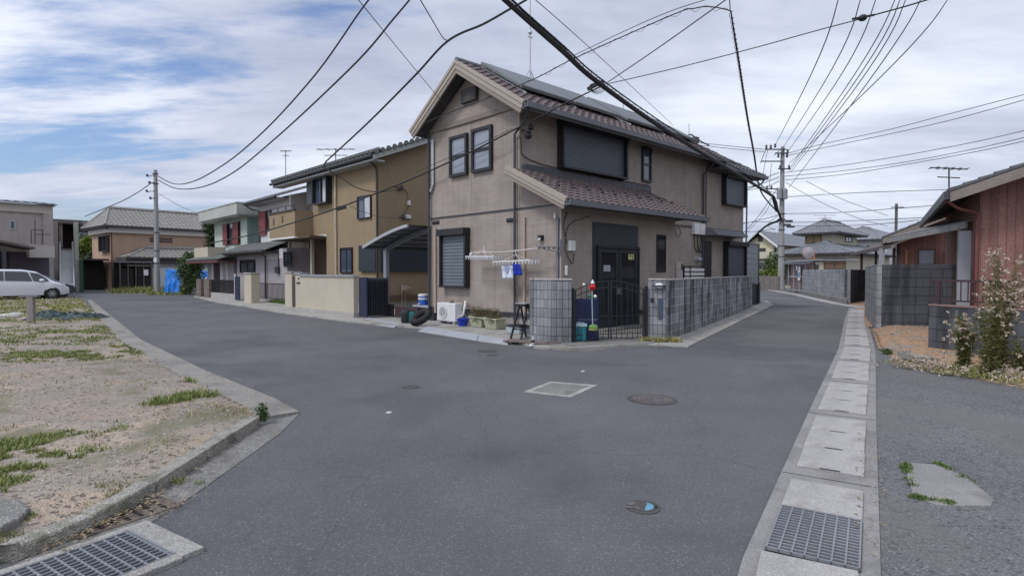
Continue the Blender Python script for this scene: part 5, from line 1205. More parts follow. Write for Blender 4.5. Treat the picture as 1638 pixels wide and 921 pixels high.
# white slat fence and meter cabinet inside the block wall
q = FU.loc(P3(1111, 440, 21.5)); 
yb_ = q.y
SF = T('slat_fence', 'low black framed fence with white slats behind the long block wall', 'fence', FU, (q.x, q.y, 0))
x0 = FU.hy(1094, 430, yb_)[0]; x1_ = FU.hy(1128, 430, yb_)[0]; zt = FU.hy(1094, 425, yb_)[1]
m = MB(); m.box(x0, x1_, yb_, yb_+.04, zt-.04, zt); 
for xx in (x0, x0+(x1_-x0)*.28, x1_-.04): m.box(xx, xx+.04, yb_-.01, yb_+.05, .1, zt)
SF.part(m, 'frame', blackm); m = MB()
for i in range(6): m.box(x0+.04, x1_-.04, yb_+.01, yb_+.03, zt-.20-i*.16, zt-.09-i*.16)
SF.part(m, 'slats', whitem)
x0 = FU.hy(1080, 430, yb_)[0]; zt2 = FU.hy(1080, 419, yb_)[1]
CB = T('water_heater', 'pale beige heater cabinet beside the slatted fence', 'heater', FU, (x0, yb_, 0)); CB.part(MB().box(x0, x0+.45, yb_-.05, yb_+.25, 0, zt2), 'cabinet', M('pale_beige_metal', (.40, .36, .33), .5), bevel=.01); CB.part(MB().box(x0+.33, x0+.42, yb_-.06, yb_-.05, zt2-.3, zt2-.05).box(x0+.12, x0+.22, yb_-.06, yb_-.05, zt2-.3, zt2-.28), 'vents', dkgrey)
# end screens
s0 = G(1204, 487.5); s1 = G(1216, 483)
t_, f_, a_, l_ = wall_seg('sheet_screen', 'black sheeting screen with grey upper panels at the end of the block wall', s0, s1, 1.05, .05, M('black_sheet', (.016, .016, .018), .7, .2, 6), cat='screen')
u0 = P3(1190, 440, 26.8); u1 = P3(1213, 440, 29.0); dd = u1-u0; f2 = Fr(math.atan2(dd.y, dd.x)); aa = f2.loc(u0); zt = P3(1200, 391, 28).z
SP = T('grey_panel_screen', 'tall grey boarded privacy panel in black frame behind the block wall end', 'screen', f2, (aa.x, aa.y, 0))
m = MB(); n = 7
for i in range(n): m.box(aa.x, aa.x+dd.length, aa.y, aa.y+.03, 1.0+i*(zt-1.0)/n, 1.0+(i+.96)*(zt-1.0)/n)
SP.part(m, 'boards', M('grey_board', (.20, .22, .24), .6, .1)); SP.part(MB().box(aa.x-.06, aa.x, aa.y-.02, aa.y+.06, 0, zt+.05).box(aa.x+dd.length, aa.x+dd.length+.08, aa.y-.03, aa.y+.06, 0, zt+.08).box(aa.x, aa.x+dd.length, aa.y-.02, aa.y+.06, zt, zt+.06), 'frame', blackm)

# ================================================================ RIGHT SIDE
redb = MBrick('red_boards', (.26, .135, .11), (.14, .07, .058), .15, 60, .006, 0, .10, .85, streak=.2, bump=.5, fine=.2, fs=18)
greyb = M('weathered_wood', (.22, .20, .185), .85, .15, 2, .2, 20, streak=.3)
tinm = M('tin_panel', (.33, .34, .36), .5, .08, metal=.3)
c = FR.loc(P3(1520, 306, 13.0)); ex_, ey_, ez_ = c.x, c.y, c.z
RW = T('red_board_house', 'single storey red brown boarded house with dark gable roof at the right edge', 'house', FR, (ex_+.7, ey_-.6, 0))
wx0, wy0 = ex_+.75, ey_-.62
sl_ = .36
RW.part(MB().prism([(wy0, .5), (wy0-9, .5), (wy0-9, ez_), (wy0-4.5, ez_+.2+sl_*5.0), (wy0, ez_+.18)], wx0, wx0+8.2, 'x'), 'wall', redb)
RW.part(MB().box(wx0+.03, wx0+8.1, wy0-8.9, wy0-.03, 0, .499), 'foundation', found)
Ur = V((0, -5.1, 5.1*sl_)); rfr = roof(RW, 'roof', (ex_, ey_, ez_), (1, 0, 0), Ur.normalized(), 9.8, Ur.length, M('dark_slate', (.085, .085, .09), .6, .2, 5, .15), tw=.30, tl=.28, amp=.022)
roof(RW, 'roof', (ex_, ey_-10.2, ez_), (1, 0, 0), V((0, 5.1, 5.1*sl_)).normalized(), 9.8, Ur.length, M('dark_slate', (.085, .085, .09), .6, .2, 5, .15), tw=.5, tl=.5)
woodt = M('barge_wood', (.20, .175, .15), .8, .15, 3, .15)
RW.part(MB().prism([(ey_, ez_-.02), (ey_-5.1, ez_+5.1*sl_-.02), (ey_-5.1, ez_+5.1*sl_-.26), (ey_, ez_-.24)], ex_-.02, ex_+.03, 'x'), 'bargeboard', woodt)
RW.part(MB().prism([(ey_, ez_-.04), (ey_-5.1, ez_+5.1*sl_-.04), (ey_-5.1, ez_+5.1*sl_-.10), (ey_, ez_-.10)], ex_+.03, ex_+9.7, 'x'), 'soffit', M('soffit_brown', (.05, .042, .04), .85))
RW.part(MB().prism([(ey_+.01, ez_-.18), (ey_+.1, ez_-.18), (ey_+.12, ez_+.0), (ey_+.01, ez_-.01)], ex_-.02, ex_+9.8, 'x'), 'gutter', dkgrey)
RW.part(MB().tube(spline([(ex_+.1, ey_+.05, ez_-.2), (ex_+.3, ey_-.2, ez_-.38), (wx0-.06, wy0+.05, ez_-.5), (wx0-.06, wy0+.05, ez_-.9), (wx0-.06, wy0+.05, .3)]), .035, 8), 'downpipe', M('red_pipe', (.16, .055, .045), .6))
RW.part(MB().box(wx0-.03, wx0, wy0-9, wy0, ez_+.3, ez_+1.9), 'upper_panel', M('gable_panel', (.25, .24, .225), .8, .1)) if False else None
# small shutter at the right frame edge
RW.part(MB(mpx(wx0)).box(wy0-1.9, wy0-1.2, 0, .06, 1.9, 2.7), 'window_hood', redb)
# side veranda roof, posts and tin panels
n_ = FR.loc(P3(1546, 356, 14.3)); f__ = FR.loc(P3(1420, 382, 20.0))
m = MB(); m.add([n_+V((0, 0, 0)), f__, f__+V((.2, -1.6, .45)), n_+V((.2, -1.6, .45)), n_+V((0, 0, .05)), f__+V((0, 0, .05)), f__+V((.2, -1.6, .5)), n_+V((.2, -1.6, .5))], [(0, 1, 2, 3), (4, 7, 6, 5), (0, 4, 5, 1), (1, 5, 6, 2), (2, 6, 7, 3), (3, 7, 4, 0)])
RW.part(m, 'veranda_roof', M('veranda_tin', (.17, .165, .16), .6, .15)); RW.part(MB().bar(n_-V((0, 0, .07)), f__-V((0, 0, .07)), .05, .15), 'veranda_beam', M('veranda_fascia', (.33, .32, .30), .7, .12, streak=.3))
p = FR.loc(P3(1543, 400, 13.9)); RW.part(MB().box(p.x, p.x+.05, p.y-.12, p.y+.12, .4, 2.6), 'tin_panel', tinm); RW.part(MB().box(p.x+.06, p.x+4.5, p.y-.5, p.y-.45, .4, 2.6), 'opening_shade_sheet', M('veranda_shade', (.03, .026, .022), .9))  # dark sheet stands for the shade inside the veranda and its dark curtains
RW.part(MB().box(p.x+.05, p.x+.09, p.y+.10, p.y+.14, .4, 2.7), 'post', woodt)
a_ = P3(1518, 300, 17); 
aerial(RW, 1518, 300, 268, 18, fr=FR, span=1.0)
# second red house further up the street
c = FR.loc(P3(1412, 381, 26)); sx, sy, sz = c.x, c.y, c.z
R2 = T('red_board_house', 'farther red boarded bungalow with pale window behind the dark block wall', 'house', FR, (sx+.7, sy-.7, 0))
R2.part(MB().prism([(sy-.7, 0), (sy-8, 0), (sy-8, sz), (sy-4.3, sz+1.7), (sy-.7, sz+.15)], sx+.8, sx+8.5, 'x'), 'wall', redb)
Ur = V((0, -4.6, 2.1)); roof(R2, 'roof', (sx, sy, sz), (1, 0, 0), Ur.normalized(), 10, Ur.length, M('dark_slate', (.085, .085, .09), .6, .2, 5, .15), tw=.35, tl=.35)
R2.part(MB().prism([(sy, sz-.02), (sy-4.6, sz+2.08), (sy-4.6, sz+1.8), (sy, sz-.26)], sx-.02, sx+.04, 'x'), 'bargeboard', woodt); R2.part(MB().prism([(sy, sz-.05), (sy-4.6, sz+2.05), (sy-4.6, sz+1.95), (sy, sz-.12)], sx+.04, sx+10, 'x'), 'soffit', M('soffit_brown', (.05, .042, .04), .85))
wx(R2, sx+.8, (1468, 398), (1496, 424), M('frame_brown', (.12, .06, .05), .7), M('pale_pane', (.25, .27, .31), .3), fr=FR, kind='plain')
b_, z_ = FR.hx(1450, 400, sx+.8); R2.part(MB().tube([(sx+.7, b_, .3), (sx+.7, b_, 2.6)], .05, 6), 'downpipe', M('orange_pipe', (.40, .20, .09), .6))
b_, z_ = FR.hx(1411, 400, sx+.8); R2.part(MB().box(sx+.7, sx+.75, b_-.1, b_+.12, .3, 2.7), 'tin_panel', tinm)
n_ = FR.loc(P3(1424, 394, 25.5)); f__ = FR.loc(P3(1362, 407, 34)); m = MB(); m.bar(n_, f__, .1, .16); m.add([n_, f__, f__+V((0, -2.2, .9)), n_+V((0, -2.2, .9)), n_+V((0, 0, .06)), f__+V((0, 0, .06)), f__+V((0, -2.2, .96)), n_+V((0, -2.2, .96))], [(0, 1, 2, 3), (4, 7, 6, 5), (0, 4, 5, 1), (1, 5, 6, 2), (2, 6, 7, 3), (3, 7, 4, 0)])
R2.part(m, 'lean_to_roof', M('brown_timber', (.10, .075, .065), .8, .15)); m = MB()
for k in (.15, .55, .95): q = n_.lerp(f__, k); m.box(q.x-.06, q.x+.06, q.y-.5, q.y-.38, 0, q.z)
R2.part(m, 'lean_to_posts', M('brown_timber', (.10, .075, .065), .8, .15)); q = n_.lerp(f__, .5); R2.part(MB().box(n_.x, f__.x, n_.y-2.2, n_.y-2.1, 0, 2.6), 'shade_back_sheet', M('veranda_shade', (.03, .026, .022), .9))  # dark sheet at the back paints the shade under the lean-to
# block walls on the right
wA = G(1386, 513); wB = G(1402, 529)
t_, f_, a_, l_ = wall_seg('block_wall', 'end return of the dark block wall facing the gutter strip', G(1383, 506), G(1401, 529), 1.80, .12, blkg, side=1)
d_ = V((.94, -.34, 0)); p1 = G(1401, 529)+V((.02, .0, 0))
wall_seg('block_wall', 'tall dark stained concrete block wall above the orange soil', p1, p1+d_*3.0, 1.80, .12, blkd)
wall_seg('block_wall', 'grey worn block wall at the bend with mossy base, facing the street', G(1283, 470), G(1355, 486), 1.75, .14, blkg)
wall_seg('block_wall', 'darker block wall at the bend, running back to the right of the worn one', G(1355.5, 486), G(1388, 480), 1.72, .14, blkd)
wl = G(1283, 470); 
MB().sheet([(p.x, p.y) for p in (G(1281, 471.5), G(1355, 488.5), G(1356, 486.5), G(1283, 470.5))], 0, .3).build('wall_footing', conc_dark, bevel=.02); tag(C.objects[-1], 'low mossy concrete footing below the worn wall at the bend', 'footing')
# low wall with railing
l0 = V((8.28, 11.35, 0)); l1 = V((9.62, 6.9, 0))
t_, f_, a_, l_ = wall_seg('low_block_wall', 'low grey block wall with brown railing behind the tall weeds', l0, l1, .93, .15, blkd, cap=M('brown_coping', (.20, .13, .12), .8, .15), side=1)
m = MB(); y_ = a_.y+.07
m.box(a_.x-.05, a_.x+l_, y_-.025, y_+.025, 1.41, 1.45); m.box(a_.x-.05, a_.x+l_, y_-.015, y_+.015, 1.03, 1.06)
for i in range(int(l_/.13)): m.box(a_.x+.03+i*.13, a_.x+.045+i*.13, y_-.008, y_+.008, 1.05, 1.42)
for i in range(4): m.box(a_.x+.12+i*1.6, a_.x+.17+i*1.6, y_-.025, y_+.025, .95, 1.42)
t_.part(m, 'railing', M('rusty_brown_rail', (.05, .03, .03), .6, .2, 9))
wall_seg('block_wall', 'pale block wall behind the brown railing', V((11.7, 16.0, 0)), V((13.4, 15.3, 0)), 1.8, .12, blkg)
# stones on the soil
for (x0, y0, x1_, y1_, lab) in ((1441, 566, 1487, 577, 'long concrete kerb block lying in the orange soil'), (1428, 535, 1468, 536, 'flat grey slab on the orange soil against the dark wall')):
    p = G(x0, y0, .12); q = G(x1_, y1_, .12); tag(MB().bar(p, q, .14 if y0 > 560 else .35, .12 if y0 > 560 else .05).build('kerb_block', kerbm, bevel=.012), lab, 'stone block')
# ---------------------------------------------------------------- far right houses
hipw = M('cream_wall_far', (.46, .42, .33), .85, .06, streak=.12); tile_b = M('blue_grey_tiles', (.175, .18, .195), .6, .22, 3, .15, 12, spec=.5)
def FUc(px, d): return FU.loc(P3(px, 435, d))
c = FUc(1331, 57.5)
HH = T('hipped_house', 'cream two storey house with grey hipped roofs beyond the bend', 'house', FU, (c.x, c.y, 0))
z1_ = P3(1331, 372, 57).z; yb1 = FU.hx(1287, 400, c.x)[0]; xb1 = FU.hy(1370, 400, c.y)[0]
HH.part(MB().box(c.x, xb1, c.y, yb1, 2.5, z1_), 'upper_wall', hipw)
hip(HH, c.x-.9, xb1+.9, c.y-.9, yb1+.9, z1_, 1.35, tile_b, nm='upper_roof')
wx(HH, c.x, (1289, 376), (1314, 389), soffit, M('tan_shutter', (.27, .20, .10), .6), fr=FU)
wy(HH, c.y, (1352, 378), (1362, 388), soffit, gl_blue, fr=FU)
c2 = FUc(1353, 53); z2_ = P3(1355, 405, 53).z; yb2 = FU.hx(1257, 420, c2.x)[0]; 
HH.part(MB().box(c2.x, xb1+3, c2.y, yb2, 0, z2_), 'lower_wall', hipw)
hip(HH, c2.x-.8, xb1+4, c2.y-.8, yb2+.8, z2_, 1.15, tile_b, nm='lower_roof')
wx(HH, c2.x, (1318, 414), (1353, 430), soffit, M('brown_door', (.17, .10, .06), .7), fr=FU); HH.part(MB(mpx(c2.x)).box(FU.hx(1310, 420, c2.x)[0], yb2, 0, .05, .3, 2.3), 'opening_shade_sheet', soffit)  # dark sheet on the wall, shade of an opening put into its colour
HH.part(MB(mpx(c2.x)).box(FU.hx(1300, 420, c2.x)[0], yb2+.3, 0, 1.0, 2.35, 2.5), 'canopy', gutm)
aerial(HH, 1320, 356, 344, 60, span=1.6)
c = FUc(1237, 82); GA_ = T('gabled_house', 'cream gabled house with grey roof behind the low hedge', 'house', FU, (c.x, c.y, 0))
ybg = FU.hx(1197, 400, c.x)[0]; ze = P3(1237, 388, 82).z; zr_ = P3(1217, 372, 84).z; ym = (c.y+ybg)/2
xbg = c.x+16
GA_.part(MB().prism([(c.y, 0), (ybg, 0), (ybg, ze), (ym, zr_-.3), (c.y, ze)], c.x, xbg, 'x'), 'wall', M('cream_yellow_wall', (.52, .48, .33), .85, .06))
for (b_, s_) in ((c.y-.8, 1), (ybg+.8, -1)):
    Uv = V((0, ym-b_, zr_-ze+.6)); roof(GA_, 'roof', (c.x-.8, b_, ze-.4), (1, 0, 0), Uv.normalized(), xbg-c.x+1.5, Uv.length, tile_b, tw=.5, tl=.6, per=4)
GA_.part(MB().prism([(c.y-.9, ze-.5), (ym, zr_+.15), (ybg+.9, ze-.5), (ybg+.9, ze-.8), (ym, zr_-.2), (c.y-.9, ze-.8)], c.x-.95, c.x-.8, 'x'), 'bargeboard', whitem)
wx(GA_, c.x, (1213, 377), (1220, 386), soffit, soffit, fr=FU, kind='plain'); wx(GA_, c.x, (1215, 397), (1225, 405), soffit, gl_dark, fr=FU); 
b_, z_ = FU.hx(1219, 404, c.x); GA_.part(MB(mpx(c.x)).box(b_-1.4, b_+1.4, 0, .9, z_-.9, z_+.1), 'balcony', hipw); wx(GA_, c.x, (1212, 424), (1226, 431), whitem, gl_mid, fr=FU); GA_.part(MB(mpx(c.x)).box(b_-1.2, b_+2.2, 0, 1.2, 2.9, 3.1), 'canopy', gutm)
for px in (1240, 1250): wy(GA_, c.y, (px-1.3, 397), (px+1.3, 406), soffit, gl_blue, fr=FU, kind='plain')
c = FUc(1262, 92); FH = T('grey_roofed_house', 'distant house with wide grey roof between the pole and the hipped house', 'house', FU, (c.x, c.y, 0))
FH.part(MB().box(c.x, c.x+10, c.y-8, c.y+6, 0, 5.6), 'wall', M('brown_far_wall', (.22, .17, .15), .85)); hip(FH, c.x-1, c.x+11, c.y-9, c.y+8, 5.6, 2.4, tile_b, tw=.6, tl=.7)
c = FUc(1390, 75); RH = T('white_gabled_house', 'white walled house with grey roof rising behind the bungalow roofs', 'house', FU, (c.x, c.y, 0))
RH.part(MB().box(c.x, c.x+12, c.y-2, c.y+6, 0, 5.8), 'wall', M('far_white', (.50, .50, .49), .85)); hip(RH, c.x-.9, c.x+13, c.y-3, c.y+7, 5.8, 1.9, tile_b, tw=.6, tl=.7)
wx(RH, c.x, (1386, 393), (1391, 399), soffit, gl_blue, fr=FU, kind='plain')
# wire enclosure and notice at the bend
e0 = G(1262, 466.5); e1 = G(1283, 469); dd = e1-e0
f2 = Fr(math.atan2(dd.y, dd.x)); aa = f2.loc(e0)
CG = T('mesh_enclosure', 'grey framed storage enclosure with flat tin roof beside the utility pole', 'shed', f2, (aa.x, aa.y, 0))
Ly = dd.length+2.6; m = MB()
for i in range(5): m.box(aa.x-.4+i*Ly/4, aa.x-.34+i*Ly/4, aa.y, aa.y+.08, 0, 2.35)
for z in (.15, 1.2, 2.28): m.box(aa.x-.4, aa.x-.4+Ly, aa.y+.01, aa.y+.07, z, z+.07)
CG.part(m, 'frame', alu); CG.part(MB().box(aa.x-.35, aa.x-.4+Ly, aa.y+.2, aa.y+.24, .1, 2.2), 'panels', M('rust_panel', (.17, .12, .11), .8, .2, 3)); CG.part(MB().box(aa.x-.7, aa.x-.2+Ly+1.5, aa.y-.3, aa.y+2.4, 2.38, 2.46), 'roof', tinm)
nb = aa.x+dd.length*.70; CG.part(MB().box(nb, nb+.55, aa.y-.03, aa.y-.005, .95, 2.0), 'notice_board', whitem)
m = MB(); m.box(nb+.03, nb+.52, aa.y-.04, aa.y-.031, 1.2, 1.58); CG.part(m, 'notice_blue', M('notice_teal', (.03, .22, .35), .5)); m = MB(); m.box(nb+.12, nb+.42, aa.y-.04, aa.y-.031, 1.7, 1.9).box(nb+.2, nb+.34, aa.y-.043, aa.y-.04, 1.32, 1.5); CG.part(m, 'notice_mark', M('notice_grey', (.25, .27, .30), .5))
CG.part(MB().box(nb-.5, nb-.28, aa.y-.03, aa.y-.005, 1.75, 2.1), 'small_notice', whitem)
# low wall + hedge by the lane
wall_seg('low_block_wall', 'low brownish block wall left of the concrete pole at the bend', G(1212, 462.5), G(1245, 466), 1.25, .14, MBrick('brownish_blocks', (.20, .17, .15), (.13, .11, .10), .4, .2, .01, .5, .2, streak=.3))
# ---------------------------------------------------------------- convex mirror
mp_ = P3(1297.5, 435, 41.5); CM = T('traffic_mirror', 'orange road mirror on its post above the worn block wall', 'traffic mirror', FW, (mp_.x, mp_.y, 0))
oran = M('orange_post', (.42, .16, .07), .6, .12); z_ = P3(1297, 404, 41.5).z
CM.part(MB().tube([(mp_.x, mp_.y, 0), (mp_.x, mp_.y, z_+.3)], .055, 8), 'post', oran); CM.part(MB().box(mp_.x+.12, mp_.x+.25, mp_.y-.02, mp_.y+.02, 1.9, 3.0), 'name_plate', oran)
for sx_, lb in ((-.28, 'mirror'),):
    m = MB(); m.lathe((mp_.x+sx_, mp_.y-.12, z_), [(.02, -.14), (.30, -.05), (.40, 0), (.40, .06), (.02, .10)], 20, 'y'); hd = CM.part(m, 'mirror_back', M('mirror_grey', (.30, .27, .27), .5, .1), smooth=True)
    m = MB(); m.lathe((mp_.x+sx_, mp_.y-.12, z_), [(.39, -.01), (.43, 0), (.43, .05), (.39, .06)], 20, 'y'); CM.part(m, 'rim', M('mirror_rim', (.36, .25, .22), .5, .1), parent=hd)
# ================================================================ UTILITY POLES
polem = M('pole_concrete', (.27, .265, .26), .85, .08, 1, .08, streak=.2)
hw = M('pole_hardware', (.06, .06, .065), .6, .1)
pl_ = G(252, 470.5); top = P3(246, 272, pl_.y); PLt = T('utility_pole', 'grey concrete utility pole beside the blue tarp on the left', 'utility pole', FW, (pl_.x, pl_.y, 0), 'utility poles')
PLt.part(MB().tube([(pl_.x, pl_.y, -.1), (pl_.x, pl_.y, top.z)], [.19, .12], 14), 'pole', polem, smooth=True)
m = MB()
for k, (dx, dz) in enumerate(((-.5, .4), (-.35, .9), (-.55, 1.5), (-.3, 2.0))): m.bar((pl_.x, pl_.y-.15, top.z-dz), (pl_.x+dx, pl_.y-.15, top.z-dz-.1), .04); m.ball((pl_.x+dx, pl_.y-.15, top.z-dz), .09, 6)
for z in range(12): m.bar((pl_.x-.25, pl_.y, 2.5+z*.45), (pl_.x+.25, pl_.y, 2.5+z*.45), .02) if z % 2 == 0 else None
for z in (2.2, 3.1, 4.4, top.z-.3, top.z-1.0): m.lathe((pl_.x, pl_.y, z), [(.2, 0), (.2, .05)], 12)
PLt.part(m, 'brackets', hw); PLt.part(MB().box(pl_.x-.12, pl_.x+.1, pl_.y-.2, pl_.y-.17, 2.3, 2.6), 'number_plate', whitem)
pr0 = G(1249, 462.3); DR = pr0.y; topR = P3(1251, 235, DR)
PR = T('utility_pole', 'tall concrete utility pole with crossarms and transformer at the bend', 'utility pole', FW, (pr0.x, pr0.y, 0), 'utility poles')
PR.part(MB().tube([(pr0.x, DR, -.1), (pr0.x, DR, topR.z)], [.30, .17], 14), 'pole', polem, smooth=True)
m = MB()
def pz_(px, py): return P3(px, py, DR)
for (x0, x1_, y) in ((1222, 1256, 240), (1238, 1258, 246), (1216, 1250, 259), (1243, 1262, 271), (1222, 1250, 303)):
    m.bar(pz_(x0, y)-V((0, .25, 0)), pz_(x1_, y)-V((0, .25, 0)), .10)
for (x, y) in ((1224, 236), (1231, 236), (1238, 234), (1243, 250), (1258, 243), (1257, 250), (1225, 301), (1232, 301), (1246, 268), (1260, 268)):
    p = pz_(x, y); m.lathe((p.x, p.y-.25, p.z), [(.06, -.18), (.12, -.08), (.06, 0), (.12, .08), (.05, .18)], 8)
for (a, b) in (((1223, 240), (1214, 262)), ((1240, 310), (1222, 305)), ((1246, 240), (1236, 250))): m.bar(pz_(*a)-V((0, .3, 0)), pz_(*b)-V((0, .3, 0)), .05)
PR.part(m, 'crossarms', hw); m = MB()
for (x, y) in ((1244, 311), (1252.5, 311)):
    p = pz_(x, y); m.lathe((p.x, p.y-.35, p.z), [(.18, -.48), (.24, -.44), (.24, .40), (.14, .46), (.1, .55)], 14)
PR.part(m, 'transformers', M('transformer_grey', (.22, .235, .25), .5, .1)); m = MB()
for (x, y) in ((1259, 354), (1256, 360), (1262, 363), (1247, 352)): p = pz_(x, y); PR.part(MB().bar((p.x-.3, p.y-.3, p.z), (p.x+.35, p.y-.3, p.z), .18), 'splice_box', hw)
for z in (3, 4, 5.5, 7): m.lathe((pr0.x, DR, z), [(.31, 0), (.31, .06)], 12)
PR.part(m, 'straps', hw)
p3 = P3(1432, 435, 70); PD = T('utility_pole', 'thin dark distant pole above the bungalow roofs on the right', 'utility pole', FW, (p3.x, p3.y, 0), 'utility poles'); PD.part(MB().tube([(p3.x, p3.y, 0), (p3.x, p3.y, P3(1432, 326, 70).z)], .16, 8), 'pole', M('dark_pole', (.10, .095, .09), .9)); PD.part(MB().bar((p3.x-.8, p3.y-.2, P3(1432, 332, 70).z), (p3.x+.8, p3.y-.2, P3(1432, 332, 70).z), .1), 'crossarm', hw)
# ================================================================ CABLES
cabm = M('cable_black', (.018, .018, .02), .6, .05, fine=0, bump=0); cabg = M('cable_grey', (.05, .055, .065), .6, .05, fine=0, bump=0)
def cpath(pts, d0, d1, m=8):
    ls = [0]
    for a, b in zip(pts, pts[1:]): ls.append(ls[-1]+math.hypot(b[0]-a[0], b[1]-a[1]))
    return spline([P3(x, y, 1/((1-l/ls[-1])/d0+(l/ls[-1])/d1)) for (x, y), l in zip(pts, ls)], m)
def cable(pts, d0, d1, r, lab, grp=None, mat=None, name='cable', r1=None, helix=None, sub=8, cat='cable'):
    P = cpath(pts, d0, d1, sub); n = len(P); rr = [r+((r1 or r)-r)*i/(n-1) for i in range(n)]
    mb = MB(); mb.tube(P, rr, 6)
    o = mb.build(name, mat or cabm, recalc=False); tag(o, lab, cat, grp)
    if helix:
        hr, pitch, rw = helix; H_ = []; tot = 0
        for i in range(n-1):
            a, b = P[i], P[i+1]; l = (b-a).length; k = max(2, int(l/pitch*6))
            if k > 60: k = 60
            d = (b-a).normalized(); s1 = d.cross(V((0, 0, 1))).normalized(); s2 = s1.cross(d)
            for j in range(k):
                t = tot+l*j/k; ang = t/pitch*2*pi; H_.append(a.lerp(b, j/k)+(s1*cos(ang)+s2*sin(ang))*hr-V((0, 0, hr*.6)))
            tot += l
        h = MB(); h.tube(H_, rw, 4); hb = h.build('spiral_wrap', mat or cabm, recalc=False); hb.parent = o; hb.matrix_parent_inverse = Matrix(); hb.location = hb.location-o.location
    return o
main = [(780, -25), (841, 30), (900, 82), (950, 127), (1040, 192), (1120, 243), (1200, 291), (1238, 315)]
cable(main, 7.6, 25, .038, 'thick black bundled cable running from the top centre down to the bend', 'overhead cables', r1=.055)
cable([(x+4, y-6) for x, y in main[:-1]]+[(1238, 314)], 7.6, 25, .014, 'thin messenger wire just above the thick black bundle', 'overhead cables', helix=(.035, .35, .005))
cable([(790, -28), (846, 26), (903, 79), (952, 130)], 7.5, 12.8, .018, 'second black strand hugging the near half of the thick bundle', 'overhead cables')
cable([(1236, 314), (1241, 322), (1244, 336), (1248, 347), (1247, 352), (1225, 362), (1205, 380), (1190, 394)], 25, 30, .05, 'drooping black cable loop from the bundle end down past the pole', 'overhead cables', r1=.05)
m = MB()
for k in range(7): p = P3(1238+k*.8, 318+k*3, 25); m.ball(p, .085, 6)
tag(m.build('cable_clamp', cabm), 'black cluster of cable clamps left of the transformer', 'cable clamp')
m = MB()
for k in range(4): c0 = P3(950, 139, 12.9); m.tube([c0+V((.10*cos(t*pi/6)*(1+k*.2)+k*.03, .03*k, .07*sin(t*pi/6)*(1+k*.25))) for t in range(13)], .008, 5)
m.bar(P3(940, 143, 12.9), P3(966, 130, 12.9), .07); tag(m.build('cable_coil', cabm), 'black coiled cable loops hanging at the cable junction above the roof', 'cable coil')
cable([(862, -14), (842, 0), (812, 17), (773, 39), (715, 67), (661, 124), (585, 200), (522, 258)], 9, 22, .015, 'black cable sagging from the bundle to the ochre house roof', 'overhead cables', r1=.028)
cable([(522, 258), (519, 268), (540, 280)], 22, 22, .03, 'short cable tail at the ochre roof edge', 'overhead cables')
cable([(540, 280), (570, 300), (604, 307), (640, 302)], 22, 22.5, .02, 'slack cable drooping to the ochre side wall', 'overhead cables')
cable([(665, -12), (690, 30), (708, 60), (715, 65)], 9, 12, .010, 'short thin wire dropping to the sagging cable at top', 'overhead cables')
cable([(565, -10), (640, 82), (716, 174)], 8, 16.3, .007, 'thin straight wire crossing down to the gable rake', 'overhead cables', mat=cabg)
cable([(845, -10), (960, 92), (1078, 202)], 9, 24, .007, 'thin straight wire running behind the solar panels', 'overhead cables', mat=cabg)
cable([(600, -12), (575, 20), (500, 125), (420, 212), (360, 262), (310, 290), (278, 294), (253, 282)], 9, 41.6, .012, 'upper of two long sagging cables to the left pole', 'overhead cables', r1=.032)
cable([(665, -12), (630, 30), (560, 110), (440, 222), (370, 278), (320, 300), (280, 301), (253, 288)], 9, 41.6, .013, 'lower of two long sagging cables to the left pole', 'overhead cables', r1=.032)
cable([(243, 292), (220, 308), (190, 324), (136, 346)], 41.7, 47, .03, 'cable falling from the left pole behind the stair block', 'overhead cables')
cable([(254, 310), (300, 335), (345, 345)], 41.7, 44, .015, 'thin wire right of the left pole', 'overhead cables', mat=cabg)
cable([(974, 134), (1090, 107), (1210, 76), (1300, 51), (1376, 31)], 13, 10, .009, 'wire rising right from the junction to the round joint box', 'overhead cables')
cable([(1380, 29), (1440, 13), (1510, -8)], 10, 9, .012, 'wire continuing right from the round joint box', 'overhead cables')
p = P3(1380, 29, 10); m = MB(); m.ball(p, .07, 10, sz=.8); m.bar(p-V((.18, 0, .02)), p+V((.2, 0, .05)), .03); tag(m.build('joint_box', cabm), 'small round black joint box on the wire at the upper right', 'joint box')
cable([(966, 136), (1060, 72), (1175, -10)], 13, 9.5, .010, 'straight wire rising steeply right from the junction', 'overhead cables')
cable([(676, 200), (700, 188), (842, 132), (920, 93), (1076, 24), (1110, 14), (1130, 11), (1150, 13), (1169, 18)], 17.2, 12, .012, 'spiral wrapped cable arching from the gable to the upper right', 'overhead cables', helix=(.045, .42, .004))
cable([(920, 88), (1010, 45), (1076, 17), (1140, -4), (1172, -20)], 15, 11.5, .008, 'thin wire above the spiral wrapped cable', 'overhead cables')
cable([(1169, 18), (1174, 50), (1182, 100), (1196, 190), (1206, 245), (1215, 300), (1228, 322), (1246, 341)], 12, 53, .014, 'ribbed vertical cable falling to the pole at the bend', 'overhead cables', r1=.05, helix=(.04, .30, .006))
cable([(1168, 16), (1166, -20)], 12, 11, .010, 'short wire above the bend of the ribbed cable', 'overhead cables')
cable([(962, 138), (900, 168), (866, 186), (820, 209), (760, 240), (700, 268), (640, 294), (545, 331), (470, 356), (400, 376), (335, 389)], 13, 33, .015, 'long black cable crossing the corner house towards the left row', 'overhead cables', r1=.032)
cable([(820, 206), (760, 234), (700, 260), (664, 276)], 14.6, 17.3, .008, 'thin cord above the cable crossing the gable windows', 'overhead cables')
cable([(640, 350), (600, 345), (560, 330)], 22.5, 22, .012, 'thin wire against the ochre side wall', 'overhead cables', mat=cabg)
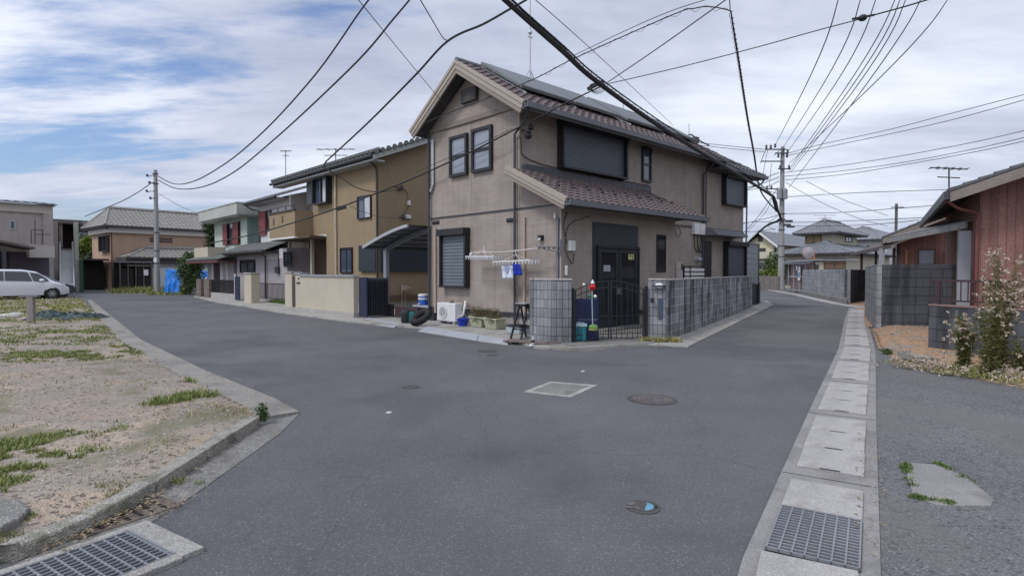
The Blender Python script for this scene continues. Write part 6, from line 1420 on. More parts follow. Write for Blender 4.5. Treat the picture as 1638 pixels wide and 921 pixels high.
p = P3(546, 333, 20.2); m = MB(); m.bar(p-V((.16, 0, .03)), p+V((.16, 0, .05)), .12); tag(m.build('joint_box', cabm), 'black splice box on the cable before the ochre house', 'joint box')
hv = [([(1238, 236), (1290, 135), (1345, -12)], 9), ([(1252, 237), (1318, 133), (1381, -12)], 9.5), ([(1262, 240), (1334, 138), (1406, -12)], 9.5),
      ([(1261, 272), (1350, 145), (1438, -12)], 10), ([(1263, 273), (1358, 145), (1446, -12)], 10), ([(1266, 274), (1364, 147), (1455, -12)], 10),
      ([(1262, 262), (1395, 137), (1527, -14)], 10), ([(1262, 300), (1375, 150), (1480, -12)], 10)]
nm_ = ['leftmost', 'second', 'third', 'fourth', 'fifth', 'sixth', 'rightmost', 'seventh']
for (pts, d), w_ in zip(hv, nm_): cable(pts, 54, d, .022, '%s of the eight thin lines fanning up right from the tall pole' % w_, 'high lines fanning from the tall pole', mat=cabg, r1=.007)
lo_ = [([(1256, 247), (1310, 232), (1420, 208), (1520, 182), (1660, 146)], 'highest'), ([(1256, 250), (1320, 236), (1430, 213), (1530, 190), (1660, 154)], 'second highest'), ([(1256, 276), (1350, 264), (1450, 248), (1560, 227), (1660, 204)], 'third highest'), ([(1256, 282), (1350, 273), (1450, 259), (1560, 238), (1660, 215)], 'fourth highest'), ([(1256, 288), (1350, 279), (1450, 263), (1560, 243), (1660, 221)], 'fifth highest'),
       ([(1256, 315), (1380, 308), (1530, 303)], 'sixth highest'), ([(1254, 342), (1340, 340), (1440, 333), (1500, 328)], 'third lowest'), ([(1254, 356), (1340, 354), (1440, 350), (1480, 348)], 'second lowest'), ([(1254, 362), (1380, 360), (1470, 352)], 'lowest')]
for pts, w_ in lo_: cable(pts, 54, 40, .026, '%s of the wires running right from the tall pole' % w_, 'wires running right from the tall pole', mat=cabg)
le_ = [([(1222, 239), (1170, 234), (1112, 228)], 'highest'), ([(1222, 243), (1170, 238), (1116, 232)], 'second highest'), ([(1246, 276), (1215, 287), (1180, 292)], 'third'), ([(1246, 283), (1215, 295), (1180, 302)], 'fourth'), ([(1246, 290), (1222, 300), (1180, 306)], 'fifth'), ([(1246, 344), (1215, 352), (1188, 358)], 'third lowest'), ([(1246, 356), (1215, 355), (1188, 356)], 'second lowest'), ([(1244, 300), (1214, 345), (1188, 374)], 'steepest'), ([(1240, 366), (1210, 370), (1185, 372)], 'lowest')]
for pts, w_ in le_: cable(pts, 54, 60, .03, '%s of the wires running left from the tall pole' % w_, 'wires running left from the tall pole', mat=cabg)
di_ = [([(1257, 292), (1310, 322), (1370, 348), (1420, 362)], 'longer'), ([(1290, 290), (1350, 320), (1420, 345)], 'shorter'), ([(1235, 316), (1224, 340), (1190, 376)], 'left hand'), ([(1244, 345), (1228, 360), (1240, 368)], 'looped')]
for pts, w_ in di_: cable(pts, 54, 58, .022, '%s slack wire hanging below the tall pole crossarms' % w_, 'slack wires below the crossarms', mat=cabg)
di2 = [([(1228, 240), (1222, 270), (1218, 300)], 'left'), ([(1234, 262), (1232, 285), (1230, 303)], 'right')]
for pts, w_ in di2: cable(pts, 53.7, 53.7, .02, '%s vertical jumper wire on the tall pole' % w_, 'jumper wires on the tall pole', mat=cabg)
# ================================================================ THINGS ALONG THE CORNER HOUSE
def AB(px, py, z=.06): return FU.g(px, py, z)
# air conditioner
c = AB(716, 518); x0, y0 = c.x, c.y-.42
AC = T('air_conditioner', 'white outdoor air conditioner unit standing below the shuttered window', 'air conditioner', FU, (c.x, c.y, .06))
ya_ = FU.hx(728, 500, c.x)[0]; yb_ = FU.hx(699, 500, c.x)[0]
AC.part(MB().box(c.x, c.x+.28, ya_, yb_, .14, .68), 'casing', whitem, bevel=.015)
ym_ = yb_-.30; AC.part(MB().lathe((c.x-.012, ym_, .41), [(.21, 0), (.21, .015), (.17, .012)], 24, 'x'), 'fan_grille', greym)
m = MB()
for k in range(5): m.lathe((c.x-.02, ym_, .41), [(.04+k*.04, 0), (.044+k*.04, .004)], 20, 'x')
for k in range(8): a = k*pi/4; m.bar((c.x-.02, ym_, .41), (c.x-.02, ym_+.2*cos(a), .41+.2*sin(a)), .006)
AC.part(m, 'guard', whitem); AC.part(MB().box(c.x-.002, c.x, ya_+.1, ya_+.3, .6, .615).box(c.x+.02, c.x+.26, ya_+.05, ya_+.15, .06, .14).box(c.x+.02, c.x+.26, yb_-.15, yb_-.05, .06, .14), 'feet', greym)
AC.part(MB().tube(spline([(c.x+.2, ya_-.0, .30), (c.x+.2, ya_-.12, .35), (c.x+.25, ya_-.14, .6), (c.x+.4, ya_+.02, .72)]), .035, 8).tube(spline([(c.x+.1, ya_, .25), (c.x+.1, ya_-.1, .2), (c.x+.1, ya_-.12, .06)]), .02, 6), 'hoses', whitem)
AC.part(MB().lathe((c.x+.14, (ya_+yb_)/2-.1, .68), [(.05, 0), (.06, .04), (.02, .08)], 8).bar((c.x+.14, (ya_+yb_)/2, .68), (c.x+.14, (ya_+yb_)/2-.2, .78), .02), 'tap', rust)
# cooler jug on a white lid on a black chest
c = AB(690, 512); bx0 = c.x
yb1_ = FU.hx(662, 505, bx0)[0]; yb0_ = FU.hx(699, 505, bx0+.1)[0]
CH = T('storage_chest', 'black plastic storage chest with pale grey lid behind the leaning tyre', 'chest', FU, (bx0, yb0_, .06))
CH.part(MB().box(bx0, bx0+.45, yb0_, yb1_, .06, .44), 'box', M('black_plastic', (.02, .022, .028), .5), bevel=.02); CH.part(MB().box(bx0-.03, bx0+.48, yb0_+.25, yb1_+.05, .44, .51), 'lid', greym, bevel=.02)
jb, jz = FU.hx(675, 492, bx0+.15); JG = T('water_jug', 'blue drinks cooler jug with white top and band on the chest lid', 'water jug', FU, (bx0+.2, jb, .51))
JG.part(MB().lathe((bx0+.2, jb, .51), [(.14, 0), (.16, .02), (.165, .28), (.16, .3)], 24), 'body', M('jug_blue', (.02, .09, .38), .35), smooth=True); JG.part(MB().lathe((bx0+.2, jb, .81), [(.17, -.01), (.17, .05), (.12, .07)], 24).lathe((bx0+.2, jb, .69), [(.166, 0), (.168, .005), (.168, .05), (.166, .055)], 24), 'lid', whitem); JG.part(MB().box(bx0+.02, bx0+.06, jb-.03, jb+.03, .54, .58).box(bx0+.032, bx0+.034, jb-.08, jb+.06, .74, .755), 'spout', whitem)
# wooden drying rack (crossed sticks)
rb, rz = FU.hx(690, 480, bx0+.3); WD = T('wooden_rack', 'folded wooden rack of crossed sticks beside the beige pipe cover', 'rack', FU, (bx0+.3, rb, .44)); m = MB()
for s in (-1, 1):
    for k in range(4): m.bar((bx0+.3+k*.04, rb+s*.16, .45), (bx0+.3+k*.04, rb-s*.16, 1.0-k*.06), .02)
for z in (.5, .7, .9): m.bar((bx0+.28, rb, z), (bx0+.46, rb, z), .018)
WD.part(m, 'sticks', M('pale_wood', (.34, .24, .18), .7, .15))
# tyre
c = AB(668, 521); TY = T('tyre', 'worn black tyre leaning on the dark chest', 'tyre', FU, (c.x, c.y, .06))
m = MB(); R_, r_ = .25, .085; vs = []; fs = []; A_, B_ = 28, 10; tilt = R(54)
for i in range(A_):
    t = 2*pi*i/A_
    for j in range(B_):
        q = 2*pi*j/B_; rr = R_+r_*cos(q); x, y, z = r_*1.15*sin(q), rr*cos(t), rr*sin(t)
        vs.append((c.x+.12+x*cos(tilt)+z*sin(tilt), c.y+y, .06+.30*cos(tilt)+.07+z*cos(tilt)-x*sin(tilt)))
for i in range(A_):
    for j in range(B_): fs.append((i*B_+j, ((i+1) % A_)*B_+j, ((i+1) % A_)*B_+(j+1) % B_, i*B_+(j+1) % B_))
m.add(vs, fs); TY.part(m, 'rubber', rubber, smooth=True); m = MB()
for i in range(36):
    t = 2*pi*i/36; rr = R_+r_*.93; a = V((-.06, rr*cos(t), rr*sin(t))); b = V((.06, rr*cos(t+.08), rr*sin(t+.08))); f = lambda v: (c.x+.12+v.x*cos(tilt)+v.z*sin(tilt), c.y+v.y, .06+.30*cos(tilt)+.07+v.z*cos(tilt)-v.x*sin(tilt)); m.bar(f(a), f(b), .022)
TY.part(m, 'tread', rubber)
# drum and jerry can
c = AB(648, 516); DR_ = T('black_drum', 'rounded black container at the left end of the row of clutter', 'container', FU, (c.x, c.y, .06)); DR_.part(MB().lathe((c.x+.05, c.y, .06), [(.14, 0), (.17, .04), (.17, .33), (.1, .38), (.05, .40)], 16), 'drum', M('black_plastic', (.02, .022, .028), .5), smooth=True); DR_.part(MB().tube([(c.x+.05, c.y-.1, .42), (c.x+.05, c.y-.06, .48), (c.x+.05, c.y+.06, .48), (c.x+.05, c.y+.1, .42)], .015, 6), 'handle', blackm)
c = AB(657, 517); JC = T('jerry_can', 'teal green jerry can between the black container and the tyre', 'jerry can', FU, (c.x, c.y, .06)); JC.part(MB().prism([(c.y-.13, .06), (c.y+.13, .06), (c.y+.13, .34), (c.y+.08, .40), (c.y-.13, .40)], c.x, c.x+.2, 'x'), 'can', M('teal_green', (.01, .10, .11), .4), bevel=.03); JC.part(MB().cyl((c.x+.1, c.y+.06, .38), (c.x+.1, c.y+.09, .45), .03).bar((c.x+.1, c.y-.1, .44), (c.x+.1, c.y+.03, .44), .025).bar((c.x+.1, c.y-.1, .39), (c.x+.1, c.y-.1, .44), .025), 'cap', blackm)
# blue basin
c = AB(738, 521); BB_ = T('blue_basin', 'bright blue plastic bucket beside the air conditioner', 'bucket', FU, (c.x, c.y, .06)); m = MB(); m.lathe((c.x+.05, c.y, .06), [(.12, 0), (.17, .2), (.18, .21), (.16, .205), (.11, .02)], 20); BB_.part(m, 'tub', M('royal_blue_plastic', (.012, .045, .42), .35), smooth=True); BB_.part(MB().tube([(c.x+.05+.18*cos(t*pi/8), c.y+.02, .27+.10*sin(t*pi/8)) for t in range(9)], .008, 5), 'handle', whitem)
# planters
fol1 = MFol('planter_leaf', (.045, .06, .025), (.17, .13, .07))
for (px, py, lab) in ((762, 523, 'left cream trough planter with straggly plant'), (785, 526, 'right cream trough planter with straggly plant, nearer the step stool')):
    c = AB(px, py); t = T('planter', lab, 'planter', FU, (c.x, c.y, .06), 'cream planters at the wall base'); h = .26
    m = MB(); m.add([(c.x-.0, c.y-.21, .06), (c.x+.26, c.y-.21, .06), (c.x+.26, c.y+.21, .06), (c.x, c.y+.21, .06), (c.x-.05, c.y-.27, h+.06), (c.x+.3, c.y-.27, h+.06), (c.x+.3, c.y+.27, h+.06), (c.x-.05, c.y+.27, h+.06)], [(0, 3, 2, 1), (4, 5, 6, 7), (0, 1, 5, 4), (1, 2, 6, 5), (2, 3, 7, 6), (3, 0, 4, 7)])
    tr = t.part(m, 'trough', M('pale_green_trough', (.36, .37, .25), .6, .1), bevel=.015); t.part(MB().box(c.x-.07, c.x+.32, c.y-.29, c.y+.29, h+.05, h+.09), 'rim', M('pale_green_trough', (.36, .37, .25), .6, .1), bevel=.01, parent=tr)
    m = MB(); leaf_cloud(m, [((c.x+.12, c.y, h+.20), (.22, .34, .17)), ((c.x-.02, c.y-.08, h+.06), (.14, .26, .15)), ((c.x+.1, c.y+.2, h+.26), (.14, .16, .14))], 1000, .022, 1.0, .1); blades(m, c.x+.12, c.y, .16, .27, 160, .36, h+.06, .003); t.part(m, 'plant', fol1, recalc=False)
# step stool
c = AB(836, 541); SS = T('step_stool', 'black folding step stool with pale top beside the left block pillar', 'step stool', FU, (c.x, c.y, .06)); m = MB()
for s in (-.17, .17):
    m.bar((c.x-.22, c.y+s, .06), (c.x+.02, c.y+s*.7, .82), .04); m.bar((c.x+.28, c.y+s, .06), (c.x+.06, c.y+s*.7, .82), .035)
m.bar((c.x-.15, c.y-.16, .28), (c.x-.15, c.y+.16, .28), .025); m.bar((c.x+.22, c.y-.16, .28), (c.x+.22, c.y+.16, .28), .025)
m.bar((c.x-.12, c.y-.15, .38), (c.x+.18, c.y+.15, .38), .02)
SS.part(m, 'legs', blackm); SS.part(MB().box(c.x-.28, c.x-.02, c.y-.17, c.y+.17, .36, .395), 'step', blackm); SS.part(MB().box(c.x-.08, c.x+.14, c.y-.15, c.y+.15, .80, .86), 'top_frame', blackm); SS.part(MB().box(c.x-.09, c.x+.15, c.y-.16, c.y+.16, .86, .885), 'top', greym, bevel=.005)
# crate with glass blocks, boards on the ground, bottle, pole
c = AB(820, 533); CR = T('grey_crate', 'low grey ribbed crate behind the legs of the step stool', 'crate', FU, (c.x, c.y, .06)); m = MB(); m.box(c.x, c.x+.35, c.y-.25, c.y+.25, .06, .22)
for k in range(5): m.box(c.x-.012, c.x, c.y-.24+k*.11, c.y-.2+k*.11, .07, .21)
CR.part(m, 'crate', M('pale_grey_plastic', (.36, .40, .42), .5, .15, 10), bevel=.01); CR.part(MB().box(c.x-.02, c.x+.37, c.y-.27, c.y+.27, .22, .26), 'lid', dkgrey, bevel=.01)
p = G(852, 553); q = G(812, 549)
BRD = MB(); BRD.bar(V((q.x, q.y, .075)), V((p.x+.3, p.y-.1, .075)), .28, .03); BRD.tube(spline([(q.x-.1, q.y-.1, .07), (q.x+.3, q.y-.35, .07), (p.x+.1, p.y-.22, .07), (p.x+.6, p.y-.1, .08)]), .02, 6); tag(BRD.build('timber_board', M('weathered_brown', (.13, .10, .09), .9, .2, 5)), 'flat brown board and hose lying at the foot of the left pillar', 'board')
p = G(852.5, 556); BT = T('bottle', 'small white bottle with dark band standing at the foot of the left pillar', 'bottle', FW, (p.x, p.y, .02)); BT.part(MB().lathe((p.x, p.y, .08), [(.025, 0), (.03, .02), (.03, .06), (.012, .11), (.012, .17)], 12), 'body', whitem, smooth=True); BT.part(MB().lathe((p.x, p.y, .11), [(.034, 0), (.034, .06)], 12), 'band', blackm); BT.part(MB().ball((p.x-.04, p.y-.01, .05), .04, 8, sz=.7), 'foot', whitem)
PP = T('thin_rod', 'thin black rod leaning against the left block pillar', 'rod', FW, (p.x, p.y+.04, .1)); PP.part(MB().tube([(p.x, p.y+.045, .12), (p.x+.003, p.y+.06, 1.50)], .008, 6), 'rod', blackm)
# ---------------------------------------------------------------- laundry
ap = A0-.42
def LP(px, py, a): b, z = FU.hx(px, py, a); return (a, b, z)
LB = T('laundry_bracket', 'grey wall bracket and pale laundry pole along the beige wall', 'laundry pole', FU, (A0, LP(862, 398, ap)[1], 0))
p0 = LP(757, 404, ap); p1 = LP(862, 397, ap); LB.part(MB().tube([p0, (ap, (p0[1]+p1[1])/2, p0[2]-.02), p1], .018, 8), 'pole', M('cream_pole', (.48, .44, .42), .5))
m = MB(); b1_ = p1[1]-.06; z1_ = p1[2]; m.bar((A0-.02, b1_-.3, z1_-.18), (A0-.02, b1_-.3, z1_+.22), .04); m.bar((A0-.03, b1_-.3, z1_+.03), (ap-.15, b1_, z1_+.03), .022); m.bar((A0-.03, b1_-.3, z1_-.1), (ap, b1_, z1_+.0), .02)
for k in range(4): m.lathe((ap-.05+k*.1, b1_-k*.07, z1_+.01), [(.035, -.006), (.035, .006)], 10, 'y')
LB.part(m, 'bracket', gutm); m = MB(); m.bar((A0, p0[1]+.12, p0[2]), (ap, p0[1]+.1, p0[2]+.02), .025); m.ball((ap, p0[1]+.1, p0[2]-.05), .05, 6); LB.part(m, 'hook', whitem)
def hanger(px0, px1, py, lab, tilt):
    a, b0, z = LP(px0, py, ap); b1 = LP(px1, py, ap)[1]; cx_, cy_ = ap, (b0+b1)/2; L_ = abs(b0-b1)/2; z0 = z
    t = T('clothes_hanger', lab, 'clothes hanger', FU, (cx_, cy_, z0), 'white peg hangers on the laundry pole'); m = MB()
    def q(x, y): return (cx_+x, cy_+y, z0+tilt*y)
    for x in (-.17, .17): m.bar(q(x, -L_), q(x, L_), .022, .03)
    for k in range(9): y = -L_+k*L_/4; m.bar(q(-.17, y), q(.17, y), .014, .02)
    t.part(m, 'frame', whitem)
    for x in (-.17, -.06, .06, .17):
        for k in range(12): y = -L_+.03+k*(2*L_-.06)/11; a_, b_, c_ = q(x, y); t.part(MB().box(a_-.008, a_+.008, b_-.012, b_+.012, c_-.085, c_-.012), 'peg', M('peg_white', (.50, .52, .55), .5))
    m = MB()
    for s in (-1, 1): m.tube([q(.17*s, L_*.5), (ap, cy_, z0+.17)], .006, 5); m.tube([q(.17*s, -L_*.5), (ap, cy_, z0+.17)], .006, 5)
    m.tube([(ap, cy_, z0+.17), (ap, cy_, z0+.30)], .009, 5); t.part(m, 'hook', whitem); return t, q
h1, q1 = hanger(752, 797, 411, 'left white peg hanger, empty, beside the dark shutter', 0.02)
h2, q2 = hanger(796, 856, 418, 'right white peg hanger with two cloths hanging from it', -.02)
def cloth(px0, px1, py0, py1, mat, name, lab, sk=0):
    a, b1, z1 = LP(px0, py0, ap); _, b0, z0 = LP(px1, py1, ap); n = 10; vs = []; fs = []
    for j in range(7):
        for i in range(n+1):
            y = b1+(b0-b1)*i/n+sk*(j/6); vs.append((ap+.025*sin(i*1.3+j*.3)*(.3+j/6), y+(-.02*j/6 if i == 0 else 0), z1+(z0-z1)*j/6+.01*sin(i*2)*(j > 0)))
    for j in range(6):
        for i in range(n): fs.append((j*(n+1)+i, j*(n+1)+i+1, (j+1)*(n+1)+i+1, (j+1)*(n+1)+i))
    m = MB(); m.add(vs, fs); o = m.build(name, mat, fr=FU, base=(ap, (b0+b1)/2, z0), smooth=True, recalc=False); md = o.modifiers.new('s', 'SOLIDIFY'); md.thickness = .006; return tag(o, lab, 'cloth')
o = cloth(802, 820, 425, 446, M('white_cloth', (.62, .66, .75), .8, .08, 10), 'white_cloth', 'white cloth with faint blue pattern pegged on the right hanger')
m = MB(); a, b1, z1 = LP(810, 432, ap-.045); m.lathe((ap-.045, b1, z1), [(.055, 0), (.07, .004)], 14, 'x'); m.box(ap-.05, ap-.045, b1-.13, b1+.12, z1+.09, z1+.12); k = m.build('cloth_pattern', M('faint_blue', (.30, .34, .52), .8), fr=FU, base=(ap, b1, z1)); k.parent = o; k.location = (0, b1-FU.loc(o.location).y, z1-o.location.z); k.rotation_euler = (0, 0, 0)
cloth(818, 832, 422, 440, M('blue_cloth', (.01, .035, .36), .8, .1, 10), 'blue_cloth', 'deep blue cloth pegged beside the white one on the right hanger', sk=-.06)

# ================================================================ VEGETATION, TARPS, STONES
def pot(px, py, z=.0): return G(px, py, z)
bark = M('bark', (.09, .065, .045), .9, .2, 6, .2, 20, bump=.5)
def tree(name, lab, cat, pos, th, tr, blobs, n, size, fol, grp=None, lim=6):
    t = T(name, lab, cat, FW, pos, grp); m = MB(); x, y, z = pos; m.tube(spline([(x, y, z-.1), (x+.03*th, y, z+th*.5), (x, y, z+th)], 4), [tr*(1-.5*i/8) for i in range(9)], 8)
    for k in range(lim):
        c, r = blobs[k % len(blobs)]; m.tube([(x, y, z+th*(.5+.4*random.random())), (x+c[0]*.5, y+c[1]*.5, z+(th+c[2])*.5+.1), (x+c[0]+random.uniform(-.3, .3)*r[0], y+c[1], z+c[2])], [tr*.45, tr*.3, tr*.1], 5)
    t.part(m, 'trunk', bark); m = MB(); leaf_cloud(m, [((x+c[0], y+c[1], z+c[2]), r) for c, r in blobs], n, size, 1.0, .25); t.part(m, 'crown', fol, recalc=False); return t
folD = MFol('dark_leaves', (.018, .035, .012), (.055, .085, .03)); folY = MFol('yellow_green_leaves', (.09, .13, .02), (.22, .25, .05)); folG = MFol('green_leaves', (.03, .06, .015), (.09, .13, .04))
p = G(303, 471); tree('shrub_tree', 'rounded dark green shrub tree in front of the blue tarp', 'shrub', (p.x, p.y, 0), 1.2, .08, [((0, 0, 2.1), (.85, .7, .9)), ((0, 0, .7), (.75, .7, .7)), ((.3, 0, 1.3), (.8, .7, .7)), ((-.4, 0, 1.5), (.6, .6, .6)), ((.1, 0, 2.7), (.45, .45, .45)), ((.5, .1, 2.0), (.5, .5, .6))], 3800, .085, folG)
p = P3(352, 470, 46); tree('dark_tree', 'dark tree between the salmon house and the green house', 'tree', (p.x, p.y, 0), 3.0, .18, [((0, 0, 4.5), (1.0, 1, 1.1)), ((-.6, 0, 5.2), (.8, .8, .7)), ((.3, 0, 5.6), (.9, .8, .7)), ((-.5, 0, 3.9), (.7, .7, .6)), ((.5, 0, 3.6), (.8, .8, .8)), ((-.2, 0, 6.2), (.5, .5, .4))], 4200, .11, folD)
p = P3(143, 470, 56); tree('yellow_green_tree', 'yellow green leafy tree in the gap beside the stair block', 'tree', (p.x, p.y, 0), 2.5, .15, [((0, 0, 4.2), (1.4, 1.2, .9)), ((.8, 0, 3.8), (1.0, 1, .8)), ((-.8, 0, 3.9), (.9, 1, .8)), ((.2, 0, 4.8), (.8, .8, .5))], 3800, .12, folY)
p = P3(146, 470, 55); tree('dark_hedge', 'dark hedge below the yellow green tree', 'hedge', (p.x, p.y, 0), 1.5, .1, [((0, 0, 2.8), (1.7, 1, .7)), ((.6, 0, 2.0), (1.4, 1, .9)), ((-.7, 0, 2.0), (1.2, 1, .9))], 3000, .12, folD)
p = P3(1262, 440, 76); tree('round_tree', 'small dark green tree beside the cream gabled house', 'tree', (p.x-1.5, p.y, 0), 1.4, .15, [((0, 0, 2.6), (1.9, 1.5, 1.8)), ((1, 0, 2.2), (1.2, 1, 1.2))], 1800, .18, folG)
p = P3(1222, 450, 60); tree('low_hedge', 'low green hedge behind the brownish block wall', 'hedge', (p.x, p.y, 0), .6, .08, [((-1, 0, 1.3), (1.2, .6, .6)), ((.6, 0, 1.3), (1.3, .6, .7)), ((1.9, 0, 1.5), (.9, .6, .9)), ((2.6, 0, 1.2), (.8, .6, .8))], 2600, .12, folY)
# blue tarp
tarp = M('blue_tarp', (.012, .16, .52), .5, .25, 3, .08, 12, bump=.6, bs=4)
pt = G(283, 474)
def drape(name, lab, x0, x1, y, z0, z1, mat, dep=.8, fr=FW, sag=.15):
    m = MB(); nx, nz = 26, 14; vs = []; fs = []
    for j in range(nz+1):
        for i in range(nx+1):
            f = i/nx; g = j/nz; z = z1-(z1-z0)*g; z -= sag*sin(pi*f)*(1-g)
            vs.append((x0+(x1-x0)*f+.08*mn.noise(V((f*3, g*4, 1))), y-dep*(g**1.5)*.5+.14*mn.noise(V((f*6, g*3, 5)))*(.3+g), z))
    for j in range(nz):
        for i in range(nx): a = j*(nx+1)+i; fs.append((a, a+1, a+nx+2, a+nx+1))
    vs2 = [(x, y_+dep, z) for x, y_, z in vs[:nx+1]]; o = len(vs); vs += vs2
    for i in range(nx): fs.append((i, i+1, o+i+1, o+i))
    m.add(vs, fs); o = m.build(name, mat, smooth=True, recalc=False); return tag(o, lab, 'tarp', 'blue tarps by the left pole')
xa, xb_ = P3(271, 450, 41).x, P3(296, 450, 41).x; drape('blue_tarp', 'blue tarp draped to the ground between the pole and the shrub', xa, xb_, 40.6, .0, P3(280, 430, 41).z, tarp)
xa, xb_ = P3(318, 450, 44).x, P3(352, 450, 44).x; drape('blue_tarp', 'blue tarp hanging over the wall right of the shrub', xa, xb_, 44.0, 1.1, P3(330, 432, 44).z, tarp, .4)
MB().box(P3(318, 450, 44.5).x, P3(356, 450, 44.5).x, 44.3, 44.5, 0, 1.5).build('garden_wall', brk); tag(C.objects[-1], 'brown block wall below the hanging blue tarp', 'wall')
# green sheet and rubbish on the lot
m = MB(); c = G(100, 511); nx = 60; vs = []; fs = []
for i in range(nx+1):
    for j in range(25):
        x = c.x-1.0+i*2.1/nx; y = c.y-.5+j*1.3/24+.25*mn.noise(V((i*.12, 1, 1))); h = .05+max(0, .14+.16*mn.noise(V((x*2.3, y*3.2, 3)))+.10*mn.noise(V((x*8, y*8, 1)))+.04*mn.noise(V((x*20, y*20, 1))))*max(0, 1-abs((j-12)/12)**2.5)*min(1, i/6, (nx-i)/6); vs.append((x+.04*mn.noise(V((x*9, y*9, 8))), y, h))
for i in range(nx):
    for j in range(24): a = i*25+j; fs.append((a, a+1, a+26, a+25))
m.add(vs, fs); tag(m.build('green_sheet', M('dark_green_sheet', (.022, .04, .04), .55, .6, 5, .3, 18), recalc=False), 'crumpled dark green sheet lying on the grass of the vacant lot', 'sheet')
p = G(50, 518); SPo = T('survey_post', 'short weathered post with crosspiece on the vacant lot', 'post', FW, (p.x, p.y, 0)); SPo.part(MB().box(p.x-.10, p.x+.10, p.y-.05, p.y+.05, 0, .85), 'post', M('weathered_wood', (.22, .20, .185), .85, .15, 2, .2, 20, streak=.3)); SPo.part(MB().box(p.x-.28, p.x+.26, p.y-.06, p.y+.06, .84, .90), 'crosspiece', gutm)
stn = M('pale_stone', (.36, .35, .32), .9, .2, 8, .2)
def rocks(mb, n, gen, s0, s1):
    for _ in range(n):
        x, y, z = gen(); s = random.uniform(s0, s1)**1.0; v = []; 
        for (a, b, c_) in ((-1, -1, 0), (1, -1, 0), (1, 1, 0), (-1, 1, 0), (-.6, -.6, 1), (.6, -.6, 1), (.6, .6, 1), (-.6, .6, 1)): v.append((x+a*s*random.uniform(.6, 1.1), y+b*s*random.uniform(.6, 1.1), z+c_*s*random.uniform(.5, .9)-.003))
        mb.add(v, [(4, 5, 6, 7), (0, 1, 5, 4), (1, 2, 6, 5), (2, 3, 7, 6), (3, 0, 4, 7)])
k = 0
for (px, py, s, lab) in ((25, 505, .22, 'flat'), (44, 512, .14, 'small'), (64, 511, .2, 'rounded'), (12, 509, .3, 'largest')):
    p = G(px, py); m = MB(); m.ball((p.x, p.y, .04), s, 7, sz=.45, sx=1.3); tag(m.build('stone', stn), '%s pale stone lying left of the crumpled green sheet' % lab, 'stone', 'pale stones on the vacant lot')
def lot_gen():
    while True:
        py = random.uniform(560, 905); px = random.uniform(-20, 430); p = G(px, py)
        if inside(p.x, p.y, lotp) and edged(p.x, p.y, lotp) > .12: return p.x, p.y, .02+lot_h(p.x, p.y)*min(1, edged(p.x, p.y, lotp)/.35)
m = MB(); rocks(m, 1500, lot_gen, .004, .014); o = m.build('gravel', M('lot_stone', (.24, .215, .185), .9, .3, 8, .2), recalc=False); o['kind'] = 'stuff'
m = MB(); rocks(m, 260, lot_gen, .006, .017); o = m.build('gravel', stn, recalc=False); o['kind'] = 'stuff'
def lot_far():
    while True:
        p = G(random.uniform(-20, 430), random.uniform(515, 600)); 
        if inside(p.x, p.y, lotp): return p.x, p.y, .02+lot_h(p.x, p.y)
m = MB(); rocks(m, 350, lot_far, .010, .025); o = m.build('gravel', M('lot_stone', (.24, .215, .185), .9, .3, 8, .2), recalc=False); o['kind'] = 'stuff'
# grass
g_green = MFol('grass_green', (.07, .12, .02), (.27, .27, .10)); g_dry = MFol('grass_dry', (.20, .18, .08), (.38, .33, .19)); g_deep = MFol('grass_deep', (.05, .095, .02), (.13, .17, .05))
def patch(mb, px, py, rx, ry, n, h, w=.006, rot=0, zoff=0):
    p = G(px, py); k = int(n)
    for _ in range(k):
        t = random.uniform(0, 2*pi); q = sqrt(random.random())*random.uniform(.7, 1.15); x = q*cos(t)*rx; y = q*sin(t)*ry; X = p.x+x*cos(rot)-y*sin(rot); Y_ = p.y+x*sin(rot)+y*cos(rot)
        if mn.noise(V((X*1.7, Y_*1.7, 7)))+.5*mn.noise(V((X*6, Y_*6, 3))) < .02: continue
        if not zoff and not (inside(X, Y_, lotp) and edged(X, Y_, lotp) > .02): continue
        z = zoff or (.015+lot_h(X, Y_)*min(1, edged(X, Y_, lotp)/.35) if Y_ < 20 else .03)
        blades(mb, X, Y_, .03, .03, 1, h*.62, z, w, 1.0)
m = MB()
patch(m, 35, 574, 1.5, 1.2, 9000, .10, .006); patch(m, 100, 574, 1.1, .8, 3600, .09, .006); patch(m, 208, 562, .8, 1.7, 6000, .11, .007); patch(m, 285, 648, .42, .32, 2400, .17, .004)
patch(m, 345, 630, .30, .6, 1800, .15, .005); patch(m, 318, 609, .25, .35, 800, .11, .005); patch(m, 85, 705, .6, .55, 4200, .09, .004); patch(m, 20, 765, .5, .65, 7500, .10, .004); patch(m, -40, 720, .6, .6, 4000, .10, .004); patch(m, 10, 735, .5, .4, 4200, .09, .004)
patch(m, 45, 650, .28, .25, 500, .09, .005); patch(m, 170, 668, .15, .15, 500, .13, .004); patch(m, 55, 855, .25, .18, 900, .07, .003); patch(m, 300, 773, .16, .05, 300, .08, .003, zoff=.01); patch(m, 110, 875, .2, .1, 300, .06, .003)
patch(m, 60, 535, 3.0, 1.5, 5000, .12, .010); patch(m, 105, 548, 1.8, 1.0, 2500, .12, .009); patch(m, 150, 530, 1.2, 1.5, 1800, .10, .009)
o = m.build('grass', g_green, recalc=False); o['kind'] = 'stuff'
m = MB()
patch(m, 55, 499, 7.2, 4.4, 15000, .13, .016); patch(m, 20, 488, 9, 4, 11000, .15, .02); patch(m, 105, 494, 3.0, 4.5, 6500, .13, .016); patch(m, 30, 480, 7, 3.5, 5000, .16, .025); patch(m, 135, 512, 1.2, 1.6, 1500, .10, .012); patch(m, 20, 515, 4.5, 1.0, 3500, .11, .012)
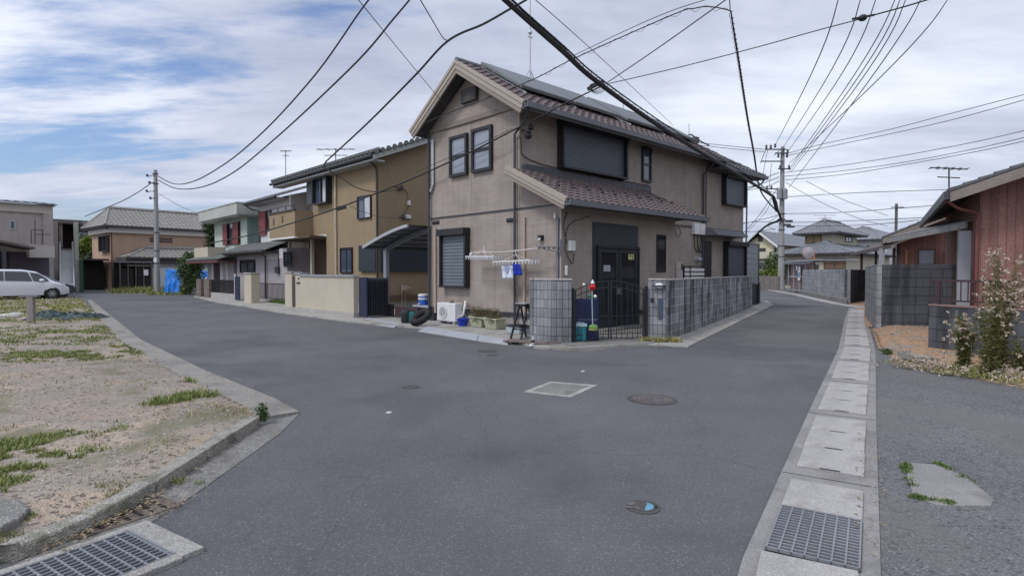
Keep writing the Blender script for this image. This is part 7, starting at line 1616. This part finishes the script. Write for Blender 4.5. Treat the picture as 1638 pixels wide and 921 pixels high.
o = m.build('grass', MFol('grass_mixed', (.14, .165, .04), (.30, .29, .11)), recalc=False); o['kind'] = 'stuff'
m = MB()
patch(m, 130, 830, 1.0, .5, 2200, .05, .004); patch(m, 230, 740, 1.3, .6, 1700, .05, .004); patch(m, 330, 660, .9, .6, 1500, .05, .005); patch(m, 90, 620, 2.0, .8, 1100, .07, .006); patch(m, 60, 800, .7, .4, 1400, .05, .004); patch(m, 215, 800, .35, .18, 500, .035, .004); patch(m, 175, 790, .5, .25, 700, .05, .004)
patch(m, 300, 690, .8, .5, 700, .04, .004); patch(m, 390, 660, .4, .25, 500, .06, .004)
o = m.build('dry_grass', g_dry, recalc=False); o['kind'] = 'stuff'
# weeds at the kerb corner and elsewhere
def weed(px, py, z, h, r, n, fol, lab, name='weed', size=.02, stem=True):
    p = G(px, py, z); t = T(name, lab, 'weed', FW, (p.x, p.y, z)); m = MB(); leaf_cloud(m, [((p.x, p.y, z+h*.55), (r, r, h*.5)), ((p.x+r*.4, p.y, z+h*.3), (r*.8, r*.8, h*.3))], n, size, 1, .1); blades(m, p.x, p.y, r*.5, r*.5, 30, h, z, .004); t.part(m, 'leaves', fol, recalc=False)
weed(420, 674, .03, .20, .07, 260, folG, 'small leafy weed growing at the tip of the kerb', size=.018)
weed(1418, 566, .02, .12, .12, 220, folG, 'small green weed at the near edge of the orange soil', size=.02)
m = MB(); c = G(1055, 548)
for _ in range(70):
    bx_ = c.x+random.uniform(-.48, .42); by = c.y-.08+random.uniform(-.12, .10); blades(m, bx_, by, .03, .03, 9, .15, .03, .010, 1.7)
tag(m.build('yellow_grass', MFol('yellow_blades', (.20, .19, .05), (.46, .42, .20)), recalc=False), 'low yellow green strap leaved clump at the foot of the right pillar', 'plant')
m = MB()
for (a, b) in (((1448, 745), (1462, 795)), ((1462, 797), (1525, 808)), ((1498, 742), (1565, 778))):
    for _ in range(15): p = G(*a).lerp(G(*b), random.random()**1.6); blades(m, p.x, p.y, .05, .04, random.randint(3, 45), random.uniform(.01, .05), .012, .004, .9)
o = m.build('moss_grass', g_deep, recalc=False); o['kind'] = 'stuff'
# grass around the left pole, strip under the fence railing, by the far wall
m = MB(); p = G(236, 468); 
for _ in range(2200): blades(m, p.x+random.uniform(-2.2, 2.6), p.y+random.gauss(0, .6), .05, .05, 1, .55, 0, .03)
p = G(268, 471)
for _ in range(900): blades(m, p.x+random.uniform(-1, 1.2), p.y+random.gauss(0, .4), .05, .05, 1, .35, 0, .03)
tag(m.build('grass_clump', MFol('grass_mixed', (.14, .165, .04), (.30, .29, .11)), recalc=False), 'tall yellowish grass around the foot of the left utility pole', 'grass')
m = MB()
for _ in range(1500): q = random.random(); w_ = FU.w((11.1+random.uniform(-.1, .2), 26.5+q*3.0, 0)); blades(m, w_.x, w_.y, .04, .04, 1, .22, .05, .012)
o = m.build('grass', g_deep, recalc=False); o['kind'] = 'stuff'
# pebbles and weeds on the soil
def soil_gen():
    while True:
        p = G(random.uniform(1400, 1660), random.uniform(530, 625))
        if inside(p.x, p.y, soilp): return p.x, p.y, .02+soil_h(p.x, p.y)*min(1, edged(p.x, p.y, soilp)/.5)
m = MB(); rocks(m, 600, soil_gen, .006, .02); o = m.build('gravel', M('lot_stone', (.24, .215, .185), .9, .3, 8, .2), recalc=False); o['kind'] = 'stuff'
# tall flowering weeds
fluff = MFol('seed_fluff', (.28, .22, .16), (.50, .42, .34)); stemm = M('weed_stem', (.17, .16, .07), .8); folW = MFol('weed_leaves', (.10, .12, .03), (.30, .28, .12))
def tallweed(px, py, z, h, spread, nst, lab, side=False, fl=1.0):
    p = G(px, py, z); t = T('tall_weed', lab, 'weed', FW, (p.x, p.y, z), 'tall seeding weeds by the low wall'); st = MB(); lf = MB(); fw = MB()
    for s in range(nst):
        a = random.uniform(0, 2*pi); r = spread*sqrt(random.random()); hh = h*random.uniform(.6, 1.0)*(1-.35*r/spread)
        x0, y0 = p.x+.25*r*cos(a), p.y+.25*r*sin(a); x1_, y1_ = p.x+r*cos(a), p.y+r*sin(a)
        pts = spline([(x0, y0, z), (x0+(x1_-x0)*.3, y0+(y1_-y0)*.3, z+hh*.5), (x1_, y1_, z+hh)], 6); st.tube(pts, [.007*(1-.7*i/(len(pts)-1)) for i in range(len(pts))], 4)
        for q in pts[1:-1]:
            for _ in range(13):
                d = V((random.gauss(0, 1), random.gauss(0, 1), random.uniform(.1, .9))).normalized(); l = random.uniform(.05, .13)*(1.2-.6*(q.z-z)/h); w_ = d.cross(V((0, 0, 1))).normalized()*l*.14; b = q+V((0, 0, random.uniform(-.12, .12)))
                lf.add([b, b+d*l*.5+w_, b+d*l+V((0, 0, -l*.2)), b+d*l*.5-w_], [(0, 1, 2, 3)])
        for _ in range(int(7*fl)):
            q = pts[-1]+V((random.gauss(0, .075), random.gauss(0, .075), random.gauss(-.10, .13))); st.tube([pts[-3], q], .002, 3)
            for _k in range(8):
                d = V((random.gauss(0, 1), random.gauss(0, 1), random.gauss(0, 1))).normalized()*.017; e = d.cross(V((random.gauss(0, 1), 1, 0))).normalized()*.013; c_ = q+V((random.gauss(0, .013), random.gauss(0, .013), random.gauss(0, .013))); fw.add([c_-d, c_+e, c_+d, c_-e], [(0, 1, 2, 3)])
    t.part(st, 'stems', stemm, recalc=False); t.part(lf, 'leaves', folW, recalc=False); t.part(fw, 'seed_heads', fluff, recalc=False)['kind'] = 'stuff'
tallweed(1592, 596, .06, 2.25, .36, 15, 'tallest weed with whitish seed heads rising before the brown railing', fl=1.5)
tallweed(1582, 600, .06, 1.6, .26, 12, 'dense bushy weed stems below the tallest seed heads', fl=.6)
tallweed(1543, 592, .06, 1.15, .18, 10, 'shorter dark leafy weed with seed heads left of the tallest one', fl=1.3)
tallweed(1640, 600, .06, .65, .2, 5, 'low weed at the right frame edge', fl=1.0)
m = MB()
for (px, py, rx, ry, n) in ((1480, 592, .45, .12, 130), (1520, 600, .3, .10, 110), (1625, 612, .35, .15, 170), (1570, 606, .4, .1, 40)):
    c = G(px, py)
    for _ in range(n):
        x = c.x+random.gauss(0, rx*.5); y = c.y+random.gauss(0, ry)+.12; z = .03+abs(random.gauss(0, .07))
        for _k in range(6):
            d = V((random.gauss(0, 1), random.gauss(0, 1), random.gauss(0, 1))).normalized()*.022; e = d.cross(V((random.gauss(0, 1), 1, 0))).normalized()*.014; c_ = V((x, y, z))+V((random.gauss(0, .014), random.gauss(0, .014), random.gauss(0, .014))); m.add([c_-d, c_+e, c_+d, c_-e], [(0, 1, 2, 3)])
o = m.build('low_seed_heads', fluff, recalc=False); o['kind'] = 'stuff'
m = MB()
for (px, py, rx, ry, n, h) in ((1540, 602, .35, .10, 380, .15), (1585, 608, .3, .12, 450, .2), (1450, 585, .4, .1, 130, .06), (1640, 616, .3, .12, 260, .13), (1505, 597, .2, .06, 120, .10), (1560, 600, .7, .2, 300, .06)):
    c = G(px, py); blades(m, c.x, c.y+.15, rx, ry+.15, n, h, .03, .006, .9)
o = m.build('grass', MFol('grass_mixed', (.14, .165, .04), (.30, .29, .11)), recalc=False); o['kind'] = 'stuff'
# fallen leaves, grit and dry bits gathered along the edges
m = MB()
def bits(path, n, sp, s0, s1):
    for _ in range(n):
        i = random.randrange(len(path)-1); p = path[i].lerp(path[i+1], random.random()); x = p.x+random.gauss(0, sp); y = p.y+random.gauss(0, sp); s = random.uniform(s0, s1); a = random.uniform(0, 6.3)
        d = V((cos(a), sin(a), random.uniform(-.2, .2)))*s; e = V((-sin(a), cos(a), random.uniform(-.3, .3)))*s*.5; c_ = V((x, y, .034+s*.25)); m.add([c_-d, c_+e, c_+d, c_-e], [(0, 1, 2, 3)])
bits([G(418, 680), G(334, 738), G(252, 795), G(200, 828), G(150, 852), G(60, 890)], 420, .06, .006, .022)
bits([G(235, 842), G(310, 795), G(450, 692)], 160, .05, .005, .016)
bits([G(478, 660), G(330, 596), G(230, 546), G(185, 506)], 220, .12, .008, .025)
bits([G(668, 532), G(762, 547), G(815, 556), G(914, 562), G(1036, 556), G(1100, 558), G(1237, 489)], 420, .09, .008, .028)
bits([G(1404, 560), G(1392, 700), G(1392, 900)], 260, .05, .005, .018)
bits([G(1404, 556), G(1460, 588), G(1575, 611), G(1700, 636)], 500, .10, .007, .024)
o = m.build('leaf_litter', MFol('leaf_litter', (.10, .07, .04), (.30, .24, .15)), recalc=False); o['kind'] = 'stuff'
# tiny litter on the road
for (px, py, lab) in ((622, 660, 'small white scrap of litter on the road left of centre'), (932, 594, 'tiny pinkish scrap of litter above the painted square')):
    p = G(px, py); tag(MB().sheet([(p.x-.03, p.y-.012), (p.x+.02, p.y-.02), (p.x+.035, p.y+.01), (p.x-.01, p.y+.02)], 0, .012).build('litter', whitem), lab, 'litter')
